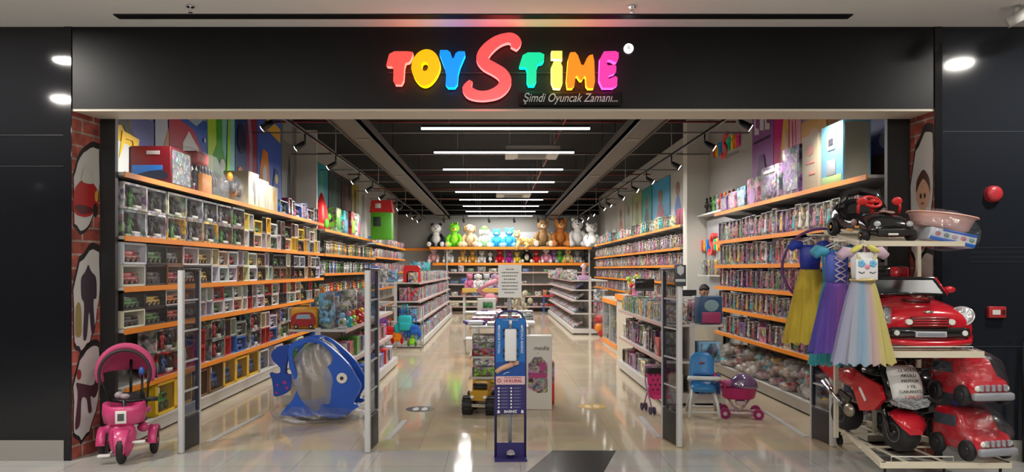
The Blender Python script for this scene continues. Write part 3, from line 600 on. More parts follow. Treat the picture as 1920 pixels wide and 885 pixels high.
# top shelf, one by one
t=thing('ride_set_box','large dark red carton with a blue truck picture, entrance end of the top vehicle-wall shelf','boxed toy',(-3.60,7.75,2.472))
G().rb((0,.27,.205),(.42,.54,.41),.006).build('carton',mat('carton_darkred',(.13,.006,.012),.4),t)
G().rb((-.03,-.004,.15),(.32,.006,.12),.02,0).build('truck_picture',mat('print_truck_blue',(.02,.12,.4),.4),t)
G().prism([(-.16,.07),(-.12,.12),(0,.15),(.13,.16),(.18,.12),(.18,.07)],-.010,-.004).build('cab_picture',mat('print_truck_dark',(.015,.02,.04),.4),t); G().rb((.03,-.003,.34),(.14,.004,.04),.004).build('title_strip',mat('print_grey',(.35,.3,.3),.4),t)
G().box(.211,.214,.04,.5,.03,.38).build('side_window',PRINTF,t,color=(.08,.12,.14))
t=thing('playset_bag','clear wedge-shaped bagged figure set beside the dark red carton on the top shelf','bagged toy',(-3.49,8.52,2.472)); t.scale=(1,1,1.35)
g=G()
for k in range(7): figure(g,.1,.18,.1,0,.0,0) if 0 else figure(g,.2,.34,.1,0,rng.uniform(-.05,.62))
g.build('toy_figures',[mat('toy_gunmetal',(.1,.1,.11),.35)],t); G().rb((.1,.15,.09),(.05,.3,.16),.01).build('toy_launcher',mat('toy_orange',(.75,.25,.02),.4),t)
G().prism([(-.17,0),(.17,0),(.17,.12),(.02,.38),(-.17,.38)],-.1,.72).build('bag',BAG,t); G().rb((.0,.1,.3),(.2,.35,.1),.02).build('header_card',mat('card_redwhite',(.5,.12,.12),.5),t)
t=thing('playset_bag','second clear bag of grey and orange action toys, between wedge bag and cream cartons','bagged toy',(-3.48,9.50,2.472)); t.scale=(1,1,1.4)
g=G()
for k in range(16): g.ell((rng.uniform(-.1,.13),rng.uniform(-.05,.45),rng.uniform(.05,.22)),(.04,.05,.045),k%3==0,8,6)
g.build('toy_figures',[mat('toy_gunmetal'),mat('toy_orange')],t); G().ell((0,.2,.13),(.18,.34,.13),0,14,8).build('bag',BAG,t)
yy=10.15
for k,(w_,h_,ar) in enumerate(((.44,.47,(.2,.2,.2)),(.44,.42,(.45,.42,.36)),(.42,.38,(.6,.35,.05)))):
    t=thing('tall_toy_carton',['tall cream carton with a grey robot picture, first of three beside the bags','plain cream carton, middle of the three on the top vehicle shelf','cream carton with an orange spot, third of the cream trio'][k],'boxed toy',(-3.38,yy+w_/2,2.472),PI/2)
    G().rb((0,.17,h_/2),(w_,.34,h_),.004).build('carton',mat('carton_cream',(.66,.6,.46),.5),t)
    G().ell((.02,-.001,h_*.6),(.07,.004,.1),0,12,6).ell((.05,-.001,h_*.3),(.04,.004,.12),0,12,6).build('front_picture',mat('pic%d'%k,ar,.5),t); yy+=w_+.03
row(-3.33,1,yy+.02,14.2,2.472,lambda y,k:'doll' if k%3 else 'robot',['pink','white','lilac','blue','magenta','white'],['pink','magenta','white','sky-blue'],NN,'top shelf beyond the cream cartons','doll and figure boxes on the top vehicle-wall shelf',1,push=.02)
# second and third wall bays
wall_bay('white wall shelving of slim figure boxes beyond the first long bay',XL,-3.33,14.4,20.4,[.53,1.06,1.52,1.90,2.38],top=2.4,segs=4)
for z,hm,nm in ((1.902,.44,'upper'),(1.522,.34,'chest-high'),(1.062,.42,'waist-high'),(.532,.48,'knee-high'),(.152,.36,'lowest')):
    row(-3.33,1,14.5,20.3,z,['ffig'],['yellow','orange','white','grey','green','cream','silver','black','red'] if nm!='chest-high' else ['green','white','black','blue','cream'],['yellow','black','green','red','white','blue'],NN,'second vehicle bay, %s shelf'%nm,'figure boxes in the second vehicle bay',1,hmax=hm*.8,push=.02)
wall_bay('last white wall shelving on the vehicle side, holding small cartons',XL,-3.33,20.5,27.0,[.53,1.06,1.52,1.95,2.33],top=2.36,segs=4)
for z,hm,nm in ((2.332,.3,'top'),(1.952,.34,'upper'),(1.522,.38,'middle'),(1.062,.4,'lower')):
    row(-3.33,1,20.6,26.9,z,['carton'],['red','white','pink','cream','grey','blue','lilac'],['red','white','pink'],NN,'last vehicle bay, %s shelf'%nm,'cartons in the last vehicle bay',1,hmax=hm*.75,push=.02)
# toys on top of the second bay
t=thing('toy_playhouse_box','big green and red toy house standing on top of the second vehicle bay','toy house',(-3.03,19.5,2.382)); t.scale=(.5,1,1.22)
G().rb((.0,.2,.3),(1.1,.4,.6),.03).build('walls',mat('toy_green',(.12,.55,.03),.4),t); G().prism([(-.6,.58),(.6,.58),(.5,.84),(-.5,.84)],-.02,.42).build('roof',mat('toy_red',(.6,.02,.02),.4),t)
G().rb((-.2,-.005,.38),(.4,.02,.2),.02).build('window_panel',mat('house_dark',(.03,.05,.04),.4),t); G().rb((-.15,-.03,.72),(.3,.02,.1),.01).build('name_plate',WHITEC,t)
for k,(y,c,s_,cn) in enumerate(((15.3,'red',.85,'red conical toy rocket'),(16.3,'lime',.55,'small lime toy set'),(17.1,'turquoise',.55,'turquoise playset'),(17.9,'red',.6,'red playset'),(18.7,'white',.6,'white playset'))):
    t=thing('packed_playset','%s standing on top of the second vehicle bay'%cn,'packed toy',(-3.45,y,2.382),PI/2)
    if k==0: G().lathe([(.17,0),(.15,.25),(.11,.5),(.02,.78)],(0,.15,0),14).build('rocket_body',mat('toy_red'),t); G().ell((-.1,.02,.15),(.07,.05,.1),0,10,7).ell((.1,.02,.3),(.05,.05,.08),0,10,7).build('toy_figures',mat('toy_green'),t)
    else: G().rb((0,.15,s_/2),(.46,.3,s_),.01).build('carton',PRINT,t,color=CN[c]); G().rb((0,-.006,s_*.4),(.3,.01,s_*.5),.005).build('front_picture',mat('pp%d'%k,CN[['lime','green','sky-blue','lime','pink'][k]],.4),t)
# ---- doll wall
LD=[.65,1.015,1.34,1.665,2.03,2.47]
wall_bay('white wall shelving with orange rails full of boxed dolls, behind the dress rack',XR,3.40,6.85,11.65,LD,top=2.5,segs=2)
for z,hm,nm in ((2.032,.38,'highest doll row'),(1.667,.33,'second doll row down'),(1.342,.29,'third doll row down'),(1.017,.29,'fourth doll row down'),(.652,.30,'lowest doll row')):
    low=nm.startswith('lowest')
    row(3.40,-1,6.9,11.6,z,(lambda y,k:'art' if k%4==1 else 'doll') if low else (lambda y,k:'doll'),['pink','silver','white','lilac','purple','grey','silver','beige','pink'],['pink','magenta','purple','white','turquoise','green','yellow','red'],NN,nm,'doll boxes on the '+nm,1,hmax=hm,push=.02)
specs=[(7.43,.5,.62,'sky-blue','large pale blue carton with a robot picture, entrance end of the top doll-wall shelf'),(8.0,.42,.60,'beige','tall cream carton with pink lettering marks beside the pale blue carton'),(8.5,.5,.56,'purple','shiny dark foil-wrapped doll carton beside the cream one'),(9.12,.62,.43,'lilac','wide lilac doll playset with a window, mid top doll-wall shelf'),(9.85,.42,.36,'pink','pink and white carton with a round picture beside the lilac playset'),(10.35,.36,.29,'sky-blue','pale blue doll carton towards the checkout end of the top shelf'),(10.78,.34,.26,'pink','pink doll carton, last but one before the checkout column'),(11.2,.3,.24,'purple','small purple carton at the checkout end of the top doll shelf')]
for k,(y,w_,h_,c,lb) in enumerate(specs):
    t=thing('tall_doll_carton',lb,'boxed doll',(3.44,y+w_/2,2.472),-PI/2)
    G().rb((0,.14,h_/2),(w_,.28,h_),.005).build('carton',CARTON if k in(0,1) else PRINT,t,color=tuple(q*.9 for q in CN[c]))
    if k==0:
        G().rb((0,-.004,h_*.68),(.16,.008,.14),.03).rb((0,-.004,h_*.28),(.2,.008,.16),.01).build('robot_picture',mat('pic_grey',(.35,.37,.4),.4),t); G().rb((0,-.002,.05),(w_*.9,.006,.08),.01).build('ground_picture',mat('pic_green',(.35,.5,.2),.5),t)
        G().rb((0,-.009,h_*.7),(.1,.006,.07),.01).build('visor_picture',mat('pic_dark',(.04,.04,.06),.3),t)
        G().box(w_/2+.0,w_/2+.003,.02,.26,.02,h_-.02).build('plain_side',mat('carton_side_grey',(.33,.32,.26),.5),t)
    elif k==1:
        G().ell((0,-.002,h_*.72),(.09,.004,.06),0,14,6).rb((0,-.003,h_*.5),(.24,.006,.03),.004).rb((.05,-.003,h_*.3),(.16,.006,.04),.004).build('pink_print',mat('pic_rose',(.7,.3,.25),.5),t)
    elif k==3:
        G().rb((0,-.005,h_*.42),(w_*.8,.01,h_*.6),.02).build('window_picture',PRINTF,t,color=(.3,.2,.35)); G().rb((0,-.006,h_*.84),(w_*.6,.01,h_*.1),.01).build('title_strip',WHITEC,t)
    elif k==4: G().cyl((0,0,h_*.3),(0,-.008,h_*.3),.12,n=20).build('round_picture',mat('pic_violet',(.4,.2,.5),.4),t)
    else: G().box(-w_*.4,w_*.4,-.003,0,h_*.1,h_*.85).build('front_picture',PRINTF,t,color=CN[c])
    if k in (2,3,5): G().box(-w_/2-.004,w_/2+.004,-.012,-.01,0,h_).build('wrap_film',FILM,t)
# bagged dolls heaped on the doll-wall base
bg=thing('bagged_doll','','bagged doll',(0,-80,0)); G().ell((0,0,.05),(.13,.09,.05),0,16,8,fn=lambda p:p*(1+.12*math.sin(p.x*60)*math.cos(p.y*50))).build('bag',film('pale_bag',(.95,.93,.92),.68,.15,bump=1,bscale=30,diff=.6),bg)
g=G().ell((-.07,0,.05),(.028,.028,.028),1,8,6); g.lathe([(.02,-.03),(.03,.0),(.045,.09)],(0,0,0),8,0,Matrix.Translation((-.01,0,.05))@Matrix.Rotation(PI/2,4,'Y')); g.ell((.05,.03,.07),(.04,.03,.03),0,8,6).ell((.02,-.05,.07),(.03,.025,.03),0,8,6); g.build('toy',[TOY,SKIN],bg)
k=0; cyc=['white','pink','white','cream','white','pink','yellow','red','white','turquoise']
for lay,(n_,z) in enumerate(((42,.15),(42,.215),(38,.285),(30,.35))):
    for i in range(n_):
        x=3.44+rng.random()*(.40-.06*lay)+.05*lay; y=7.0+4.55*(i+.5)/n_; k+=1; cn=cyc[(i+lay*3)%10]
        dup(bg,(x,y,z),rng.uniform(0,6.28),'bagged toy with %s contents in the heap below the dolls, %s layer, %s from entrance'%(cn,('bottom','second','third','top')[lay],nth(i+1)),'bagged toys heaped on the doll-wall base',rng.uniform(.95,1.25),{'toy':CN[cn]})
PR['bag']=(bg,0,0,0)
# column, second doll bay
struct(G().box(3.55,XR,13.95,14.25,0,ZC),'column_5',COLP); struct(G().box(XL,-3.46,14.32,14.38,0,4.27),'column_6',COLP)
wall_bay('long far wall shelving of pink doll boxes beyond the checkout',XR,3.52,14.3,27.0,[.65,1.0,1.34,1.68,2.02,2.46],top=2.5,segs=5)
for z,hm,nm in ((2.462,.42,'top'),(2.022,.40,'second'),(1.682,.32,'third'),(1.342,.32,'fourth'),(1.002,.32,'fifth')):
    row(3.52,-1,14.4 if nm!='top' else 15.2,26.9,z,['fdoll','fdoll','ffig'],['pink','white','cream','lilac','silver','beige','grey'] if nm!='top' else ['pink','white','cream','turquoise','beige'],['pink','magenta','white','yellow','purple'],NN,'far doll bay, %s shelf'%nm,'doll boxes in the far bay, %s shelf'%nm,1,hmax=hm*(1.1 if nm=='top' else .88),push=.02,gap=.05)
for k,y in enumerate((14.45,14.8)):
    o=G().rb((0,.15,.17),(.3,.3,.34),.01).build('storage_box',mat('maroon_card',(.13,.01,.03),.5)); o.location=(3.6,y+.1,2.462); o.rotation_euler=(0,0,-PI/2); tag(o,['plain maroon box at the column end of the far top doll shelf','plain maroon box second from the column on the far top shelf'][k],'storage box')
# ------------------------------------------------------------------ posters on the side walls (v = along the wall 0..1 away from the entrance, z in metres)
def poster(side,y0,y1,z0,z1,base,label,shapes,w=None):
    if z1==Z1: z1=1.6+.2*(y0+y1)/2+.12
    t=thing('wall_poster',label,'poster'); x=(XL+.001) if side<0 else (XR-.001); s=-side
    G().box(min(x,x+s*.02),max(x,x+s*.02),y0,y1,z0,z1).build('board',mat('poster_%s'%'_'.join('%.2f'%q for q in base),base,.45),t)
    for k,(nm,col,pts) in enumerate(shapes):
        d=x+s*(.022+.003*k); V=[(d,y0+(y1-y0)*u,z0+(z1-z0)*v) for u,v in pts]; n=len(V); V2=[(p[0]-s*.003,p[1],p[2]) for p in V]
        G().add(V+V2,[tuple(range(n)),tuple(range(n,2*n))]).build(nm,mat('ink_%s'%'_'.join('%.2f'%q for q in col),col,.45),t)
    return t
blob=lambda u,v,a,b,n=16:[(u+a*math.cos(2*PI*i/n),v+b*math.sin(2*PI*i/n)) for i in range(n)]
Z0,Z1=2.5,3.7
poster(-1,6.9,8.33,Z0,Z1,(.75,.5,.04),'yellow poster with dark machine shapes, at the entrance end of the vehicle wall',[('blue_field',(.06,.07,.3),[(.72,0),(1,0),(1,1),(.62,1)]),('pale_field',(.6,.62,.6),[(0,0),(.75,0),(.7,.5),(0,.62)]),('machine_shape',(.04,.035,.02),[(.1,.6),(.25,.75),(.3,1),(.6,1),(.62,.8),(.75,.6),(.6,.62),(.5,.78),(.35,.7)]),('machine_arm',(.8,.5,.03),[(.45,.3),(.5,.7),(.75,.65),(.7,.3),(.65,.6),(.55,.6)])])
poster(-1,8.36,9.85,Z0,Z1,(.04,.12,.5),'blue poster with a big red and white rounded car front',[('white_streak',(.6,.65,.7),[(0,0),(.0,1),(.2,1),(.25,0)]),('orange_streak',(.7,.3,.1),[(.16,0),(.14,.5),(.3,.9),(.36,0)]),('car_shape',(.5,.02,.05),[(.25,0),(.22,1),(.45,.86),(.7,.82),(.88,.6),(.93,.2),(.9,0)]),('windscreen_shape',(.72,.74,.72),[(.5,.2),(.48,.62),(.6,.78),(.8,.62),(.88,.3),(.86,.12)]),('pale_sky',(.45,.6,.7),[(.55,.92),(.6,1),(.9,1),(.75,.88)])]+[('light_dot',(.7,.75,.8),blob(u,v,.02,.025,8)) for u,v in ((.93,.75),(.97,.45),(.95,.55))])
poster(-1,9.88,10.9,Z0,Z1,(.25,.6,.6),'lime and turquoise poster with a green rounded creature shape',[('lime_band',(.45,.75,.05),[(0,0),(0,1),(.5,1),(.45,0)]),('green_shape',(.06,.35,.03),[(.2,.1),(.18,.5),(.3,.62),(.28,1),(.48,1),(.52,.6),(.7,.4),(.72,.1)]),('orange_spot',(.8,.3,.03),blob(.45,.2,.12,.1)),('white_spot',(.7,.72,.65),blob(.5,.42,.1,.07)),('stalk',(.3,.65,.06),[(.62,0),(.7,1),(.8,1),(.74,0)])])
poster(-1,10.93,11.9,Z0,Z1,(.02,.06,.2),'narrow navy and crimson poster between the lime one and the blue robot one',[('crimson_field',(.3,.015,.04),[(.5,0),(.5,1),(1,1),(1,0)]),('lilac_arc',(.35,.2,.35),[(.5,1),(.62,.7),(.6,0),(.72,0),(.78,.7),(.66,1)]),('orange_shape',(.7,.25,.05),blob(.2,.3,.15,.12)),('dark_shape',(.01,.015,.05),blob(.25,.7,.2,.15))])
poster(-1,11.93,13.25,Z0,Z1,(.05,.13,.55),'blue poster with orange block letters and two rescue robots',[('title_band',(.85,.5,.03),[(.35,.82),(.35,.97),(.95,.9),(.95,.76)]),('orange_robot',(.75,.25,.02),[(.1,0),(.08,.4),(.2,.62),(.4,.6),(.48,.35),(.42,0)]),('white_face',(.7,.7,.7),blob(.28,.38,.09,.09)),('navy_robot',(.02,.05,.25),[(.6,0),(.6,.3),(.68,.48),(.82,.48),(.9,.3),(.88,0)]),('robot_visor',(.6,.6,.2),blob(.75,.38,.07,.05))])
poster(-1,13.28,14.25,Z0,Z1,(.2,.21,.2),'muted grey poster of dark standing figures by the white column',[('pale_window',(.35,.36,.34),[(.1,.72),(.1,.95),(.7,.95),(.7,.72)]),('dark_figure',(.02,.02,.022),[(.35,0),(.38,.4),(.48,.62),(.6,.4),(.62,0)]),('brown_figure',(.12,.07,.05),[(.66,0),(.68,.35),(.78,.5),(.9,.3),(.9,0)])])
far=[(14.5,15.6,(.02,.25,.6),'blue poster with a pale shape just past the white column',(.6,.6,.55)),(15.7,16.9,(.02,.3,.35),'deep teal poster beyond the white column on the vehicle side',(.1,.35,.3)),(17.0,18.3,(.05,.05,.06),'black poster with a faint green figure on the vehicle side',(.02,.15,.1)),(18.4,19.6,(.05,.04,.04),'charcoal poster with a faint maroon figure on the vehicle side',(.2,.05,.06)),(19.7,20.6,(.4,.3,.05),'mustard poster over the third vehicle bay',(.05,.04,.02)),(20.7,22,(.45,.44,.4),'pale grey poster over the third vehicle bay',(.2,.2,.2))]
for y0,y1,b,lb,c in far: poster(-1,y0,y1,2.42,3.9,b,lb,[('figure_shape',c,[(.3,0),(.25,.4),(.4,.7),(.6,.72),(.72,.4),(.7,0)]),('head_shape',c,blob(.5,.8,.14,.1))])
# doll side
poster(1,6.9,7.87,Z0,Z1,(.06,.08,.3),'dark blue poster with yellow corner shapes, at the entrance end of the doll wall',[('yellow_shape',(.7,.5,.05),[(0,0),(0,1),(.3,1),(.15,0)]),('pale_shape',(.4,.45,.55),blob(.6,.6,.2,.15)),('brown_field',(.06,.03,.03),[(.1,0),(.1,.4),(1,.4),(1,0)])])
poster(1,7.9,9.64,Z0,Z1,(.65,.45,.3),'poster of two big painted girl faces, blonde and auburn',[('sky_field',(.4,.6,.65),[(0,.0),(0,1),(.3,1),(.3,0)]),('auburn_hair',(.35,.12,.03),[(.12,0),(.1,1),(.55,1),(.55,0)]),('auburn_face',(.65,.38,.25),blob(.34,.55,.13,.3)),('blonde_hair',(.7,.4,.12),[(.58,0),(.56,1),(.98,1),(.98,0)]),('blonde_face',(.7,.45,.33),blob(.76,.55,.14,.32)),('eye_mark',(.02,.08,.1),blob(.82,.62,.025,.04,10)),('eye_mark',(.02,.08,.1),blob(.7,.62,.025,.04,10)),('eye_mark',(.1,.05,.02),blob(.38,.62,.02,.04,10)),('eye_mark',(.1,.05,.02),blob(.29,.62,.02,.04,10))])
poster(1,9.66,10.03,Z0,Z1,(.75,.35,.42),'pale pink poster with thin crimson strokes and yellow patches',[('stroke',(.6,.03,.12),[(.3,0),(.45,1),(.52,1),(.38,0)]),('stroke',(.6,.03,.12),[(.6,.1),(.7,.9),(.76,.9),(.66,.1)]),('yellow_patch',(.8,.6,.2),blob(.5,.4,.12,.15))])
poster(1,10.05,10.6,Z0,Z1,(.55,.01,.16),'crimson poster with a long golden hair shape',[('golden_hair',(.75,.45,.1),[(.0,0),(.02,1),(.3,1),(.5,.6),(.62,.2),(.6,0)]),('face_shape',(.75,.5,.38),blob(.18,.6,.1,.16))])
poster(1,10.62,11.5,Z0,Z1,(.3,.1,.33),'purple poster with fat white letters and a hooded figure',[('title_letter',(.75,.7,.75),[(.88,.8),(.88,1),(.82,1),(.82,.87),(.66,.84),(.66,.78)]),('title_letter',(.75,.7,.75),[(.6,.82),(.6,.98),(.42,.96),(.42,.8)]),('title_letter',(.75,.7,.75),[(.36,.8),(.36,.96),(.3,.96),(.28,.86),(.14,.84),(.14,.78)]),('rule_line',(.02,.01,.03),[(.9,.7),(.9,.72),(.12,.72),(.12,.7)]),('hooded_figure',(.1,.02,.14),[(.3,0),(.25,.3),(.4,.55),(.6,.56),(.75,.35),(.75,0)]),('hood_face',(.15,.12,.3),blob(.5,.25,.12,.1))])
farr=[(14.6,15.5,(.45,.42,.36),'beige poster with a small dark edge beyond the column',(.06,.04,.03)),(15.55,16.9,(.5,.48,.44),'pale poster of a boy in blue on the far doll wall',(.02,.12,.4)),(17,18.9,(.05,.35,.6),'bright blue poster of small grouped figures',(.3,.05,.08)),(19,20.2,(.02,.28,.28),'teal poster with a long-haired figure',(.04,.02,.02)),(20.3,21.6,(.3,.34,.14),'olive green poster on the far doll wall',(.2,.22,.08)),(21.7,22.9,(.4,.45,.35),'pale green poster on the far doll wall',(.35,.4,.3)),(23,24.4,(.5,.45,.38),'cream poster of a slim standing figure',(.35,.12,.05))]
for y0,y1,b,lb,c in farr: poster(1,y0,y1,2.5,3.75,b,lb,[('figure_shape',c,[(.3,0),(.28,.35),(.4,.55),(.6,.55),(.72,.35),(.7,0)]),('head_shape',(.25,.12,.06),blob(.5,.68,.13,.13))])
# wall logos of the shop
t=thing('wall_logo','coloured shop name lettering flat on the pale wall above the checkout','wall lettering',(XR-.03,12.85,3.72),-PI/2); letters(t,.00105,.02,0,'paint')
text('Şimdi Oyuncak Zamanı...',.09,GREYM,t,(.4,0,-.2),shear=.3,sx=.8)
t=thing('wall_logo','coloured block shop name lettering low on the pale panel behind the cashier','wall lettering',(XR-.135,13.3,2.03),-PI/2); letters(t,.00095,.08,0,'paint')
o=G().box(XR-.05,XR-.001,12.0,13.9,.1,2.5).build('cladding_panel',mat('pale_panel',(.5,.52,.54),.3)); tag(o,'tall pale glossy panel behind the cashier, below the coloured wall lettering','wall panel')
# row of little figures standing on the last doll shelf end
g=0
for k in range(9):
    o=G(); figure(o,.1,.4,.1,0,0,0); q=o.build('standing_figurine',[TOY,WHITEC,BLACK],color=CN[['black','brown','red','orange','red','grey','green','black','black'][k]]); q.location=(3.84,11.9+.22*k,2.6); q.rotation_euler=(0,0,-PI/2)
    tag(q,'%s little hero figurine, %s along the ledge under the wall lettering'%(['black','brown','red','orange','dark red','grey','green','charcoal','slate'][k],nth(k+1)),'figurine',group='figurines under the lettering')
o=G().box(3.72,3.93,11.72,13.9,2.57,2.599).build('wall_ledge',SHELFW); tag(o,'white wall ledge carrying small figurines under the lettering','shelf')
# ------------------------------------------------------------------ gondolas
gondola('low white gondola behind the blue fish playhouse, toys stacked on all levels',-2.50,-1.66,8.65,12.5,[.50,.90],group=None)
V='fish-side gondola '
for z,hm,nm in ((.142,.33,'lowest level'),(.502,.36,'middle level')):
    row(-1.78 if z>.3 else -1.68,1,8.7,12.4,z,['art','figure','art','blister'],['red','blue','green','cream','pink','white','grey'],['red','blue','yellow'],NN,V+nm,'boxes on the fish-side gondola',1,hmax=hm*.85)
rowx(8.66,-2.4,-1.8,.142,['art'],['cream','yellow','green'],['blue'],NN,V+'near end, lowest','boxes on the fish-side gondola',.34)
rowx(8.66,-2.4,-1.8,.502,['art'],['cream','yellow','green'],['blue'],NN,V+'near end, middle','boxes on the fish-side gondola',.36)
# wooden-look suitcase carton with a red car print
t=thing('car_print_case','orange-yellow case printed with a red cartoonish car, near corner of the low gondola','toy case',(-2.26,8.72,.902),R(4))
G().rb((0,.12,.125),(.31,.22,.25),.03).build('case_body',mat('case_yellow',(.7,.33,.02),.4),t)
G().prism(smooth([(-.14,.03),(-.15,.12),(-.1,.19),(.1,.2),(.14,.12),(.14,.03)],2),-.008,.012).build('car_print',mat('case_red',(.42,.03,.03),.35),t)
G().prism([(-.09,.12),(-.07,.17),(.07,.175),(.09,.12)],-.012,-.007).build('windscreen_print',mat('case_sky',(.35,.5,.6),.3),t)
for s in (-1,1): G().cyl((s*.085,-.016,.03),(s*.085,.0,.03),.024,n=14).cyl((s*.085,-.02,.03),(s*.085,-.015,.03),.011,n=10,m=1).build('wheel',[RUBBER,WHITEC],t)
G().tube([(-.05,.12,.25),(-.04,.12,.28),(.04,.12,.28),(.05,.12,.25)],.01,6).build('handle',mat('case_yellow'),t)
# things on top of the gondola
for k,(x,y,w_,h_,c) in enumerate(((-2.02,8.8,.17,.42,'sky-blue'),(-1.9,9.1,.16,.3,'silver'),(-2.15,9.35,.3,.36,'white'),(-1.95,9.8,.2,.42,'white'),(-2.2,10.1,.22,.4,'blue'),(-1.95,10.5,.24,.38,'pink'),(-2.2,10.9,.24,.4,'silver'),(-1.95,11.3,.25,.36,'sky-blue'),(-2.2,11.8,.24,.4,'cream'))):
    t=thing('upright_toy_pack','%s upright toy pack, %s back on the low gondola top'%(c,nth(k+1)),'boxed toy',(x,y,.902),R(rng.uniform(-8,8)))
    G().rb((0,.05,h_/2),(w_,.1,h_),.006).build('carton',PRINT,t,color=CN[c]); G().box(-w_*.38,w_*.38,-.003,0,h_*.15,h_*.8).build('front_picture',PRINTF,t,color=CN[c])
for k,(x,y,c,c2) in enumerate(((-1.82,8.78,'silver','sky-blue'),(-1.80,9.05,'turquoise','pink'),(-1.81,9.35,'lime','orange'),(-1.80,9.65,'red','red'),(-1.81,9.95,'red','yellow'))):
    t=thing('rattle_toy','%s baby toy with %s knobs, aisle edge of low gondola, %s from entrance'%(c,c2,nth(k+1)),'baby toy',(x,y,.902))
    G().ell((0,0,.075),(.055,.055,.06),0,12,8).lathe([(.05,0),(.06,.02),(.03,.04)],n=14).build('body',TOY,t,color=CN[c])
    G().ell((0,0,.155),(.035,.035,.035),0,10,7).build('head',TOY,t,color=CN[c2])
    for a in range(4): G().ell((math.cos(a*1.57)*.055,math.sin(a*1.57)*.055,.08),.024,0,8,6).build('knob',TOY,t,color=CN[[c2,'yellow','blue','green'][a]])
# second gondola (post and stepped shelves)
gondola('tall white gondola on the fish side beyond the low one, stepped shelves and hanging toys',-2.62,-1.52,15.2,25.2,[.55,.95,1.33],inset=.07,top=1.33)
for z,x,hm,nm in ((.142,-1.54,.38,'lowest'),(.552,-1.60,.36,'second'),(.952,-1.60,.34,'third'),(1.332,-1.60,.28,'top')):
    row(x,1,15.3,25.1,z,['carton','slim','slim','carton'],['white','pink','grey','sky-blue','lilac','cream','silver','red'],['white'],NN,'tall gondola, %s level'%nm,'games and cartons on the tall gondola',1,hmax=hm*.9,gap=.02)
for z,nm in ((.142,'lowest'),(.552,'second'),(.952,'third')):
    rowx(15.2,-2.0,-1.62,z,['carton','slim'],['pink','white','blue'],['white'],NN,'tall gondola near end, %s level'%nm,'cartons at the near end of the tall gondola',.33)
for k,(x,c,h_) in enumerate(((-2.52,'blue',.33),(-2.32,'silver',.28),(-2.15,'sky-blue',.26))):
    t=thing('wrapped_book_set','%s wrapped set on the tall gondola top beside the red arch toy, %s'%(c,nth(k+1)),'boxed toy',(x,15.35,1.332)); G().rb((0,.1,h_/2),(.18,.16,h_),.01).build('carton',PRINT,t,color=CN[c]); G().rb((0,.015,h_/2),(.12,.01,h_*.7),.004).build('label_card',PRINTF,t,color=CN[c])
t=thing('arch_toy_house','red arch-shaped toy house with a pale opening on the tall gondola top','toy house',(-1.76,15.35,1.332))
G().prism([(-.17,0),(-.17,.3),(-.13,.35),(.13,.35),(.17,.3),(.17,0),(.1,0),(.1,.17),(.06,.23),(-.06,.23),(-.1,.17),(-.1,0)],0,.2).build('walls',mat('toy_red'),t); G().ell((0,.12,.12),(.09,.05,.11),0,12,8).build('inner_figure',mat('beige_toy',(.6,.5,.4),.5),t)
for k in range(2):
    t=thing('tall_blue_pack','tall turquoise toy pack behind the red arch house, %s one'%('nearer','deeper')[k],'boxed toy',(-1.78,16.6+1.5*k,1.332)); G().rb((0,.1,.22),(.3,.2,.44),.02).build('carton',PRINT,t,color=CN['turquoise']); G().ell((0,-.01,.34),(.1,.02,.08),0,12,6).build('face_picture',mat('face_cyan',(.1,.4,.5),.5),t)
# hanging basket end: bags and plush backpacks
t=thing('hanging_rack','grey wire rack at the near end of the tall gondola with soft bags hanging','display rack',(-1.85,14.85,0))
g=G()
for z in (.08,.45,.86): g.tube([(-.4,-.2,z),(.36,-.2,z),(.36,.2,z),(-.4,.2,z)],.008,6,0,True)
for x in [-.4+.095*i for i in range(9)]: g.cyl((x,-.2,.08),(x,-.2,.45),.004,n=5)
for x,y in ((-.4,-.2),(.36,-.2),(.36,.2),(-.4,.2)): g.cyl((x,y,0),(x,y,.86),.01,n=6)
g.build('wire_frame',GREYM,t)
for k,(x,z,c,s_,nm) in enumerate(((-1.80,.55,'turquoise',1.2,'turquoise plush backpack with a raised handle'),(-2.12,.38,'red',.85,'red and orange plush backpack'),(-1.62,.42,'blue',.8,'dark blue soft bag'),(-1.95,.28,'orange',.7,'small orange plush bag'),(-1.66,.2,'lime',.55,'lime soft toy ball'),(-2.28,.62,'purple',.9,'purple draped cape bag'))):
    t=thing('plush_backpack','%s hanging at the gondola end'%nm,'soft bag',(x,14.58,z)); 
    G().rb((0,0,0),(.24*s_,.12,.26*s_),.06).rb((0,-.07,-.05*s_),(.17*s_,.05,.12*s_),.02).build('body',FUR,t,color=CN[c])
    G().tube([(-.05*s_,0,.14*s_),(-.04*s_,0,.3*s_),(.04*s_,0,.3*s_),(.05*s_,0,.14*s_)],.012,6).build('strap',FUR,t,color=CN[c])
    for s in (-1,1): G().ell((s*.13*s_,0,-.1*s_),(.05*s_,.04,.1*s_),0,10,6).build('dangling_limb',FUR,t,color=CN[['turquoise','orange','blue','red','green','purple'][k]])
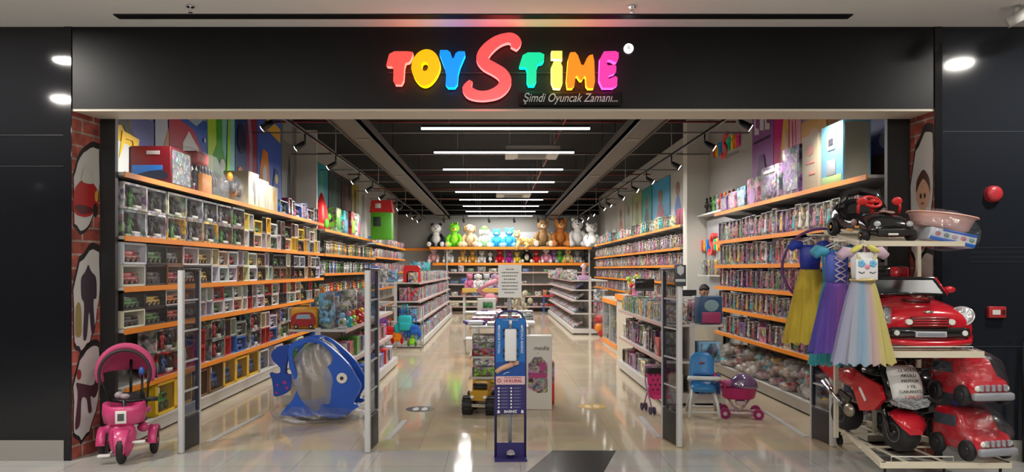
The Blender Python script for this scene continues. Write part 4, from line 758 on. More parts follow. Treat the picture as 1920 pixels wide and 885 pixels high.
# magazine gondola on the doll side
t=gondola('white gondola with sloping book shelves on the doll side of the aisle',1.84,2.72,18.3,27.0,[.52,.84,1.10,1.33],inset=.02,cx=2.28,top=1.4)
for z,x,nm in ((.142,1.86,'lowest'),(.522,1.88,'second'),(.842,1.90,'third'),(1.102,1.90,'fourth')):
    for k in range(26):
        y=18.45+.33*k; cn=['white','silver','red','blue','grey','black','pink','brown'][(k*3+int(z*10))%8]
        o=dup(PR['slim'][0],(x+.02,y,z+.02),(0,R(-62),PI),'%s picture book lying sloped on the %s shelf of the book gondola, %s from entrance'%(cn,nm,nth(k+1)),'picture books on the sloping shelves',(1,1,1)); o.rotation_euler=(0,R(60),0); o.location=(x+.03,y,z+.03); o.color=(*CN[cn],1); o.name='picture_book'
for k in range(16):
    y=18.5+.5*k; cn=['white','pink','silver','lilac','cream'][k%5]
    put('carton' if k%2 else 'slim',(1.98,y,1.332),PI/2,cn,None,'%s small pack on top of the book gondola, %s from entrance'%(cn,nth(k+1)),'packs on top of the book gondola')
for z,nm in ((.142,'lowest'),(.522,'second'),(.842,'third')): rowx(18.26,2.36,2.68,z,['carton'],['red','pink','white'],['white'],NN,'book gondola near end, %s level'%nm,'packs at the near end of the book gondola',.3)
t=thing('toy_windmill','pink and lilac doll furniture set on the book gondola top near end','doll furniture',(2.15,18.5,1.332)); G().rb((0,0,.06),(.26,.2,.12),.02).build('base',mat('lilac_toy',(.55,.35,.55),.4),t); G().lathe([(.06,.12),(.04,.3),(.09,.34),(.02,.42)],n=12).build('tower',mat('pinkwhite_toy',(.75,.5,.55),.4),t)
# net of balls
t=thing('ball_net','loose net of coloured play balls standing by the book gondola end','play balls',(2.62,17.8,0))
bc=['red','green','blue','orange','yellow','orange','red','yellow','green','orange']
for k,(x,z) in enumerate(((-.18,.42),(.05,.56),(.22,.44),(-.2,.22),(.02,.34),(.2,.24),(-.12,.1),(.05,.13),(.22,.1),(0,.24))):
    G().ell((x,rng.uniform(-.08,.08),z),.105,0,14,9).build('play_ball',TOY,t,color=CN[bc[k]])
G().ell((0.02,0,.34),(.36,.24,.37),0,18,12).build('net_bag',film('net',(.9,.9,.9),.93,.4),t)
# ------------------------------------------------------------------ checkout island
gondola('white gondola beside the checkout, doll games facing the aisle',1.95,2.68,8.75,12.1,[.52,.95],inset=.03,cx=2.29)
for z,hm,nm,ks in ((.142,.36,'lowest level',['art','figure','doll']),(.522,.4,'middle level',['doll','doll','art','doll']),(.952,.30,'top',['slim','slim','slim','carton'])):
    row(1.98,-1,8.85,12.0,z,ks,['pink','white','lilac','red','purple','cream','black'] if z<.9 else ['white','sky-blue','yellow','green','pink'],['pink','white','purple'],NN,'checkout gondola, '+nm,'packs on the checkout gondola',1,hmax=hm*.85,push=.02)
row(2.66,1,8.8,12.0,.952,['slim','slim','carton'],['pink','white','lilac'],['pink'],NN,'checkout gondola, cashier-facing top','packs on the cashier face of the gondola',1,hmax=.27)
rowx(8.7,2.36,2.66,.142,['art'],['blue','sky-blue'],['pink'],NN,'checkout gondola end, lowest','blue cartons at the gondola end',.36); rowx(8.7,2.36,2.66,.522,['art'],['sky-blue'],['pink'],NN,'checkout gondola end, middle','blue cartons at the gondola end',.4)
t=thing('doll_set_carton','big dark blue doll set carton on the near end of the checkout gondola','boxed doll',(2.52,8.78,.952)); G().rb((0,.13,.17),(.26,.26,.32),.01).build('carton',mat('set_navy',(.03,.09,.2),.35),t); G().rb((0,-.004,.08),(.22,.01,.13),.01).build('pink_picture',mat('set_pink',(.4,.05,.15),.4),t); G().ell((0,-.004,.22),(.09,.004,.07),0,14,6).build('pale_picture',mat('set_pale',(.25,.4,.45),.4),t)
# glass cabinet with orange top
t=thing('display_cabinet','white glass-fronted cabinet with an orange rim at the far end of the checkout','cabinet',(2.55,15.3,0))
G().box(-.25,.25,-.95,.95,0,.14).box(-.25,.25,-.95,.95,.98,1.02).box(.22,.25,-.95,.95,.14,.98).box(-.25,.25,-.95,-.92,.14,.98).box(-.25,.25,.92,.95,.14,.98).box(-.25,.25,-.02,.02,.14,.98).build('body',SHELFW,t)
G().box(-.262,-.25,-.95,.95,.9,.985).box(-.262,-.25,-.95,.95,0.05,.14).build('orange_rim',ORANGE,t)
for z in (.42,.68): G().box(-.22,.22,-.92,.92,z,z+.01).build('glass_shelf',GLASS,t)
for s in (-1,1): G().box(-.254,-.25,min(0,s*.9)+.03*(s>0),max(0,s*.9)-.03*(s<0),.15,.89).build('glass_door',GLASS,t)
for k in range(8): put('carton' if k%2 else 'slim',(2.34,14.6+.2*k,.152 if k%3 else .432),-PI/2,['white','pink','blue','cream'][k%4],None,'%s small item inside the glass cabinet, %s from entrance'%(['white','pink','blue','cream'][k%4],nth(k+1)),'items in the glass cabinet',(1,.8,.8))
t=thing('checkout_counter','cream checkout counter running from the aisle to the wall shelving','counter',(3.05,12.75,0))
G().box(-.78,.76,-.3,-.26,0,1.10).box(-.78,-.74,-.3,1.4,0,1.10).box(.72,.76,-.3,.3,0,1.10).build('front_panel',mat('counter_cream',(.6,.55,.45),.45),t); G().box(-.8,.78,-.34,.1,1.10,1.14).box(-.8,-.4,.1,1.42,1.10,1.14).build('worktop',SHELFW,t); G().box(-.815,-.80,-.34,1.42,1.04,1.14).build('orange_rim',ORANGE,t)
t=thing('monitor','black flat monitor seen from the back on the checkout counter','monitor',(2.55,12.9,1.14)); G().rb((0,0,.19),(.33,.03,.21),.008).build('screen_housing',BLKG,t); G().cyl((0,.01,0),(0,.01,.1),.015,n=8).build('stem',BLACK,t); G().rb((0,.02,.006),(.18,.14,.012),.004).build('base',BLACK,t)
t=thing('monitor','second low black screen beside the cashier','monitor',(3.22,12.7,1.14)); G().rb((0,0,.06),(.34,.03,.1),.006).build('screen_housing',BLACK,t); G().rb((0,.02,.006),(.18,.12,.012),.004).build('base',BLACK,t)
# flower-like sweets and toys on the counter
for k,(px,py,w_,h_,c) in enumerate(((1155,537,.18,.3,'pink'),(1165,548,.2,.2,'red'),(1180,532,.22,.34,'yellow'),(1192,542,.15,.28,'white'),(1142,545,.15,.22,'purple'))):
    p=P(px,py,13.6); y=13.3+.16*k; t=thing('counter_display','%s counter-top stand of small toys, %s from the monitor'%(c,nth(5-k)),'counter display',(2.5,y,1.142)); G().box(-w_/2,w_/2,-.05,.05,0,h_*.4).build('tray',PRINT,t,color=CN[c])
    g=G()
    for q in range(12): g.ell((rng.uniform(-w_/2,w_/2),rng.uniform(-.04,.04),h_*rng.uniform(.5,1)),rng.uniform(.025,.045),q%3,8,6)
    g.build('small_toys',[mat('cd%d_a'%k,CN[c],.4),mat('cd%d_b'%k,CN[['magenta','pink','lime','pink','magenta'][k]],.4),mat('cd_c',(.6,.55,.5),.4)],t)
    G().cyl((0,0,h_*.4),(0,0,h_*.9),.008,n=6).build('stem',GREYM,t)
row(3.86,-1,12.05,13.1,1.15,['art','carton','robot'],['black','yellow','grey'],['white'],NN,'ledge under the wall lettering','packs behind the cashier',1,hmax=.4) if 0 else None
o=thing('back_shelf','small shelf of dark and yellow packs on the panel behind the cashier','shelf',(3.8,12.9,1.5)); G().box(-.12,.105,-.8,.8,-.02,0).build('board',SHELFW,o)
for k in range(7): put('carton',(3.70,12.25+.2*k,1.502),-PI/2,['black','brown','yellow','grey','yellow','black','silver'][k],None,'%s pack on the little shelf behind the cashier, %s along'%(['black','brown','yellow','grey','yellow','black','silver'][k],nth(k+1)),'packs behind the cashier',(1,.8,1.1))
# ------------------------------------------------------------------ back wall
t=thing('display_shelving','back wall shelving with orange-fronted plush shelves across the end of the shop','shelving',(0.5,YB,0))
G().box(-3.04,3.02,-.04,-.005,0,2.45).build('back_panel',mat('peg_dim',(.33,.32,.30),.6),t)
for z,d,x0,x1 in ((2.44,.9,-3.04,3.06),(1.84,.6,-2.95,3.02)):
    h=G().box(x0,x1,-d,-.04,z-.03,z).build('shelf',SHELFW,t); G().box(x0,x1,-d-.015,-d,z-.09,z+.01).build('orange_front',ORANGE,h)
for z in (1.5,1.05,.6,.2): h=G().box(-2.4,3.02,-.7,-.04,z-.03,z).build('shelf',SHELFW,t); G().box(-2.4,3.02,-.712,-.70,z-.05,z+.003).build('price_rail',PINKR,h)
for x in (-2.4,-1.3,-.2,.9,2,3): G().box(x-.02,x+.02,-.7,-.04,0,2.42).build('divider',SHELFW,t) if x in(-2.4,3) else G().box(x-.02,x+.02,-.08,-.04,0,2.42).build('upright',SHELFW,t)
o=G().box(-3.85,-2.55,YB-.06,YB,2.32,2.42).build('trim_rail',ORANGE); tag(o,'orange rail on the bare back wall between vehicle wall and plush shelf','wall rail')
o=G().box(-.5,2.9,YB-.03,YB,2.75,3.05).build('wall_banner',mat('banner_pale',(.4,.42,.45),.5)); tag(o,'pale banner on the back wall behind the plush toys','banner')
k=0
for z in (1.502,1.052,.602,.202):
    x=-1.75
    while x<3.3:
        k+=1; w_=rng.uniform(.15,.32); c=rng.choice(['red','pink','blue','white','grey','green','cream','orange'])
        if rng.random()<.85:
            put('carton',(x+w_/2,YB-.66,z),0,c,None,'%s low pack on the back wall, %s shelf, %s from the vehicle side'%(c,{1.502:'highest small',1.052:'middle',.602:'low',.202:'lowest'}[z],nth(int((x+2)/.2)+1)),'low packs on the back wall shelves',(w_/.165,1,rng.uniform(.4,1.0)))
        x+=w_+rng.uniform(.03,.2)
# ------------------------------------------------------------------ plush toys
def plush(name,label,x,y,z,H,c,belly=None,muz=None,feet=None,ear='round',earc=None,eyes='low',hat=None,rz=0,limb=None,group=None,wide=1,head=None):
    belly=belly or c; muz=muz or belly; feet=feet or muz; earc=earc or c; limb=limb or c; head=head or c
    t=thing(name,label,'plush toy',(x,y,z),rz,group); s=H
    g=G().ell((0,.02*s,.30*s),(.2*s*wide,.17*s,.27*s),0,18,12).ell((0,.0,.52*s),(.12*s,.11*s,.1*s),0,14,8)
    for q in (-1,1):
        g.tube([(q*.15*s*wide,0,.48*s),(q*.26*s*wide,-.06*s,.34*s),(q*.24*s*wide,-.14*s,.2*s)],[.075*s,.075*s,.08*s],10,1)
        g.ell((q*.24*s*wide,-.15*s,.18*s),(.08*s,.08*s,.085*s),1,12,8)
        g.tube([(q*.13*s*wide,-.02*s,.12*s),(q*.2*s*wide,-.2*s,.1*s),(q*.24*s*wide,-.3*s,.1*s)],[.1*s,.09*s,.085*s],10,1)
    o=g.build('body',[FUR,mat('limb_%s'%label[:18],limb,.95,spec=.1)],t,color=c)
    G().ell((0,-.01*s,.73*s),(.2*s*wide,.17*s,.18*s),0,18,12).build('head',FUR,t,color=head)
    G().ell((0,-.13*s,.3*s),(.13*s*wide,.06*s,.17*s),0,14,8).build('belly_patch',FUR,t,color=belly)
    G().ell((0,-.16*s,.68*s),(.095*s*wide,.07*s,.07*s),0,12,8).build('muzzle',FUR,t,color=muz)
    G().ell((0,-.228*s,.7*s),(.028*s,.02*s,.02*s),0,8,6).build('nose',EYE_,t)
    for q in (-1,1):
        G().ell((q*.25*s*wide,-.37*s,.11*s),(.085*s,.035*s,.095*s),0,14,8).build('foot_pad',FUR,t,color=feet)
        if eyes=='top':
            G().ell((q*.1*s,-.08*s,.91*s),(.06*s,.06*s,.06*s),0,10,8).build('eye_bump',FUR,t,color=c); G().ell((q*.1*s,-.135*s,.92*s),(.025*s,.015*s,.025*s),0,8,6).build('eye',EYE_,t)
        else: G().ell((q*.075*s*wide,-.165*s,.78*s),(.02*s,.014*s,.022*s),0,8,6).build('eye',EYE_,t)
        if ear=='round': G().ell((q*.155*s*wide,.0,.88*s),(.065*s,.035*s,.065*s),0,12,8).build('ear',FUR,t,color=earc)
        elif ear=='flop': G().ell((q*.2*s*wide,-.03*s,.72*s),(.05*s,.06*s,.14*s),0,12,8).build('ear',FUR,t,color=earc)
        elif ear=='long': G().ell((q*.07*s,.0,1.0*s),(.04*s,.03*s,.15*s),0,12,8).build('ear',FUR,t,color=earc)
    if hat: G().lathe([(.17*s,.84*s),(.15*s,.93*s),(.08*s,1.0*s),(.01*s,1.03*s)],(0,0,0),14).build('cap',FUR,t,color=hat)
    return t
W=(.75,.74,.72);B_=(.02,.02,.02);BRN=(.3,.13,.05);TAN=(.62,.38,.18)
zt=2.442;yt=28.45
def X_(px,y=28.2): return (px-932)*y/F
plush('plush_panda','black and white panda plush, first on the top plush shelf',X_(817),yt,zt,.98,W,W,W,W,earc=B_,limb=B_)
plush('plush_frog','bright green frog plush with yellow feet beside the panda',X_(851),yt,zt,.98,(.2,.65,.03),(.3,.75,.06),(.75,.6,.15),(.75,.65,.3),ear='none',eyes='top',limb=(.2,.65,.03))
plush('plush_dog','tan dog plush with drooping ears beside the frog',X_(880),yt,zt,.96,(.6,.42,.24),(.6,.42,.24),(.7,.55,.38),(.72,.62,.48),ear='flop',earc=(.35,.18,.08),limb=(.6,.42,.24))
plush('plush_dog','white dog plush in a green cap, between tan dog and blue bears',X_(908),yt,zt,.80,W,(.4,.7,.4),W,W,ear='flop',earc=W,hat=(.15,.6,.08),limb=(.35,.65,.35))
plush('plush_bear','sky blue bear plush, nearer the green-capped dog',X_(931),yt,zt,.76,(.05,.36,.66),(.05,.36,.66),(.45,.6,.7),(.35,.55,.65),limb=(.05,.36,.66))
plush('plush_bear','sky blue bear plush with a raised head, nearer the leopard',X_(955),yt,zt,.80,(.06,.4,.72),(.06,.4,.72),(.5,.65,.72),(.35,.55,.65),limb=(.06,.4,.72))
t=thing('plush_leopard','spotted tan leopard plush lying along the top plush shelf','plush toy',(X_(985),yt-.2,zt))
G().tube([(-.3,0,.3),(-.2,.02,.24),(.05,.03,.19),(.35,.03,.17),(.6,.04,.14)],[.1,.13,.16,.15,.08],12,0).tube([(-.25,-.1,.2),(-.3,-.3,.06),(-.36,-.36,-.12)],[.07,.06,.055],8,0).tube([(.0,-.12,.12),(.1,-.3,.07),(-.05,-.36,-.08)],[.07,.06,.05],8,0).build('body',mat('leopard_fur',(.55,.36,.12),.95,bump=.9,bscale=50),t)
G().ell((-.32,-.02,.48),(.13,.12,.13),0,14,10).build('head',mat('leopard_fur'),t); G().ell((-.32,-.13,.44),(.07,.06,.05),0,10,7).build('muzzle',FUR,t,color=W)
for q in (-1,1): G().ell((-.32+q*.09,0,.6),.04,0,8,6).build('ear',mat('leopard_fur'),t); G().ell((-.32+q*.05,-.12,.51),.018,0,8,6).build('eye',EYE_,t)
g=G()
for k in range(26): a=rng.uniform(-1.2,1.2); x=rng.uniform(-.2,.55); g.ell((x,-.155*math.cos(a)+.03,.2+.15*math.sin(a)),(.018,.008,.018),0,6,4)
g.build('spot_pattern',mat('leopard_spot',(.12,.05,.02),.9),t)
plush('plush_bear','giant grey-brown bear plush with white feet and muzzle',X_(1019),yt,zt,1.16,(.25,.15,.07),(.25,.15,.07),(.6,.5,.38),(.72,.66,.55),limb=(.25,.15,.07),wide=.95)
plush('plush_bear','giant chestnut bear plush with orange-brown feet',X_(1052),yt,zt,1.18,(.38,.13,.03),(.36,.12,.03),(.6,.32,.14),(.5,.2,.06),limb=(.38,.13,.03),wide=.92)
plush('plush_bear','giant white bear plush beside the chestnut bear',X_(1084),yt,zt,1.2,W,W,W,W,limb=W,wide=.92)
plush('plush_bear','white fluffy bear plush leaning at the doll-wall end of the top shelf',X_(1105),yt-.9,zt-.05,.98,W,(.74,.68,.66),W,W,limb=W,rz=.3,wide=1.1)
z2=1.842;y2=28.65
lst=[(812,.75,(.7,.4,.42),'round','pale pink bear plush',W),(840,.72,(.62,.64,.6),'flop','white curly lamb plush lying forward',W),(867,.6,(.62,.38,.12),'round','golden bear plush',(.7,.5,.3)),(886,.6,(.55,.28,.06),'round','amber bear plush',(.7,.5,.3)),(903,.56,(.6,.58,.55),'round','off-white bear plush',W),(919,.5,W,'round','small panda plush',W),(937,.62,(.5,.015,.03),'round','red bear plush',(.6,.3,.3)),(955,.5,(.35,.03,.3),'long','magenta rabbit plush',(.5,.2,.4)),(970,.5,(.75,.6,.06),'round','yellow plush with big eyes',W),(988,.78,(.02,.02,.02),'none','penguin plush with cream belly',(.65,.6,.45)),(1006,.56,(.55,.03,.04),'round','red and white monkey plush',(.65,.5,.45)),(1025,.72,(.68,.3,.42),'round','pink elephant plush with grey head',W),(1040,.6,(.3,.12,.35),'long','violet rabbit plush',(.2,.3,.6)),(1050,.62,(.12,.42,.05),'none','green dragon plush',(.5,.6,.2)),(1066,.66,(.72,.62,.3),'none','cream duck plush with orange beak',(.8,.3,.05)),(1084,.55,(.4,.38,.36),'round','grey mouse plush',(.5,.48,.46)),(1101,.6,(.04,.04,.045),'round','charcoal dog plush',(.2,.2,.2))]
for k,(px,H,c,ear,nm,m_) in enumerate(lst):
    belly={'penguin plush with cream belly':(.65,.6,.45),'small panda plush':W}.get(nm,c)
    plush('plush_toy',nm+' seated on the second plush shelf',X_(px,28.4),y2,z2,H*.92,c,belly,m_,m_ if 'panda' not in nm else B_,ear=ear,earc=B_ if 'panda' in nm else c,limb=B_ if 'panda' in nm else c,wide=.95,head=(.6,.6,.6) if 'elephant' in nm else None)
# things on lower back area
t=thing('side_table','small table with blue legs and red top by the back wall','table',(2.0,27.5,0)); G().rb((0,0,.62),(.62,.4,.05),.01).rb((0,0,.3),(.56,.36,.03),.01).build('tabletop',mat('toy_red'),t)
for x in (-.28,.28):
    for y in (-.17,.17): G().box(x-.02,x+.02,y-.02,y+.02,0,.6).build('leg',mat('toy_blue',(.03,.1,.4),.4),t)
t=thing('low_table','long beige low table in front of the back wall shelves','table',(-1.0,27.2,0)); G().rb((0,0,.42),(1.5,.5,.06),.01).build('tabletop',mat('beige_top',(.55,.48,.36),.5),t)
for x in (-.68,.68): G().box(x-.03,x+.03,-.2,.2,0,.39).build('leg',SHELFW,t)
# ------------------------------------------------------------------ centre display
t=gondola('low centre display unit behind the sanitiser stand, board games stacked on its shelves',-.31,.36,8.75,11.3,[.34,.58,.93],inset=.0,base=.1)
def flat(x,y,z,w_,d,h_,c,lb,grp=None,nm='board_game_box',m=None):
    t=thing(nm,lb,'boxed game',(x,y,z),R(rng.uniform(-3,3)),grp); G().rb((0,0,h_/2),(w_,d,h_),.004).build('carton',m or PRINT,t,color=CN[c]); G().box(-w_*.42,w_*.42,-d/2-.003,-d/2,h_*.2,h_*.8).build('spine_label',PRINTF,t,color=CN[c]); return t
for k,(z,h_,c) in enumerate(((.102,.11,'pink'),(.215,.11,'yellow'),(.342,.11,'lime'),(.455,.1,'white'),(.582,.08,'red'),(.665,.07,'grey'),(.74,.08,'white'))):
    flat(-.14,8.92,z,.3,.32,h_,c,'%s flat board game box in the stack beside the sanitiser stand, %s from the bottom'%(c,nth(k+1)),'board games stacked in the centre unit')
for k in range(5): flat(.12,8.92,.102+.12*k if k<2 else .342+.12*(k-2) if k<4 else .582,.2,.3,.1,['blue','white','purple','cream','red'][k],'%s flat game box on the media-carton side of the centre unit, %s up'%(['blue','white','purple','cream','red'][k],nth(k+1)),'games behind the sanitiser stand')
t=thing('blue_board_game','purple-blue curved game pack leaning on the top corner of the centre unit','boxed game',(-.28,9.0,.932),R(10)); G().rb((0.02,.1,.0+.02),(.24,.3,.04),.01).build('carton',mat('game_bluepurple',(.1,.07,.4),.35),t); G().box(-.08,.1,-.055,-.051,.005,.035).build('spine_label',WHITEC,t)
for k,(x,y,c,h_) in enumerate(((-.02,9.05,'silver',.03),(.2,8.98,'white',.05),(-.18,9.5,'pink',.06),(.15,9.5,'cream',.04),(-.15,10,'white',.08),(.17,10.05,'red',.05),(-.16,10.5,'blue',.07),(.15,10.6,'white',.06),(0,11.05,'pink',.05))):
    flat(x,y,.932,.28 if k>1 else .2,.32,h_,c,'%s flat set lying on top of the centre unit, %s from the sanitiser stand'%(c,nth(k+1)),'flat sets on top of the centre unit',nm='flat_craft_set')
t=thing('doll_house_carton','tall white carton with a doll house window and cursive lettering beside the sanitiser stand','boxed toy',(.465,8.5,.002),R(-2))
G().rb((0,.1,.42),(.32,.2,.84),.006).build('carton',mat('carton_white',(.66,.64,.60),.5),t)
G().prism([(-.11,.25),(-.11,.52),(-.04,.6),(.04,.6),(.11,.52),(.11,.2),(-.0,.19)],-.004,0).build('window_picture',PRINTF,t,color=(.35,.25,.3))
G().box(-.1,.1,-.006,-.004,.36,.42).box(.02,.09,-.006,-.004,.44,.54).build('pink_print',mat('carton_magenta',(.4,.05,.2),.5),t)
text('media',.07,mat('ink'),t,(.035,-.002,.7),shear=.3,sx=1.05); text('ıl',.03,mat('ink'),t,(0,-.002,.645))
t=thing('red_side_pack','narrow red and dark pack standing against the white doll house carton','boxed toy',(.64,8.7,.002)); G().rb((0,.1,.27),(.06,.18,.5),.01).build('carton',PRINT,t,color=CN['red']); G().rb((0,-.0,.17),(.05,.01,.2),.004).build('front_picture',mat('toy_red'),t)
# yellow toy truck
t=thing('toy_monster_truck','black and yellow toy truck with big ribbed tyres on the floor by the centre unit','toy truck',(-.20,8.2,0),R(-8))
G().rb((0,.18,.20),(.2,.36,.08),.02).rb((0,.2,.29),(.19,.2,.12),.03).prism([(-.09,.16),(-.1,.26),(.1,.26),(.09,.16)],-.02,.04).build('body',mat('truck_yellow',(.5,.27,.015),.35),t)
G().rb((0,.095,.3),(.16,.02,.07),.01).build('windscreen',BLKG,t); G().rb((0,-.03,.11),(.2,.04,.04),.01).build('front_bumper',CHROME,t)
for s in (-1,1): G().ell((s*.07,-.03,.2),(.025,.012,.02),0,10,6).build('headlight',mat('lamp_white',(.8,.8,.75),.2),t)
for x in (-.13,.13):
    for y in (.03,.34):
        w_=G().cyl((x-.045,y,.1),(x+.045,y,.1),.1,n=20).build('wheel',RUBBER,t)
        g=G()
        for a in range(14): c_=Matrix.Translation((x,y,.1))@Matrix.Rotation(2*PI*a/14,4,'X'); g.box(-.05,.05,-.012,.012,.092,.108,0,c_)
        g.build('tread',RUBBER,w_); G().cyl((x-.048,y,.1),(x+.048,y,.1),.045,n=12).build('hub',mat('truck_yellow'),w_)
# second table with magazine stacks
t=thing('display_table','white display table behind the centre unit, magazines stacked on top','table',(.12,12.6,0)); G().rb((0,0,.72),(1.0,1.1,.05),.01).build('tabletop',SHELFW,t)
for x in (-.45,.45):
    for y in (-.5,.5): G().box(x-.025,x+.025,y-.025,y+.025,0,.7).build('leg',SHELFW,t)
G().box(-.45,.45,-.5,.5,.25,.27).build('lower_shelf',SHELFW,t)
for i,(x,y,n_,c,c2) in enumerate(((-.2,12.3,6,'white','red'),(.2,12.3,5,'cream','grey'),(-.2,12.8,8,'pink','white'),(.35,12.8,7,'white','silver'))):
    for q in range(n_): flat(x+.1+rng.uniform(-.012,.012),y,.748+.021*q,.34,.4,.02,c if q%2 else c2,'%s thin set in the %s pile on the display table, %s up'%((c if q%2 else c2),('near vehicle-side','near doll-side','rear vehicle-side','rear doll-side')[i],nth(q+1)),'flat sets piled on the display table',nm='flat_craft_set')
t=thing('craft_box','white box with a bright picture of beads standing on the display table','boxed toy',(-.05,12.0+.1,.748+.1)); t.location=(-.17,12.05,.876); G().rb((0,.05,.13),(.3,.1,.25),.008).build('carton',mat('carton_white'),t); G().rb((.02,-.004,.15),(.16,.008,.1),.01).build('bead_picture',PRINTF,t,color=(.05,.3,.1)); G().rb((0,-.004,.05),(.18,.008,.04),.01).build('purple_title',mat('title_purple',(.2,.08,.3),.5),t)
t=thing('plush_flamingo','pink long-necked plush arching over the centre display','plush toy',(-.12,12.8,.92)); G().ell((0,0,.16),(.13,.1,.12),0,12,8).tube([(-.05,0,.22),(-.2,0,.32),(-.05,0,.42),(.15,0,.5)],[.05,.045,.04,.05],8,0).build('body',FUR,t,color=(.7,.3,.35)); G().ell((.17,0,.52),(.08,.06,.07),0,10,8).build('head',FUR,t,color=(.7,.25,.35))
t=thing('standing_shelf','narrow shelf tower with a yellow-edged top behind the paper notice','shelving',(-.2,14.2,0))
G().box(-.45,.45,-.25,.25,1.20,1.24).build('shelf',SHELFW,t); G().box(-.45,.45,-.262,-.25,1.17,1.25).build('price_rail',mat('rail_yellow',(.7,.45,.1),.4),t)
for x in (-.42,.42): G().box(x-.02,x+.02,-.2,.2,0,1.2).build('upright',SHELFW,t)
for z in (.3,.8): G().box(-.42,.42,-.24,.24,z-.02,z).build('lower_shelf',SHELFW,t)
for k,c in enumerate(('pink','white','silver','lilac','white')):
    plush('plush_doll','small %s soft doll on the shelf tower behind the notice, %s along'%(c,nth(k+1)),-.52+.16*k,14.15,1.242,.3,CN[c],limb=CN[c],ear='flop' if k%2 else 'round')
t=thing('potted_greenery','beige dried plant bunch behind the edge of the paper notice','plant',(.42,13.6,.0)); G().lathe([(.1,0),(.13,.3),(.12,.32)],n=14).build('pot',mat('pot_white',(.6,.58,.52),.5),t)
g=G()
for k in range(26):
    a=rng.uniform(0,6.28); r_=rng.uniform(.03,.2); z=rng.uniform(.8,1.25); g.tube([(0,0,.3),(r_*.5*math.cos(a),r_*.5*math.sin(a),z*.7),(r_*math.cos(a),r_*math.sin(a),z)],.004,4,0); g.ell((r_*math.cos(a),r_*math.sin(a),z),(.05,.02,.06),0,8,5,rot=Matrix.Rotation(a,3,'Z'))
g.build('foliage',mat('dried_leaf',(.5,.45,.33),.8),t)
# ------------------------------------------------------------------ sanitiser stand
p=P(957,860,6.3); t=thing('sanitiser_stand','tall blue hand sanitiser stand with pedal, poster panel and loop top','sanitiser stand',(p.x,6.3,0),R(2))
FR=mat('stand_navy',(.03,.025,.13),.4); w2=.125
G().tube([(-w2,0,.02),(-w2,0,1.15),(-w2+.03,0,1.22),(-w2+.07,0,1.245),(w2-.07,0,1.245),(w2-.03,0,1.22),(w2,0,1.15),(w2,0,.02)],.011,8).build('tube_frame',FR,t)
G().box(-.135,.135,-.10,.10,.0,.02).prism([(-.13,.02),(-.13,.14),(.13,.14),(.13,.02)],-.006,.004).build('base_plate',FR,t)
G().box(-w2,w2,-.012,-.006,.38,1.19).build('poster_panel',FR,t)
G().box(-w2+.002,w2-.002,-.0135,-.0121,.72,1.185).build('blue_print',mat('stand_blue',(.012,.15,.48),.4),t)
g=G(); g.box(-w2+.002,w2-.002,-.0137,-.0136,.64,.82); g.build('blue_print_lower',mat('stand_blue_deep',(.01,.07,.32),.4),t)
G().box(-w2+.003,w2-.003,-.0152,-.014,.63,.70).build('rule_banner',mat('banner_pink',(.66,.45,.47),.5),t)
RT=mat('stand_red_ink',(.42,.02,.04),.5); WT=mat('stand_white_ink',(.75,.75,.78),.5)
text('14 KURAL',.036,RT,t,(.02,-.016,.66),name='banner_lettering',off=.0006); G().torus((-.095,-.016,.665),(0,1,0),.014,.003,16,6).build('round_emblem',RT,t)
text('YENİ KORONAVİRÜSE KARŞI',.011,RT,t,(.02,-.016,.688),name='banner_lettering')
text('PEDALA BASINIZ',.029,WT,t,(-.096,-.0145,1.0),(PI/2,-PI/2,0),name='side_lettering'); text('PEDALA BASINIZ',.029,WT,t,(.096,-.0145,1.0),(PI/2,PI/2,0),name='side_lettering')
for s in (-1,1): G().prism([(s*.096-.01,1.115),(s*.096,1.135),(s*.096+.01,1.115),(s*.096+.004,1.115),(s*.096+.004,1.105),(s*.096-.004,1.105),(s*.096-.004,1.115)],-.016,-.014).build('arrow_mark',WT,t)
text('BASINIZ',.03,WT,t,(0,-.0145,.402),name='foot_lettering',off=.0008); text('T.C. SAĞLIK BAKANLIĞI',.012,WT,t,(0,-.0145,1.172),name='top_lettering')
for s in (-1,1): G().prism([(s*.1-.012,.39),(s*.1-.008,.415),(s*.1+.006,.415),(s*.1+.012,.39)],-.016,-.014).build('foot_mark',WT,t)
g=G()
for c_ in (0,1):
    for r_ in range(7):
        x=-.1+.105*c_; z=.60-.027*r_; g.box(x-.006,x+.008,-.0155,-.014,z-.007,z+.007); g.box(x+.02,x+.085,-.015,-.014,z+.002,z+.0045,1); g.box(x+.02,x+.07,-.015,-.014,z-.004,z-.0015,1)
g.build('rule_icon_print',[WT,mat('stand_pale_ink',(.25,.24,.42),.5)],t)
G().rb((0,-.035,.965),(.1,.05,.27),.012).build('dispenser',mat('dispenser_white',(.72,.73,.73),.35),t)
for s in (-1,1):
    for z in (.87,.92,1.04,1.09): G().rb((s*.055,-.03,z),(.016,.03,.02),.003).build('bracket_clip',BLACK,t)
G().cyl((0,-.03,1.10),(0,-.03,1.13),.012,n=10).rb((0,-.045,1.135),(.02,.05,.012),.004).build('pump_nozzle',mat('clip_grey',(.25,.25,.27),.4),t); G().rb((0,-.02,1.155),(.024,.012,.03),.003).build('lens_window',WT,t)
g=G(); g.tube([(-.122,-.018,.735),(-.08,-.02,.765),(-.03,-.022,.785),(.02,-.022,.80)],[.02,.021,.024,.02],10); 
for k in range(4): g.tube([(.015,-.022,.79+.006*k),(.045,-.024,.80+.008*k),(.07,-.024,.806+.007*k)],[.0065,.006,.005],6)
g.tube([(-.02,-.022,.80),(.0,-.026,.822),(.03,-.026,.83)],[.009,.008,.006],6); g.build('hand_print',mat('hand_print',(.6,.36,.25),.5),t)
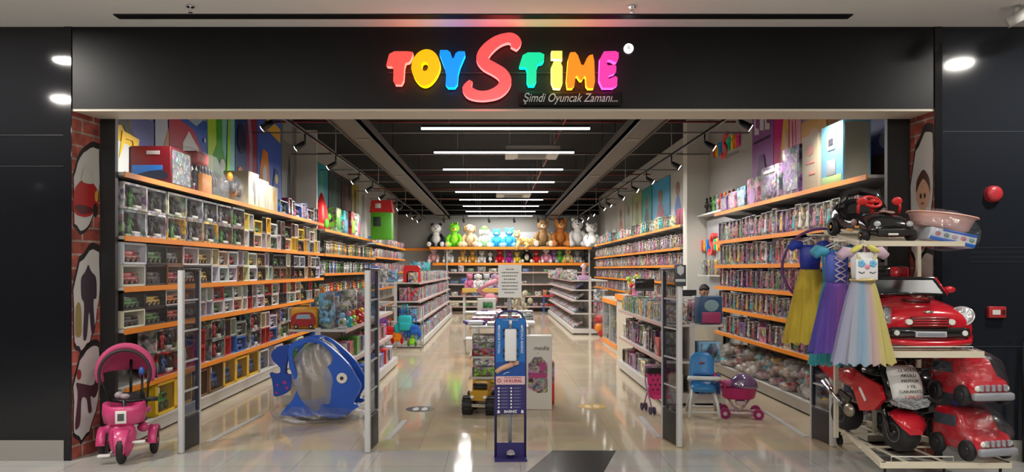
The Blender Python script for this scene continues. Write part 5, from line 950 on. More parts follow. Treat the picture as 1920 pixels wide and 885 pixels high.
G().tube([(-.06,-.016,.715),(-.04,-.016,.73),(-.01,-.016,.735)],.003,4).build('white_swash',WT,t)
G().cyl((0,.04,.02),(0,.04,1.30),.014,n=12).build('pole',mat('pole_grey',(.45,.46,.48),.35,.4),t); G().rb((0,-.04,.06),(.07,.1,.012),.004).cyl((0,-.06,.06),(0,-.07,.075),.028,n=16).build('pedal',GREYM,t)
t2=thing('paper_notice','white printed paper notice on a slim grey pole above the sanitiser stand','notice',(P(956,500,6.75).x,6.75,0))
G().cyl((0,.01,.01),(0,.01,1.35),.018,n=12).build('pole',mat('pole_grey'),t2); G().cyl((0,.01,0),(0,.01,.012),.11,n=24).build('foot_disc',mat('pole_grey'),t2)
G().box(-.105,.105,-.012,-.008,1.345,1.642).build('sheet',PAPER,t2)
g=G()
for k,(a,b) in enumerate(((-.035,.035),(-.075,.08),(-.07,.068),(-.055,.05),(-.075,.075),(-.072,.07),(-.072,.072),(-.05,.045))):
    z=1.60-.03*k; x=a
    while x<b:
        w_=rng.uniform(.008,.022); g.box(x,min(b,x+w_),-.0135,-.012,z-.0045,z+.0045); x+=w_+.004
g.build('printed_text',mat('notice_ink',(.14,.14,.15),.6),t2)
# ------------------------------------------------------------------ anti-theft gates
def gate(x,y,x2,y2,label,plate=False):
    t=thing('security_gate',label,'security gate',(x,y,0)); dx,dy=x2-x,y2-y; L=math.hypot(dx,dy); a=math.atan2(dy,dx); M=Matrix.Rotation(a,4,'Z')
    FG=mat('gate_frame',(.60,.61,.62),.4)
    G().rb((0,0,.8),(.05,.05,1.6),.012,0,M).rb((L,0,.8),(.022,.045,1.6),.008,0,M).build('post_frame',FG,t)
    G().rb((L/2,0,1.602),(L+.06,.05,.02),.008,0,M).build('top_cap',mat('gate_cap',(.03,.03,.035),.4),t)
    G().box(.03,L-.012,-.006,.006,.31,1.59,0,M).build('glass_panel',SMOKE,t)
    for z in (.52,.78,1.05,1.32): G().box(.025,L-.01,-.012,.012,z,z+.014,0,M).build('crossbar',FG,t)
    G().rb((L/2,0,.155),(L-.02,.03,.29),.006,0,M).build('base_panel',mat('gate_base',(.035,.035,.037),.5),t)
    G().box(L-.03,L-.014,-.016,.016,.32,1.58,0,M).build('antenna_strip',mat('gate_antenna',(.06,.065,.09),.4),t)
    if plate:
        q=G().rb((0,-.035,1.545),(.105,.012,.19),.006).build('badge_plate',mat('badge_dark',(.05,.055,.06),.35),t)
        G().prism([(-.03,1.62),(0,1.635),(.03,1.62),(.028,1.57),(0,1.545),(-.028,1.57)],-.046,-.041).build('shield_mark',mat('badge_pale',(.5,.52,.54),.4),q); G().rb((0,-.043,1.50),(.09,.004,.024),.004).build('caption_strip',mat('badge_pale'),q)
    return t
gate(-2.75,6.50,-2.735,6.84,'grey security gate next to the pink tricycle'); gate(-1.13,6.52,-1.11,6.9,'grey security gate in front of the nose of the blue fish')
gate(1.64,6.72,1.575,7.06,'grey security gate with a dark shield badge, in front of the checkout gondola',True); gate(3.03,6.74,2.99,7.08,'grey security gate beside the display rack, under the dresses')
FSM=mat('floor_strip_pale',(.55,.56,.55),.3)
for k,(x0,y0,x1,y1,lb) in enumerate(((-2.70,6.9,-2.62,8.2,'pale floor strip running inwards from the gate by the tricycle'),(1.50,7.1,1.52,8.1,'pale floor strip running inwards from the badge gate'),(2.92,7.12,2.98,8.4,'pale floor strip running inwards from the gate under the dresses'),(-1.06,7.0,-1.0,7.9,'pale floor strip running inwards from the gate by the fish'))):
    o=G().add([(x0,y0,.001),(x0+.06,y0,.001),(x1+.06,y1,.001),(x1,y1,.001),(x0,y0,.008),(x0+.06,y0,.008),(x1+.06,y1,.008),(x1,y1,.008)],[(4,5,6,7),(0,1,5,4),(1,2,6,5),(2,3,7,6),(3,0,4,7)]).build('floor_strip',FSM); tag(o,lb,'floor strip')
for px,py,c,c2,lb in ((788,767,(.03,.03,.035),(.6,.6,.58),'round black floor sticker with two white footprints near the fish'),(1110,762,(.6,.36,.08),(.75,.6,.35),'round yellow floor sticker near the white doll house carton')):
    Y=F*EYE/(py-VY); X=(px-VX)*Y/F; t=thing('floor_sticker',lb,'floor sticker',(X,Y,0)); G().cyl((0,0,.0005),(0,0,.002),.165,n=36).build('disc',mat('sticker_%.2f'%c[0],c,.35),t)
    g=G()
    for s in (-1,1): g.add([(s*.05+.035*math.cos(a*.449)*(1-.2*math.sin(a*.449)),.10*math.sin(a*.449),.0026) for a in range(14)],[tuple(range(14))])
    g.build('footprint_print',mat('sticker_ink_%.2f'%c[0],c2,.4),t)
# ------------------------------------------------------------------ pink tricycle
PK=mat('trike_pink',(.62,.055,.20),.3,coat=.3); PKF=mat('trike_pink_cloth',(.5,.06,.17),.8)
t=thing('push_tricycle','pink child tricycle with a round canopy and black push handle at the entrance','tricycle',(-3.10,6.17,0),R(16)); tri=t
def wheel(t,c,r,w_,m=None,name='wheel',ax='x'):
    m=m or PK; x,y,z=c; q=G().lathe([(r*.62,-w_/2),(r*.9,-w_/2),(r,-w_*.3),(r,w_*.3),(r*.9,w_/2),(r*.62,w_/2)],(0,0,0),26,0,Matrix.Translation(c)@Matrix.Rotation(PI/2,4,'Y')).build(name,RUBBER,t)
    g=G().cyl((x-w_*.42,y,z),(x+w_*.42,y,z),r*.64,n=22).cyl((x-w_*.6,y,z),(x+w_*.6,y,z),r*.2,n=12)
    g.build('wheel_hub',m,q); return q
wheel(t,(.0,.0,.125),.125,.055); wheel(t,(-.2,.31,.11),.11,.05); wheel(t,(.2,.31,.11),.11,.05)
g=G(); 
for s in (-1,1): g.tube([(s*.045,.0,.125),(s*.06,.02,.22),(s*.05,.05,.3)],.016,8)
g.loft([[Vector((x*sx_,-.13*math.cos(a)+.02,.12+.155*math.sin(a)+dz)) for x,dz in ((-.05,0),(-.035,.02),(.035,.02),(.05,0),(.04,-.012),(-.04,-.012))] for a,sx_ in ((-.1,.8),(.3,1),(.7,1.2),(1.1,1.35),(1.5,1.45),(1.9,1.3))]).build('front_fender',PK,t)
G().loft([[Vector((x*k_,y_+dy,z)) for x,y_ in ((-.1,0),(-.06,-.03),(.06,-.03),(.1,0),(.08,.05),(-.08,.05))] for k_,dy,z in ((.55,.0,.06),(.85,-.01,.12),(1.05,.0,.2),(1.0,.02,.28),(.6,.05,.34))]).build('front_shroud',PK,t)
# flared pink basket body with horn-like corners
g=G().loft([[Vector((sx_*math.cos(2*PI*i/24)*rx,.1+ry*math.sin(2*PI*i/24),z+ (up*max(0,abs(math.cos(2*PI*i/24))-.6)))) for i in range(24) for sx_ in (1,)] for rx,ry,z,up in ((.09,.08,.3,0),(.155,.12,.32,0),(.17,.14,.40,0),(.165,.14,.46,.06),(.15,.125,.47,.06),(.14,.11,.40,0),(.10,.08,.34,0))])
g.build('front_basket',PK,t)
G().rb((0,-.045,.385),(.085,.008,.105),.006).build('label_card',WHITEC,t,loc=(0,0,0)); G().rb((0,-.05,.385),(.05,.004,.06),.004).build('label_print',mat('label_dark',(.08,.08,.09),.5),t)
G().tube([(-.1,.12,.50),(0,.1,.49),(.2,.12,.50)],.014,8).build('handlebar',BLACK,t)
for s in (1,): G().cyl((s*.16,.12,.50),(s*.255,.12,.50),.019,n=12).build('grip',RUBBER,t)
G().tube([(0,.09,.34),(0,.1,.5)],.02,8).build('steering_stem',BLACK,t)
G().rb((0,.28,.30),(.27,.2,.05),.02).rb((0,.36,.42),(.24,.04,.22),.02).build('seat',mat('seat_dark',(.03,.025,.03),.7),t)
for s in (-1,1): G().tube([(s*.15,.36,.36),(s*.16,.28,.40),(s*.14,.2,.38)],.018,8).build('armrest',PK,t)
G().rb((0,.2,.18),(.12,.26,.06),.02).tube([(-.2,.31,.11),(.2,.31,.11)],.014,8).build('frame',PK,t)
for s in (-1,1): G().loft([[Vector((s*.2+x,.31-.14*math.cos(a),.11+.14*math.sin(a)+dz)) for x,dz in ((-.035,0),(.035,0),(.035,-.012),(-.035,-.012))] for a in (.1,.6,1.1,1.6,2.1,2.6)]).ell((s*.13,.2,.25),(.05,.05,.04),0,12,8).build('rear_fender',PK,t)
for s,z in ((-1,.07),(1,.17)): G().cyl((s*.03,.0,.125),(s*.085,.0,.125+(z-.125)*.6),.009,n=8).rb((s*.13,-.01,z),(.10,.055,.022),.008).build('pedal',mat('pedal_white',(.7,.68,.66),.4),t)
G().tube([(0,.36,.3),(0,.38,.62),(0,.40,.86)],.012,8).tube([(.09,.34,.3),(.10,.34,.68)],.011,8).tube([(-.12,.40,.86),(-.06,.40,.88),(.06,.40,.88),(.12,.40,.86)],.013,8).build('push_handle',BLACK,t)
g=G(); rings=[]
for j in range(9):
    b=PI*.5*j/8; rings.append([Vector((.195*math.cos(a)*(1),.12+.32*math.sin(b)*1.0*(.25+.75*math.sin(a) if 0<a<PI else .25),.70+.20*math.sin(a)*math.cos(b)+.02)) for a in [PI*-.12+PI*1.24*i/24 for i in range(25)]])
V=[p for r_ in rings for p in r_]; Fc=[(a*25+i,a*25+i+1,(a+1)*25+i+1,(a+1)*25+i) for a in range(8) for i in range(24)]
o=G().add(V,Fc,0,True).build('canopy',PKF,t); md=o.modifiers.new('s','SOLIDIFY'); md.thickness=.012
G().tube([(.197*math.cos(a),.115,.72+.20*math.sin(a)) for a in [PI*-.14+PI*1.28*i/24 for i in range(25)]],.014,8).build('canopy_rim',mat('rim_dark',(.03,.02,.025),.6),t)
G().tube([(.205*math.cos(a),.145,.735+.215*math.sin(a)) for a in [PI*-.12+PI*1.24*i/24 for i in range(25)]],.03,10).build('canopy_front_roll',PKF,t)
for s in (-1,1): G().tube([(s*.18,.13,.66),(s*.15,.28,.5),(s*.12,.35,.36)],.009,6).build('canopy_arm',BLACK,t)
G().ell((.13,.12,.74),(.025,.025,.035),0,10,7).build('hanging_toy',mat('toy_blue',(.03,.1,.4),.4),t); G().ell((-.05,.14,.54),(.035,.03,.03),0,10,7).ell((.0,.12,.53),(.04,.03,.025),0,10,7).build('steering_toy',mat('rattle_grey',(.35,.3,.32),.4),t)
# ------------------------------------------------------------------ blue fish playhouse
FB=mat('fish_blue',(.02,.10,.52),.35); FD=mat('fish_deep_blue',(.01,.055,.33),.4)
fz=lambda zx,zy:((500+zx/4.915-602)/174.0,(783-(620+zy/4.915))/174.0)   # outline in metres about the fish centre
t=thing('fish_playhouse','blue fish-shaped playhouse panel set wrapped in clear plastic on the floor','playhouse',(P(602,783,8.05).x,7.85,0))
body=[(245,130),(300,80),(390,55),(480,55),(560,85),(640,145),(720,215),(800,300),(850,390),(905,480),(870,560),(820,640),(895,660),(830,700),(760,740),(680,775),(600,765),(500,740),(420,760),(300,755),(160,745),(240,660),(290,600),(330,500),(290,400),(250,300)]
hole=[(300,130),(420,90),(520,95),(600,150),(650,220),(640,270),(580,330),(560,400),(590,480),(585,560),(540,605),(350,620),(340,540),(345,470),(310,330),(270,220)]
B=[fz(*p) for p in smooth(body,2)]; H=[fz(*p) for p in smooth(hole,2)]
def ringpanel(y0,y1,name,m,par):
    bm=bmesh.new(); ov=[bm.verts.new((x,y0,z)) for x,z in B]; hv=[bm.verts.new((x,y0,z)) for x,z in H]
    es=[bm.edges.new((ov[i],ov[(i+1)%len(ov)])) for i in range(len(ov))]+[bm.edges.new((hv[i],hv[(i+1)%len(hv)])) for i in range(len(hv))]
    bmesh.ops.triangle_fill(bm,edges=es,use_beauty=True)
    r_=bmesh.ops.extrude_face_region(bm,geom=bm.faces[:]); bmesh.ops.translate(bm,vec=(0,y1-y0,0),verts=[v for v in r_['geom'] if isinstance(v,bmesh.types.BMVert)])
    bmesh.ops.recalc_face_normals(bm,faces=bm.faces); me=bpy.data.meshes.new(name); bm.to_mesh(me); bm.free(); me.materials.append(m)
    o=bpy.data.objects.new(name,me); COL.objects.link(o); o.parent=par; return o
ringpanel(0,.06,'front_panel',FB,t); ringpanel(.36,.42,'rear_panel',FB,t)
tail=[(240,110),(150,135),(85,165),(62,215),(85,270),(120,300),(150,330),(150,370),(130,392),(85,385),(48,372),(75,440),(85,520),(90,600),(200,570),(260,500),(262,395),(195,392),(200,300),(225,200)]
G().prism([fz(*p) for p in smooth(tail,2)],.1,.17).build('tail_panel',FD,t)
for zx,zy,r_ in ((190,462,.026),(210,510,.022),(125,485,.016),(118,555,.018)):
    c=fz(zx,zy); G().prism([(c[0]-r_,c[1]),(c[0]-r_*.5,c[1]+r_*.7),(c[0]+r_*.4,c[1]+r_*.5),(c[0]+r_,c[1]-.3*r_),(c[0],c[1]-r_)],.096,.1).build('pink_mark',mat('mark_pink',(.3,.03,.25),.5),t)
c=fz(730,410); G().cyl((c[0],-.012,c[1]),(c[0],0,c[1]),.055,n=28).build('eye_white',WHITEC,t); G().cyl((c[0],-.02,c[1]),(c[0],-.012,c[1]),.019,n=18).build('pupil',mat('pupil_brown',(.05,.03,.03),.3),t)
for x,z in ((-.25,.06),(.1,.05),(.3,.08),(-.02,.84)): G().cyl((x,.06,z),(x,.36,z),.03,n=14).build('spacer_tube',FD,t)
G().rb((-.0,.2,.34),(.3,.18,.5),.02).build('packed_parts',mat('packed_beige',(.36,.25,.2),.6),t)
G().rb((-.12,.16,.3),(.12,.1,.4),.02).build('packed_red_parts',mat('packed_red',(.22,.06,.06),.6),t)
def bagmesh(name,cx,cy,cz,rx,ry,rz_,par,m=None,n=48,k=26,amp=.05,flat0=True,seed=1):
    rr=random.Random(seed); ph=[(rr.uniform(0,6.28),rr.uniform(3,11),rr.uniform(3,11)) for _ in range(7)]
    def fn(p):
        a=math.atan2(p.y,p.x); b=p.z/rz_; s=1
        for q,u,v in ph: s+=amp/3*math.sin(u*a+q+v*b)
        p=Vector((p.x*s,p.y*s,p.z*s))
        if flat0 and p.z<-cz+.004: p.z=-cz+.004+.006*math.sin(9*a)
        return p
    return G().ell((cx,cy,cz),(rx,ry,rz_),0,n,k,fn=fn).build(name,m or BAG,par)
HAZE=film('haze_bag',(.80,.79,.77),clear=.66,rough=.3,bump=1.0,bscale=8,diff=.75)
bagmesh('plastic_bag',-.02,.2,.40,.30,.26,.43,t,HAZE,amp=.05,seed=3)
bagmesh('bag_skirt',.0,.18,.06,.52,.34,.13,t,BAG,amp=.10,seed=5)
# ------------------------------------------------------------------ display rack
t=thing('display_rack','cream metal three-tier display rack on castors carrying the ride-on vehicles','display rack',(0,0,0)); rack=t
def bars(pts,name,r=.019,closed=False,h=.03,m=None):
    g=G(); k=len(pts)
    for i in range(k if closed else k-1):
        a=Vector(pts[i]); b=Vector(pts[(i+1)%k]); d=b-a; L=d.length; M=Matrix.Translation(a)@d.to_track_quat('X','Z').to_matrix().to_4x4(); g.box(-r*.5,L+r*.5,-r,r,-h/2,h/2,0,M)
    return g.build(name,m or CREAM,rack)
LOW=[(2.79,5.40,.185),(3.70,5.40,.185),(3.58,6.2,.185),(3.40,6.88,.185),(3.13,6.88,.185)]
bars(LOW,'lower_tier_frame',closed=True,h=.04); 
g=G()
for y in (5.94,6.4): g.box(2.8+.23*(y-5.4)/1.48*1.0,3.62-.14*(y-5.4),y,y+.02,.178,.192)
for x in (3.02,3.3): g.box(x,x+.02,5.4,6.85,.17,.18)
g.build('lower_tier_grid',CREAM,t)
MID=[(2.78,5.40,.985),(3.50,5.40,.985),(3.46,6.2,.985),(3.36,6.8,.985),(2.95,6.8,.985)]
bars(MID,'middle_tier_frame',closed=True,h=.045)
g=G()
for i in range(9): y=5.5+.15*i; g.box(2.8+.1*(y-5.4),3.46,y,y+.02,.99,1.0)
g.build('middle_tier_grid',CREAM,t)
TOP=[(2.62,5.40,1.785),(3.36,5.40,1.785),(3.42,6.2,1.885),(3.36,6.55,1.93),(2.91,6.60,1.935)]
bars(TOP,'upper_tier_frame',closed=True,h=.035)
g=G()
for i in range(9): y=5.5+.12*i; z=1.785+(y-5.4)*.125; g.box(2.66+.24*(y-5.4),3.36,y,y+.02,z,z+.012)
g.build('upper_tier_grid',CREAM,t)
for x,y,z1 in ((3.47,6.15,1.87),(2.86,6.3,1.90),(3.26,6.45,.97)): bars([(x,y,.19),(x,y,z1)],'upright_post',.016)
g=G()
for z,x0,x1 in ((.245,2.85,3.3),(1.04,2.82,3.44)): g.tube([(x0,5.40,z-.04),(x0,5.40,z),(x1,5.40,z),(x1,5.40,z-.04)],.004,6)
g.build('wire_guard',WHITE,t)
for x,y in ((2.82,5.43),(3.25,5.43),(3.66,5.43),(3.12,6.80),(3.5,6.5)):
    w_=G().cyl((x,y,.165),(x,y,.09),.01,n=8).rb((x,y,.075),(.03,.05,.04),.006).build('castor',BLACK,t); G().cyl((x-.014,y,.042),(x+.014,y,.042),.040,n=18).build('castor_wheel',RUBBER,w_)
# red ride-on convertible
t=thing('ride_on_car','red child ride-on convertible with round headlights on the middle tier','ride-on car',(3.17,5.50,1.0),(0,0,R(-4))); W2=.335; L2=.95
# body: stations along y (0 front), half width, z low, z shoulder, z top
prof=[(-.03,.27,.09,.22,.26),(.0,.33,.06,.24,.29),(.08,.35,.05,.27,.335),(.25,.355,.05,.29,.375),(.40,.35,.05,.31,.40),(.42,.35,.05,.31,.33),(.72,.33,.05,.31,.33),(.74,.33,.05,.32,.40),(.90,.31,.06,.31,.38),(.97,.24,.10,.26,.30)]
rings=[]
for y,hw,zl,zs,zt_ in prof:
    R_=[(-hw*.9,zl),(-hw,zl+.06),(-hw,zs-.05),(-hw*.93,zs),(-hw*.75,(zs+zt_)/2+.012),(-hw*.4,zt_),(0,zt_+.008),(hw*.4,zt_),(hw*.75,(zs+zt_)/2+.012),(hw*.93,zs),(hw,zs-.05),(hw,zl+.06),(hw*.9,zl)]
    rings.append([Vector((x,y,z)) for x,z in R_])
o=G().loft(rings).build('body_shell',REDP,t); md=o.modifiers.new('s','SUBSURF'); md.levels=md.render_levels=1
G().rb((0,.56,.35),(.5,.3,.06),.02).build('cockpit_floor',BLKG,t)
G().rb((.0,-.018,.135),(.58,.06,.085),.03).build('grille_band',BLKG,t)
G().tube([(-.345,.08,.10),(-.28,-.03,.07),(-.1,-.06,.055),(.1,-.06,.055),(.28,-.03,.07),(.345,.08,.10)],.022,10).build('front_bumper',REDP,t)
G().rb((.0,-.053,.125),(.22,.012,.042),.004).build('number_plate',mat('plate_silver',(.5,.52,.55),.3),t); G().rb((0,-.061,.125),(.19,.003,.026),.002).build('plate_print',mat('plate_grey',(.25,.27,.32),.4),t)
LMP=mat('lamp_mosaic',(.6,.62,.65),.12,.7,bump=1,bscale=70)
for s in (-1,1):
    rt=Matrix.Rotation(s*R(-38),3,'Z')@Matrix.Rotation(R(-22),3,'X')
    h=G().ell((s*.262,.035,.252),(.078,.03,.075),0,20,12,rot=rt).build('headlight',LMP,t)
    q=[Vector((s*.262,.035,.252))+rt@Vector((.080*math.cos(a),-.006,.072*math.sin(a))) for a in [2*PI*i/28 for i in range(28)]]; G().tube(q,.007,6,0,True).build('headlight_ring',CHROME,h)
    G().cyl((s*.15,-.055,.215),(s*.15,.0,.215),.021,n=18).build('fog_lamp',mat('lamp_white'),t); G().cyl((s*.24,-.055,.135),(s*.24,.0,.135),.019,n=18).build('lower_lamp',mat('lamp_white'),t)
    m_=G().ell((s*.36,.40,.44),(.048,.03,.028),0,14,9).cyl((s*.30,.42,.40),(s*.34,.41,.43),.01,n=8).build('wing_mirror',REDP,t)
    for y in (.2,.78): w_=G().lathe([(.05,-.035),(.085,-.04),(.1,-.02),(.1,.02),(.085,.04),(.05,.035)],(0,0,0),22,0,Matrix.Translation((s*.30,y,.1))@Matrix.Rotation(PI/2,4,'Y')).build('wheel',RUBBER,t); G().cyl((s*.345,y,.1),(s*.30,y,.1),.055,n=16).build('wheel_hub',CHROME,w_)
for k in range(4): G().rb((0,-.042+.004*k,.19+.018*k),(.26-.01*k,.03,.007),.003).build('grille_bar',REDP,t)
G().rb((0,-.03,.215),(.27,.03,.075),.01).build('grille_recess',mat('grille_dark_red',(.10,.008,.01),.4),t)
G().ell((0,-.015,.285),(.026,.012,.013),0,16,8).build('bonnet_emblem',CHROME,t); G().prism([(-.034,.285),(-.04,.291),(0,.296),(.04,.291),(.034,.285)],-.022,-.012).build('emblem_wings',mat('emblem_gold',(.6,.5,.3),.3,.6),t)
G().tube([(-.10,.17,.375),(-.07,.12,.362),(0,.105,.36),(.07,.12,.362),(.10,.17,.375)],.012,8).build('bonnet_scoop',mat('scoop_dark',(.09,.006,.01),.3),t)
g=G().tube([(-.30,.34,.40),(-.255,.43,.53),(.255,.43,.53),(.30,.34,.40)],.013,8).tube([(-.30,.34,.40),(0,.31,.41),(.30,.34,.40)],.012,8); g.build('windscreen_frame',BLKG,t)
G().add([(-.29,.338,.405),(.29,.338,.405),(.25,.43,.525),(-.25,.43,.525)],[(0,1,2,3)]).build('windscreen',film('screen_tint',(.16,.18,.19),.72,.3,diff=.92),t)
for s in (-1,1): G().tube([(s*.31,.345,.40),(s*.268,.435,.53)],.014,8).build('pillar',REDP,t)
G().torus((-.12,.5,.46),(0,-.7,.6),.07,.012,20,8).tube([(-.12,.5,.46),(-.12,.44,.40)],.012,6).build('steering_wheel',BLACK,t)
G().rb((0,.80,.50),(.46,.08,.26),.04).build('seat_back',BLKG,t); 
for s in (-1,1): G().rb((s*.14,.755,.53),(.15,.03,.18),.02).build('seat_cushion',REDP,t)
G().tube([(.0,.86,.40),(.02,.88,.55),(.12,.86,.60),(.2,.84,.45)],.02,8).build('roll_bar',REDP,t)
# black ride-on car on the top tier
YW=mat('rim_amber',(.65,.33,.02),.35)
t=thing('ride_on_car','small glossy black ride-on car with red mirrors and amber wheels on the top tier','ride-on car',(2.93,5.52,1.80),(R(7.1),0,R(0)))
t.rotation_euler=(R(7.1),0,0)
prof=[(.0,.15,.035,.10,.12),(.03,.17,.03,.13,.155),(.12,.175,.05,.165,.20),(.26,.17,.06,.19,.225),(.30,.165,.06,.16,.17),(.46,.165,.05,.16,.17),(.50,.18,.05,.22,.26),(.60,.185,.05,.25,.31),(.70,.17,.06,.24,.30),(.76,.13,.10,.18,.2)]
rings=[]
for y,hw,zl,zs,zt_ in prof: rings.append([Vector((x,y,z)) for x,z in [(-hw*.9,zl),(-hw,zl+.03),(-hw,zs-.03),(-hw*.9,zs),(-hw*.5,zt_),(0,zt_+.006),(hw*.5,zt_),(hw*.9,zs),(hw,zs-.03),(hw,zl+.03),(hw*.9,zl)]])
o=G().loft(rings).build('body_shell',BLKG,t); md=o.modifiers.new('s','SUBSURF'); md.levels=md.render_levels=1
G().tube([(-.16,.50,.22),(-.12,.56,.34),(0,.58,.37),(.12,.56,.34),(.16,.50,.22)],.035,10).build('backrest',BLKG,t)
for s in (-1,1):
    G().tube([(s*.155,.24,.20),(s*.16,.24,.255),(s*.15,.245,.28)],.011,8).ell((s*.135,.24,.295),(.042,.012,.032),0,16,10).build('wing_mirror',mat('toy_red'),t)
    G().ell((s*.12,.015,.135),(.026,.018,.022),0,14,9).build('headlight',mat('lamp_frost',(.5,.52,.55),.25),t)
    for y,r_ in ((.09,.045),(.60,.075)):
        w_=G().lathe([(r_*.5,-.025),(r_*.9,-.028),(r_,-.012),(r_,.012),(r_*.9,.028),(r_*.5,.025)],(0,0,0),22,0,Matrix.Translation((s*.175,y,r_))@Matrix.Rotation(PI/2,4,'Y')).build('wheel',RUBBER,t); G().cyl((s*.2,y,r_),(s*.15,y,r_),r_*.6,n=16).cyl((s*.206,y,r_),(s*.15,y,r_),r_*.2,n=8).build('wheel_hub',YW,w_)
    G().rb((s*.178,.32,.07),(.012,.1,.02),.005).rb((s*.178,.2,.10),(.012,.06,.018),.005).build('side_sticker',mat('sticker_amber',(.8,.35,.02),.4),t)
    G().ell((s*.176,.26,.13),(.006,.05,.03),0,14,8).build('side_picture',mat('side_pic',(.22,.09,.07),.4),t)
G().torus((.0,.36,.285),(0,-.55,.8),.065,.014,22,8).tube([(-.06,.36,.285),(.06,.36,.285)],.012,8).ell((0,.35,.29),(.03,.02,.02),0,12,8).tube([(0,.36,.28),(0,.33,.19)],.016,8).build('steering_wheel',mat('toy_red'),t)
G().rb((.0,-.004,.075),(.24,.012,.05),.01).build('grille_panel',mat('grille_black',(.02,.02,.022),.5),t); G().rb((-.01,-.012,.06),(.075,.006,.016),.003).build('name_badge',WHITEC,t)
g=G().ell((.03,.13,.217),(.035,.03,.004),0,16,6,rot=Matrix.Rotation(R(15),3,'X')).ell((.0,.16,.222),(.04,.022,.004),0,16,6,rot=Matrix.Rotation(R(15),3,'X')); g.build('bonnet_sticker',mat('bonnet_pic',(.35,.2,.17),.4),t)
# pink baby bath with box, in plastic
t=thing('baby_bath_set','pale pink baby bath and blue-white box in clear wrap on the top tier','baby bath',(3.29,5.58,1.90),(0,R(13),R(-6)))
PB=mat('bath_pink',(.72,.42,.36),.3)
rg=[]
for z,k_ in ((-.0,.72),(.03,.86),(.10,.98),(.115,1.06),(.105,1.08),(.11,.98),(.04,.82),(.02,.5)): rg.append([Vector((.235*k_*math.cos(a)*(1+.06*math.cos(a)),.15*k_*math.sin(a)*(1-.15*math.cos(a)),z+(.025*math.cos(a) if z>.09 else 0))) for a in [2*PI*i/30 for i in range(30)]])
G().loft(rg).build('bath_tub',PB,t)
bx=G().rb((.06,-.02,-.055),(.33,.24,.095),.01).build('carton',mat('bath_box_white',(.62,.66,.72),.4),t)
G().rb((.06,-.142,-.088),(.32,.006,.026),.003).rb((.10,-.142,-.016),(.24,.006,.018),.003).build('blue_band',mat('bath_blue',(.02,.12,.5),.4),bx)
for k in range(5): G().ell((-.05+.06*k,-.143,-.05),(.02,.004,.017),0,10,6).build('flower_print',mat('flower_%d'%(k%3),[(.55,.2,.2),(.2,.3,.25),(.55,.35,.4)][k%3],.5),bx)
bagmesh('clear_wrap',.03,0,.0,.27,.18,.15,t,film('wrap_clear',(.95,.96,1),.91,.12,bump=1,bscale=12,diff=.15),amp=.05,flat0=False,seed=9)
# ------------------------------------------------------------------ red and black motorcycle
t=thing('ride_on_motorcycle','red and black battery motorcycle with a price sheet on the bottom tier','ride-on motorcycle',(3.10,5.55,.21),R(5)); t.scale=(1.1,1.1,1.0)
def tyre(par,c,r,w_,nm='wheel'):
    q=G().lathe([(r*.5,-w_*.45),(r*.85,-w_*.5),(r*.98,-w_*.3),(r,0),(r*.98,w_*.3),(r*.85,w_*.5),(r*.5,w_*.45)],(0,0,0),28,0,Matrix.Translation(c)@Matrix.Rotation(PI/2,4,'Y')).build(nm,RUBBER,par)
    G().cyl((c[0]-w_*.4,c[1],c[2]),(c[0]+w_*.4,c[1],c[2]),r*.55,n=20).cyl((c[0]-w_*.56,c[1],c[2]),(c[0]+w_*.56,c[1],c[2]),r*.18,n=10).build('wheel_hub',mat('hub_dark',(.05,.05,.055),.3,.5),q)
    for s in (-1,1): G().torus((c[0]+s*w_*.46,c[1],c[2]),(1,0,0),r*.5,.005,24,6).build('rim_ring',mat('rim_grey',(.16,.16,.17),.4,.5),q)
tyre(t,(0,.14,.145),.14,.13); tyre(t,(0,.82,.145),.14,.13)
for s in (-1,1): G().tube([(s*.09,.14,.145),(s*.085,.2,.3),(s*.07,.28,.46)],.018,8).build('front_fork',BLKG,t)
G().loft([[Vector((x,.14-.17*math.cos(a),.145+.18*math.sin(a)+dz)) for x,dz in ((-hw,-.03),(-hw*.5,.0),(hw*.5,.0),(hw,-.03),(hw*.9,-.045),(-hw*.9,-.045))] for a,hw in ((.35,.05),(.7,.1),(1.1,.115),(1.5,.1),(1.9,.05))]).build('front_fender',REDP,t)
G().loft([[Vector((x*hw,y+dy,z)) for x,dy in ((-1,.05),(-.6,0),(.6,0),(1,.05),(.6,.16),(-.6,.16))] for z,y,hw in ((.33,.17,.07),(.40,.08,.12),(.48,.06,.13),(.58,.12,.12),(.68,.2,.10))]).build('nose_fairing',BLKG,t)
G().prism([(-.12,.40),(-.10,.365),(0,.345),(.10,.365),(.12,.40),(.09,.43),(-.09,.43)],.0,.09).build('headlamp',mat('lamp_chrome',(.6,.62,.66),.12,.8,bump=.6,bscale=30),t)
sh=G()
V=[]
NX,NZ=8,10
for j in range(NZ+1):
    v=j/NZ
    for i in range(NX+1):
        u=i/NX-.5; hw=.108+.012*math.sin(v*3); V.append((u*2*hw*(1 if v<.9 else .92),.015+.05*(u*2)**2+.10*v*v+.0*v,.40+.262*v-.012*(abs(u*2)**3)*(v>.9)))
sh.add(V,[(j*(NX+1)+i,j*(NX+1)+i+1,(j+1)*(NX+1)+i+1,(j+1)*(NX+1)+i) for j in range(NZ) for i in range(NX)],0,True)
o=sh.build('price_sheet',PAPER,t); md=o.modifiers.new('s','SOLIDIFY'); md.thickness=.002
RI=mat('red_ink',(.6,.06,.05),.6)
for k,(tx,m_,sz) in enumerate((('12 VOLT',INK,.03),('AKÜLÜ',INK,.032),('MOTOR',INK,.032),('1 YIL',INK,.03),('GARANTİLİ',INK,.032),('2.250 TL',RI,.032))):
    v=.87-.145*k; z=.40+.262*v; y=.015+.10*v*v-.008; text(tx,sz,m_,t,(0,y,z),(R(74),0,0),name='price_lettering',sx=1.1)
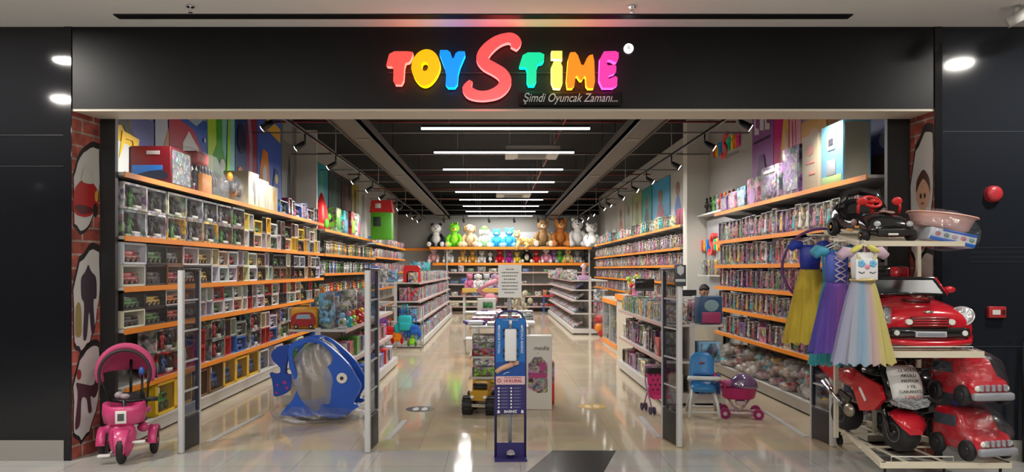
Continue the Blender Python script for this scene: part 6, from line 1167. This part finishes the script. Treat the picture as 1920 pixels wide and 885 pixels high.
for s in (-1,1):
    G().prism([(-.0,.50),(.28,.56),(.34,.44),(.24,.26),(.06,.30),(-.04,.40)],-.012,.012,0,Matrix.Translation((s*.13,.14,.0))@Matrix.Rotation(s*R(-82)+PI*0+ (R(164) if s>0 else 0),4,'Z') if 0 else Matrix.Translation((s*.135,.16,0))@Matrix.Rotation(PI/2,4,'Z'),False).build('side_fairing',REDP,t)
    G().prism([(.0,.0),(.16,.05),(.18,.0),(.04,-.06)],-.008,.008,0,Matrix.Translation((s*.15,.5,.34))@Matrix.Rotation(PI/2,4,'Z')).build('lower_fairing',BLKG,t)
    G().ell((s*.11,.58,.50),(.05,.16,.08),0,16,10).build('tank_side',REDP,t); G().prism([(-.1,.52),(.2,.62),(.24,.52),(.0,.42)],-.012,.012,0,Matrix.Translation((s*.1,.8,0))@Matrix.Rotation(PI/2,4,'Z')).build('tail_fairing',REDP,t)
    G().tube([(s*.16,.86,.42),(s*.17,.62,.28)],[.032,.02],12).build('exhaust',CHROME,t); G().ell((s*.155,.52,.24),(.03,.06,.055),0,12,8).build('engine_cover',mat('engine_gold',(.4,.35,.28),.3,.7),t)
    G().cyl((s*.08,.26,.60),(s*.20,.22,.61),.014,n=10).build('handlebar_grip',RUBBER,t); G().tube([(s*.10,.25,.62),(s*.15,.22,.70)],.006,6).ell((s*.17,.21,.71),(.04,.01,.022),0,12,8).build('rear_view_mirror',BLKG,t)
    G().box(-.06,.06,-.002,.002,-.012,.012,0,Matrix.Translation((s*.1495,.36,.40))@Matrix.Rotation(PI/2,4,'Z')@Matrix.Rotation(R(-50),4,'Y')).build('side_lettering_strip',WHITEC,t)
G().rb((0,.5,.36),(.18,.5,.2),.05).ell((0,.40,.56),(.11,.16,.08),0,16,10).build('engine_body',BLKG,t); G().rb((0,.72,.57),(.17,.34,.06),.025,0).build('saddle',mat('saddle_black',(.02,.02,.02),.7),t)
# dark quad behind
t=thing('ride_on_quad','black ride-on quad standing behind the motorcycle on the bottom tier','ride-on quad',(3.45,5.98,.20),R(2)); t.scale=(.92,.9,1.15)
for x in (-.13,.13):
    for y in (.1,.46): tyre(t,(x,y,.11),.108,.09)
G().rb((0,.28,.26),(.22,.5,.16),.05).ell((0,.1,.40),(.16,.14,.10),0,16,10).build('body',BLKG,t); G().rb((0,.4,.40),(.18,.26,.08),.03).build('saddle',mat('saddle_black'),t)
G().tube([(-.17,.12,.52),(0,.1,.5),(.17,.12,.52)],.014,8).cyl((0,.1,.5),(0,.1,.38),.014,n=8).build('handlebar',BLACK,t); G().rb((0,-.03,.32),(.2,.04,.05),.015).build('front_bumper',mat('bumper_grey',(.12,.12,.13),.4),t)
# ------------------------------------------------------------------ two red toy vans in bags
def van(label,loc,rz,seed):
    t=thing('bagged_toy_van',label,'toy van',loc,rz); 
    rings=[[Vector((x,y,z)) for x,z in [(-hw,.06),(-hw,zs),(-hw*.85,zt_),(hw*.85,zt_),(hw,zs),(hw,.06)]] for y,hw,zs,zt_ in ((.0,.11,.12,.14),(.03,.13,.15,.17),(.12,.135,.17,.19),(.17,.13,.18,.28),(.24,.13,.18,.31),(.40,.13,.18,.31),(.44,.12,.17,.28))]
    o=G().loft(rings).build('body_shell',REDP,t); md=o.modifiers.new('s','BEVEL'); md.width=.01; md.segments=2
    G().add([(-.1,.128,.20),(.1,.128,.20),(.09,.178,.275),(-.09,.178,.275)],[(0,1,2,3)]).build('windscreen',mat('van_glass',(.06,.07,.09),.1),t)
    G().rb((0,-.01,.07),(.27,.05,.05),.015).build('front_bumper',mat('van_grey',(.3,.31,.34),.4),t)
    g=G()
    for k in range(5): g.rb((-.08+.04*k,-.012,.125),(.022,.02,.04),.004)
    g.build('grille_bar',mat('van_silver',(.6,.62,.65),.2,.5),t)
    for s in (-1,1):
        G().ell((s*.095,.0,.12),(.022,.012,.02),0,12,8).build('headlight',mat('lamp_white'),t); G().box(s*.131-.001,s*.131+.001,.2,.4,.2,.27).build('side_window',mat('van_glass'),t)
        for y in (.09,.36): w_=G().lathe([(.03,-.02),(.06,-.022),(.068,-.01),(.068,.01),(.06,.022),(.03,.02)],(0,0,0),20,0,Matrix.Translation((s*.135,y,.068))@Matrix.Rotation(PI/2,4,'Y')).build('wheel',RUBBER,t); G().cyl((s*.16,y,.068),(s*.12,y,.068),.03,n=12).build('wheel_hub',mat('hub_dark'),w_)
    G().rb((0,.3,.335),(.12,.05,.03),.01).build('roof_light',mat('roof_blue',(.05,.05,.35),.3),t)
    t.scale=(1.2,1.0,1.14)
    bagmesh('clear_bag',0,.2,.17,.165,.27,.185,t,film('wrap_clear'),amp=.05,flat0=True,seed=seed)
    return t
van('red toy van in clear plastic, lower of the pair at the rack end',(3.60,5.38,.205),R(13),11); van('red toy van in clear plastic, stacked on top of the other van',(3.58,5.40,.60),R(8),12)
# ------------------------------------------------------------------ dresses
def dress(label,x,y,ztop,bod,stops,hb,zw,zb,r0,r1,seed,clear=.2,extra=None,sleeve=None,rz=0,layers=2,flare=1.0):
    t=thing('tulle_dress',label,'dress',(x,y,0),rz)
    rr=random.Random(seed); H=mat('hanger_white',(.6,.6,.6),.4)
    G().tube([(0,0,ztop+.0),(.012,0,ztop+.015),(.0,0,ztop+.035),(-.014,0,ztop+.02)],.003,6).tube([(-.13,0,ztop-.06),(0,0,ztop),(.13,0,ztop-.06),(-.13,0,ztop-.06)],.006,6).build('hanger',H,t)
    G().loft([[Vector((hw*math.cos(a),.045*math.sin(a)*dp,z)) for a in [2*PI*i/20 for i in range(20)]] for z,hw,dp in ((zw,r0,1.2),(zw+(ztop-zw)*.35,r0*1.08,1.3),(zw+(ztop-zw)*.7,r0*1.15,1.2),(ztop-.055,r0*.95,.8))]).build('bodice',mat('bodice_%d'%seed,bod,.45),t)
    if sleeve:
        for s in (-1,1): G().tube([(s*r0*.9,0,ztop-.06),(s*(r0+.05),0,ztop-.05),(s*(r0+.09),0,ztop-.085)],[.035,.04,.03],10).build('sleeve',mat('sleeve_%d'%seed,sleeve,.7),t)
    for L in range(layers):
        n=96; V=[]; K=14; ph=[rr.uniform(0,6.28) for _ in range(4)]
        for j in range(K+1):
            v=j/K; r_=(r0*1.0+(r1-r0)*(v**.75)*flare)*(1-.06*L)
            for i in range(n):
                a=2*PI*i/n; f=1+ (.10*v)*math.sin(11*a+ph[0])+(.07*v)*math.sin(23*a+ph[1]+v)+.05*v*math.sin(5*a+ph[2])
                zz=zw-(zw-zb)*v*(1-.03*L)+(.012*math.sin(17*a+ph[3]) if j==K else 0)
                V.append((r_*f*math.cos(a),r_*f*math.sin(a)*.55,zz))
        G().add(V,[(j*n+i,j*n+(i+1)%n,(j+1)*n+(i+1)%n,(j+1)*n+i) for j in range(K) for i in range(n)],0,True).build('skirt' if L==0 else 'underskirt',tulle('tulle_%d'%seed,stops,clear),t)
    return t
d=dress('unicorn dress with a white smiling bodice and pastel rainbow tulle skirt',2.585,5.28,1.775,(.72,.72,.74),[(0,(.3,.3,.5)),(.2,(.42,.44,.52)),(.38,(.24,.42,.58)),(.5,(.46,.46,.52)),(.62,(.6,.42,.45)),(.75,(.62,.55,.2)),(.9,(.6,.52,.15)),(1,(.6,.35,.2))],0,1.53,.935,.075,.20,21,.3,sleeve=(.55,.4,.5))
G().rb((0,-.058,1.60),(.155,.012,.15),.012).build('face_panel',mat('uni_white',(.74,.74,.76),.6),d)
for s in (-1,1):
    G().prism([(s*.065,1.665),(s*.072,1.71),(s*.035,1.675)],-.066,-.054).build('ear',mat('uni_gold',(.65,.6,.35),.5),d)
    g=G(); 
    for k in range(5): g.ell((s*.04+.014*math.cos(k*1.257),-.068,1.64+.014*math.sin(k*1.257)),(.013,.006,.013),0,8,6)
    g.build('flower_decoration',mat('uni_blue',(.15,.45,.7),.6),d)
    G().tube([(s*.06,-.066,1.582),(s*.04,-.068,1.572),(s*.018,-.066,1.58)],.003,6).build('closed_eye',EYE_,d)
    G().ell((s*.06,-.03,1.745),(.05,.03,.02),0,12,7,rot=Matrix.Rotation(s*.5,3,'Y')).build('shoulder_frill',mat('frill_yellow',(.65,.6,.15),.8),d)
G().ell((0,-.07,1.618),(.017,.007,.017),0,10,7).build('pink_flower',mat('uni_pink',(.7,.25,.4),.6),d)
G().torus((0,0,1.525),(0,0,1),.078,.009,24,6).build('waist_trim',mat('waist_gold',(.6,.45,.15),.4,.4),d)
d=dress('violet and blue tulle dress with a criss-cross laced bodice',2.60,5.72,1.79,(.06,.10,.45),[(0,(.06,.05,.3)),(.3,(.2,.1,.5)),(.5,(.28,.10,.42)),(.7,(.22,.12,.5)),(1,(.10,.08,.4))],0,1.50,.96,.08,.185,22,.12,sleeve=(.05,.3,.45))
g=G()
for k in range(5):
    z=1.73-.045*k
    for s in (-1,1): g.tube([(s*.04,-.066,z),(-s*.04,-.068,z-.045)],.006,6)
g.build('bodice_lacing',mat('lacing_lilac',(.5,.4,.6),.5),d)
d=dress('turquoise tulle dress, its hem showing below the violet one',2.68,5.95,1.81,(.03,.22,.40),[(0,(.05,.35,.4)),(.5,(.08,.42,.46)),(1,(.05,.25,.4))],0,1.5,.84,.08,.17,23,.2,sleeve=(.08,.35,.5))
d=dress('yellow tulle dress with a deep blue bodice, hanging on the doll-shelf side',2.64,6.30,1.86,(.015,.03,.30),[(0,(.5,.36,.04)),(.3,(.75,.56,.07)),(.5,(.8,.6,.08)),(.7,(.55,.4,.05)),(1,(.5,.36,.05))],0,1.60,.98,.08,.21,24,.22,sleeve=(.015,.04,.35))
bars([(2.62,5.40,1.80),(2.60,5.28,1.80)],'hanging_arm',.006,h=.012); bars([(2.70,5.72,1.82),(2.58,5.72,1.82)],'hanging_arm',.006,h=.012); bars([(2.74,5.95,1.84),(2.66,5.95,1.84)],'hanging_arm',.006,h=.012); bars([(2.84,6.30,1.89),(2.62,6.30,1.89)],'hanging_arm',.006,h=.012)
t=thing('hula_hoop','dark purple hoop hanging behind the yellow dress','hoop',(2.80,6.42,1.62),(0,0,R(-12))); G().torus((0,0,0),(0,1,0),.33,.012,48,8).build('hoop_ring',mat('hoop_purple',(.10,.03,.14),.3),t)
# ------------------------------------------------------------------ high chair, stroller, pushchair
t=thing('doll_high_chair','blue and white plastic high chair in front of the doll gondola end','high chair',(P(1313,770,8.2).x,8.1,0),R(-10)); HB=mat('chair_blue',(.03,.22,.55),.35); HW=mat('chair_white',(.6,.62,.6),.35)
rg=[]
for z,y,hw,th in ((.30,-.02,.11,.14),(.32,.02,.13,.14),(.38,.07,.135,.06),(.46,.10,.135,.045),(.56,.13,.13,.04),(.64,.15,.115,.035),(.68,.16,.08,.03)): rg.append([Vector((hw*math.cos(a),y+th*math.sin(a)*.8,z)) for a in [2*PI*i/22 for i in range(22)]])
G().loft(rg).rb((0,-.04,.32),(.25,.20,.07),.03).build('seat_shell',HB,t)
G().rb((0,.04,.46),(.2,.06,.02),.008).build('back_groove',mat('chair_blue_dark',(.02,.13,.38),.4),t); G().rb((.0,.085,.575),(.06,.012,.02),.005).build('brand_patch',mat('patch_red',(.3,.05,.08),.5),t)
G().rb((0,-.15,.44),(.34,.14,.03),.014).build('tray',HW,t)
for s in (-1,1):
    G().tube([(s*.10,-.04,.31),(s*.14,-.13,.16),(s*.155,-.2,.02)],.018,10).build('leg',HW,t); G().tube([(s*.10,.0,.31),(s*.14,.12,.16),(s*.155,.22,.02)],.018,10).build('leg',HW,t); G().tube([(s*.11,.04,.36),(s*.16,-.06,.42)],.013,8).build('tray_arm',HW,t)
for y in (-.17,.18): G().tube([(-.147,y,.08),(.147,y,.08)],.012,8).build('crossbar',HW,t)
t=thing('doll_stroller','magenta doll pram with a lilac see-through hood beside the high chair','doll pram',(P(1382,775,8.15).x,8.1,0),R(-12)); MG=mat('pram_magenta',(.55,.02,.18),.35); PW=mat('pram_pale',(.65,.5,.55),.35)
rg=[[Vector((.19*k_*math.cos(a),.12*k_*math.sin(a),z)) for a in [2*PI*i/26 for i in range(26)]] for z,k_ in ((.20,.78),(.22,.9),(.32,1.0),(.325,1.04),(.31,.94),(.24,.8))]
G().loft(rg).build('basket',MG,t)
G().ell((.045,0,.32),(.155,.118,.15),0,22,14,fn=lambda p:Vector((p.x,p.y,max(p.z,.0)))).build('hood',film('hood_lilac',(.40,.25,.55),.5,.1,diff=.5),t)
G().tube([(-.14,-.1,.32),(-.26,-.09,.46),(-.26,.09,.46),(-.14,.1,.32)],.011,8).build('push_handle',MG,t); G().rb((-.12,0,.36),(.09,.16,.07),.02).build('pillow',mat('pram_pillow',(.5,.12,.28),.8),t)
g=G()
for s in (-1,1): g.tube([(s*.12,0,.21),(s*.06,0,.12),(s*-.02,0,.05)],.014,8)
for s in (-1,1): g.tube([(-.16,s*.1,.055),(.19,s*.1,.055)],.014,8)
g.tube([(-.02,-.1,.055),(-.02,.1,.055)],.012,8).rb((.02,0,.16),(.10,.14,.05),.01).build('undercarriage',PW,t)
for x in (-.15,.19):
    for s in (-1,1): w_=G().cyl((x,s*.10,.055),(x,s*.145,.055),.055,n=22).build('wheel',mat('pram_wheel',(.32,.02,.14),.4),t); G().cyl((x,s*.10,.055),(x,s*.15,.055),.022,n=12).build('wheel_hub',PW,w_)
t=thing('doll_pushchair','pink polka-dot doll pushchair with thin lilac frame beside the badge gate','doll pushchair',(P(1233,770,8.45).x,8.4,0),R(8))
G().prism([(-.10,.16),(.11,.16),(.13,.44),(-.12,.44)],.02,.05).prism([(-.10,.16),(.10,.16),(.1,.2),(-.1,.2)],-.12,.04).build('fabric_seat',mat('dot_pink',(.6,.03,.17),.7),t)
g=G()
for r_ in range(5):
    for c_ in range(4): g.cyl((-.085+.055*c_+.027*(r_%2),.02,.19+.055*r_),(-.085+.055*c_+.027*(r_%2),.015,.19+.055*r_),.012,n=10)
g.build('dot_print',mat('dot_dark',(.07,.02,.06),.7),t); G().prism([(-.13,.43),(.14,.43),(.13,.49),(-.12,.49)],.0,.07).build('black_trim',BLACK,t)
for s in (-1,1):
    q=G().tube([(s*.13,-.16,.05),(s*.13,.06,.3),(s*.12,.12,.5)],.009,8).tube([(s*.13,.12,.05),(s*.12,-.02,.3)],.008,8).build('frame_tube',mat('push_lilac',(.4,.2,.38),.35),t)
    for y in (-.16,.12):
        for e in (-.022,.022): G().cyl((s*.13+e-.008,y,.042),(s*.13+e+.008,y,.042),.042,n=18).build('wheel',mat('push_wheel',(.05,.03,.10),.5),t)
G().tube([(-.12,.12,.5),(.12,.12,.5)],.011,8).build('crossbar',mat('push_lilac'),t)
# white plinth-like low fittings beside checkout end
# ------------------------------------------------------------------ cashier
t=thing('person','person with short dark hair seated behind the checkout counter, looking down','person',(3.655,13.25,0),R(4))
SK_=mat('person_skin',(.45,.24,.15),.55); 
bm=bmesh.new()
J=[((0,.05,.52),.15),((0,.04,.70),.15),((0,.02,.90),.155),((0,.0,1.02),.10),((0,-.01,1.08),.055),((-.17,.0,.98),.065),((-.24,-.06,.76),.05),((-.16,-.26,.72),.04),((-.10,-.36,.74),.03),((.17,.0,.98),.065),((.24,-.06,.76),.05),((.16,-.26,.72),.04),((.10,-.36,.74),.03),((-.1,-.02,.52),.09),((-.12,-.42,.50),.07),((-.12,-.44,.10),.05),((-.12,-.55,.05),.04),((.1,-.02,.52),.09),((.12,-.42,.50),.07),((.12,-.44,.10),.05),((.12,-.55,.05),.04)]
vs=[bm.verts.new(p) for p,_ in J]
for a,b in ((0,1),(1,2),(2,3),(3,4),(3,5),(5,6),(6,7),(7,8),(3,9),(9,10),(10,11),(11,12),(0,13),(13,14),(14,15),(15,16),(0,17),(17,18),(18,19),(19,20)): bm.edges.new((vs[a],vs[b]))
me=bpy.data.meshes.new('clothed_body'); bm.to_mesh(me); bm.free(); me.materials.append(mat('shirt_dark',(.03,.03,.04),.8))
o=bpy.data.objects.new('clothed_body',me); COL.objects.link(o); o.parent=t; md=o.modifiers.new('k','SKIN')
for i,(p,r_) in enumerate(J): me.skin_vertices[0].data[i].radius=(r_,r_*.8)
me.skin_vertices[0].data[0].use_root=True; md=o.modifiers.new('s','SUBSURF'); md.levels=md.render_levels=2
g=G().cyl((0,-.01,1.04),(0,-.03,1.14),.05,n=12); Mh=Matrix.Translation((0,-.06,1.20))@Matrix.Rotation(R(22),4,'X')
def hf(p):
    q=p.copy()
    if q.z<0: q.x*=1-.25*(-q.z/.12); q.y*=1-.1*(-q.z/.12)
    return q
g.ell((0,0,0),(.078,.098,.12),0,24,16,M=Mh,fn=hf).ell((0,-.10,-.015),(.012,.02,.024),0,10,7,M=Mh)
for s in (-1,1): g.ell((s*.079,.01,-.005),(.012,.02,.03),0,10,7,M=Mh).ell((s*.03,-.088,.018),(.02,.012,.01),0,10,6,M=Mh)
g.ell((0,-.094,-.058),(.026,.01,.008),0,10,6,M=Mh); g.build('head',SK_,t)
g=G()
for s in (-1,1): g.ell((s*.03,-.094,.01),(.011,.007,.005),0,10,6,M=Mh).rb((s*.031,-.096,.034),(.032,.008,.006),.002,0,Mh)
g.build('eye_and_brow',EYE_,t); G().ell((0,.022,.038),(.088,.100,.098),0,24,14,M=Mh,fn=lambda p:p if p.z>-.02 or p.y>0 else Vector((p.x,max(p.y,-.01),p.z))).ell((0,-.045,.095),(.07,.055,.035),0,16,8,M=Mh).build('hair',mat('hair_black',(.012,.010,.010),.6),t)
for s in (-1,1):
    g=G().ell((s*.09,-.40,.745),(.03,.04,.014),0,12,7)
    for k in range(4): g.tube([(s*.09+(-.022+.015*k),-.43,.745),(s*.09+(-.024+.016*k),-.465-.006*(k in(1,2)),.742),(s*.09+(-.024+.016*k),-.49-.008*(k in(1,2)),.728)],[.0085,.008,.006],8)
    g.tube([(s*.07,-.39,.745),(s*.045,-.41,.74),(s*.038,-.435,.734)],[.01,.009,.007],8); g.build('hand',SK_,t)
t=thing('office_chair','dark stool the cashier sits on behind the counter','chair',(3.655,13.30,0)); G().rb((0,.02,.43),(.36,.36,.06),.02).build('seat',BLACK,t); G().cyl((0,.02,.05),(0,.02,.41),.025,n=12).build('column',GREYM,t)
for a in range(4): G().rb((.14*math.cos(a*1.57),.02+.14*math.sin(a*1.57),.03),(.26 if a%2==0 else .04,.04 if a%2==0 else .26,.03),.008).build('leg',BLACK,t)
# ------------------------------------------------------------------ slate wall fittings
yw=YF
p=P(1860,364,yw); t=thing('fire_alarm_bell','round red fire alarm sounder high on the slate wall','alarm',(p.x,yw,p.z)); AR=mat('alarm_red',(.45,.03,.04),.35)
G().cyl((0,-.012,0),(0,0,0),.07,n=28).build('base_ring',AR,t); G().lathe([(.068,0),(.066,.03),(.05,.045),(.02,.05)],(0,0,0),26,0,Matrix.Translation((0,-.012,0))@Matrix.Rotation(PI/2,4,'X')).build('sounder_dome',AR,t)
p=P(1865,585,yw); t=thing('fire_call_point','small red fire call point box on the slate wall','call point',(p.x,yw,p.z)); G().rb((0,-.02,0),(.145,.04,.095),.006).build('housing',AR,t); G().box(-.045,.02,-.043,-.04,-.02,.02).build('press_plate',WHITEC,t); G().box(.035,.06,-.043,-.04,-.02,.02).build('caption_plate',mat('alarm_dark',(.05,.01,.01),.5),t)
t=thing('mesh_chair','black metal mesh rack frame standing against the slate wall at the frame edge','metal rack',(4.52,6.05,0))
g=G()
for x in (-.14,.5): g.cyl((x,0,0),(x,0,1.0),.016,n=8).cyl((x,.15,0),(x,.15,1.0),.016,n=8)
g.tube([(-.14,0,1.0),(.5,0,1.0),(.5,.15,1.0),(-.14,.15,1.0)],.016,8,0,True); g.build('frame',mat('rack_black',(.012,.012,.014),.4),t)
g=G()
for i in range(13): g.cyl((-.14+.05*i,0,.55),(-.14+.05*i,0,1.0),.003,n=5)
for i in range(8): g.cyl((-.14,0,.55+.06*i),(.5,0,.55+.06*i),.003,n=5)
g.build('wire_mesh',mat('rack_black'),t)
# ------------------------------------------------------------------ remove the unplaced patterns
for t_,*_ in PR.values():
    for c_ in [x for x in t_.children_recursive]: bpy.data.objects.remove(c_)
    bpy.data.objects.remove(t_)
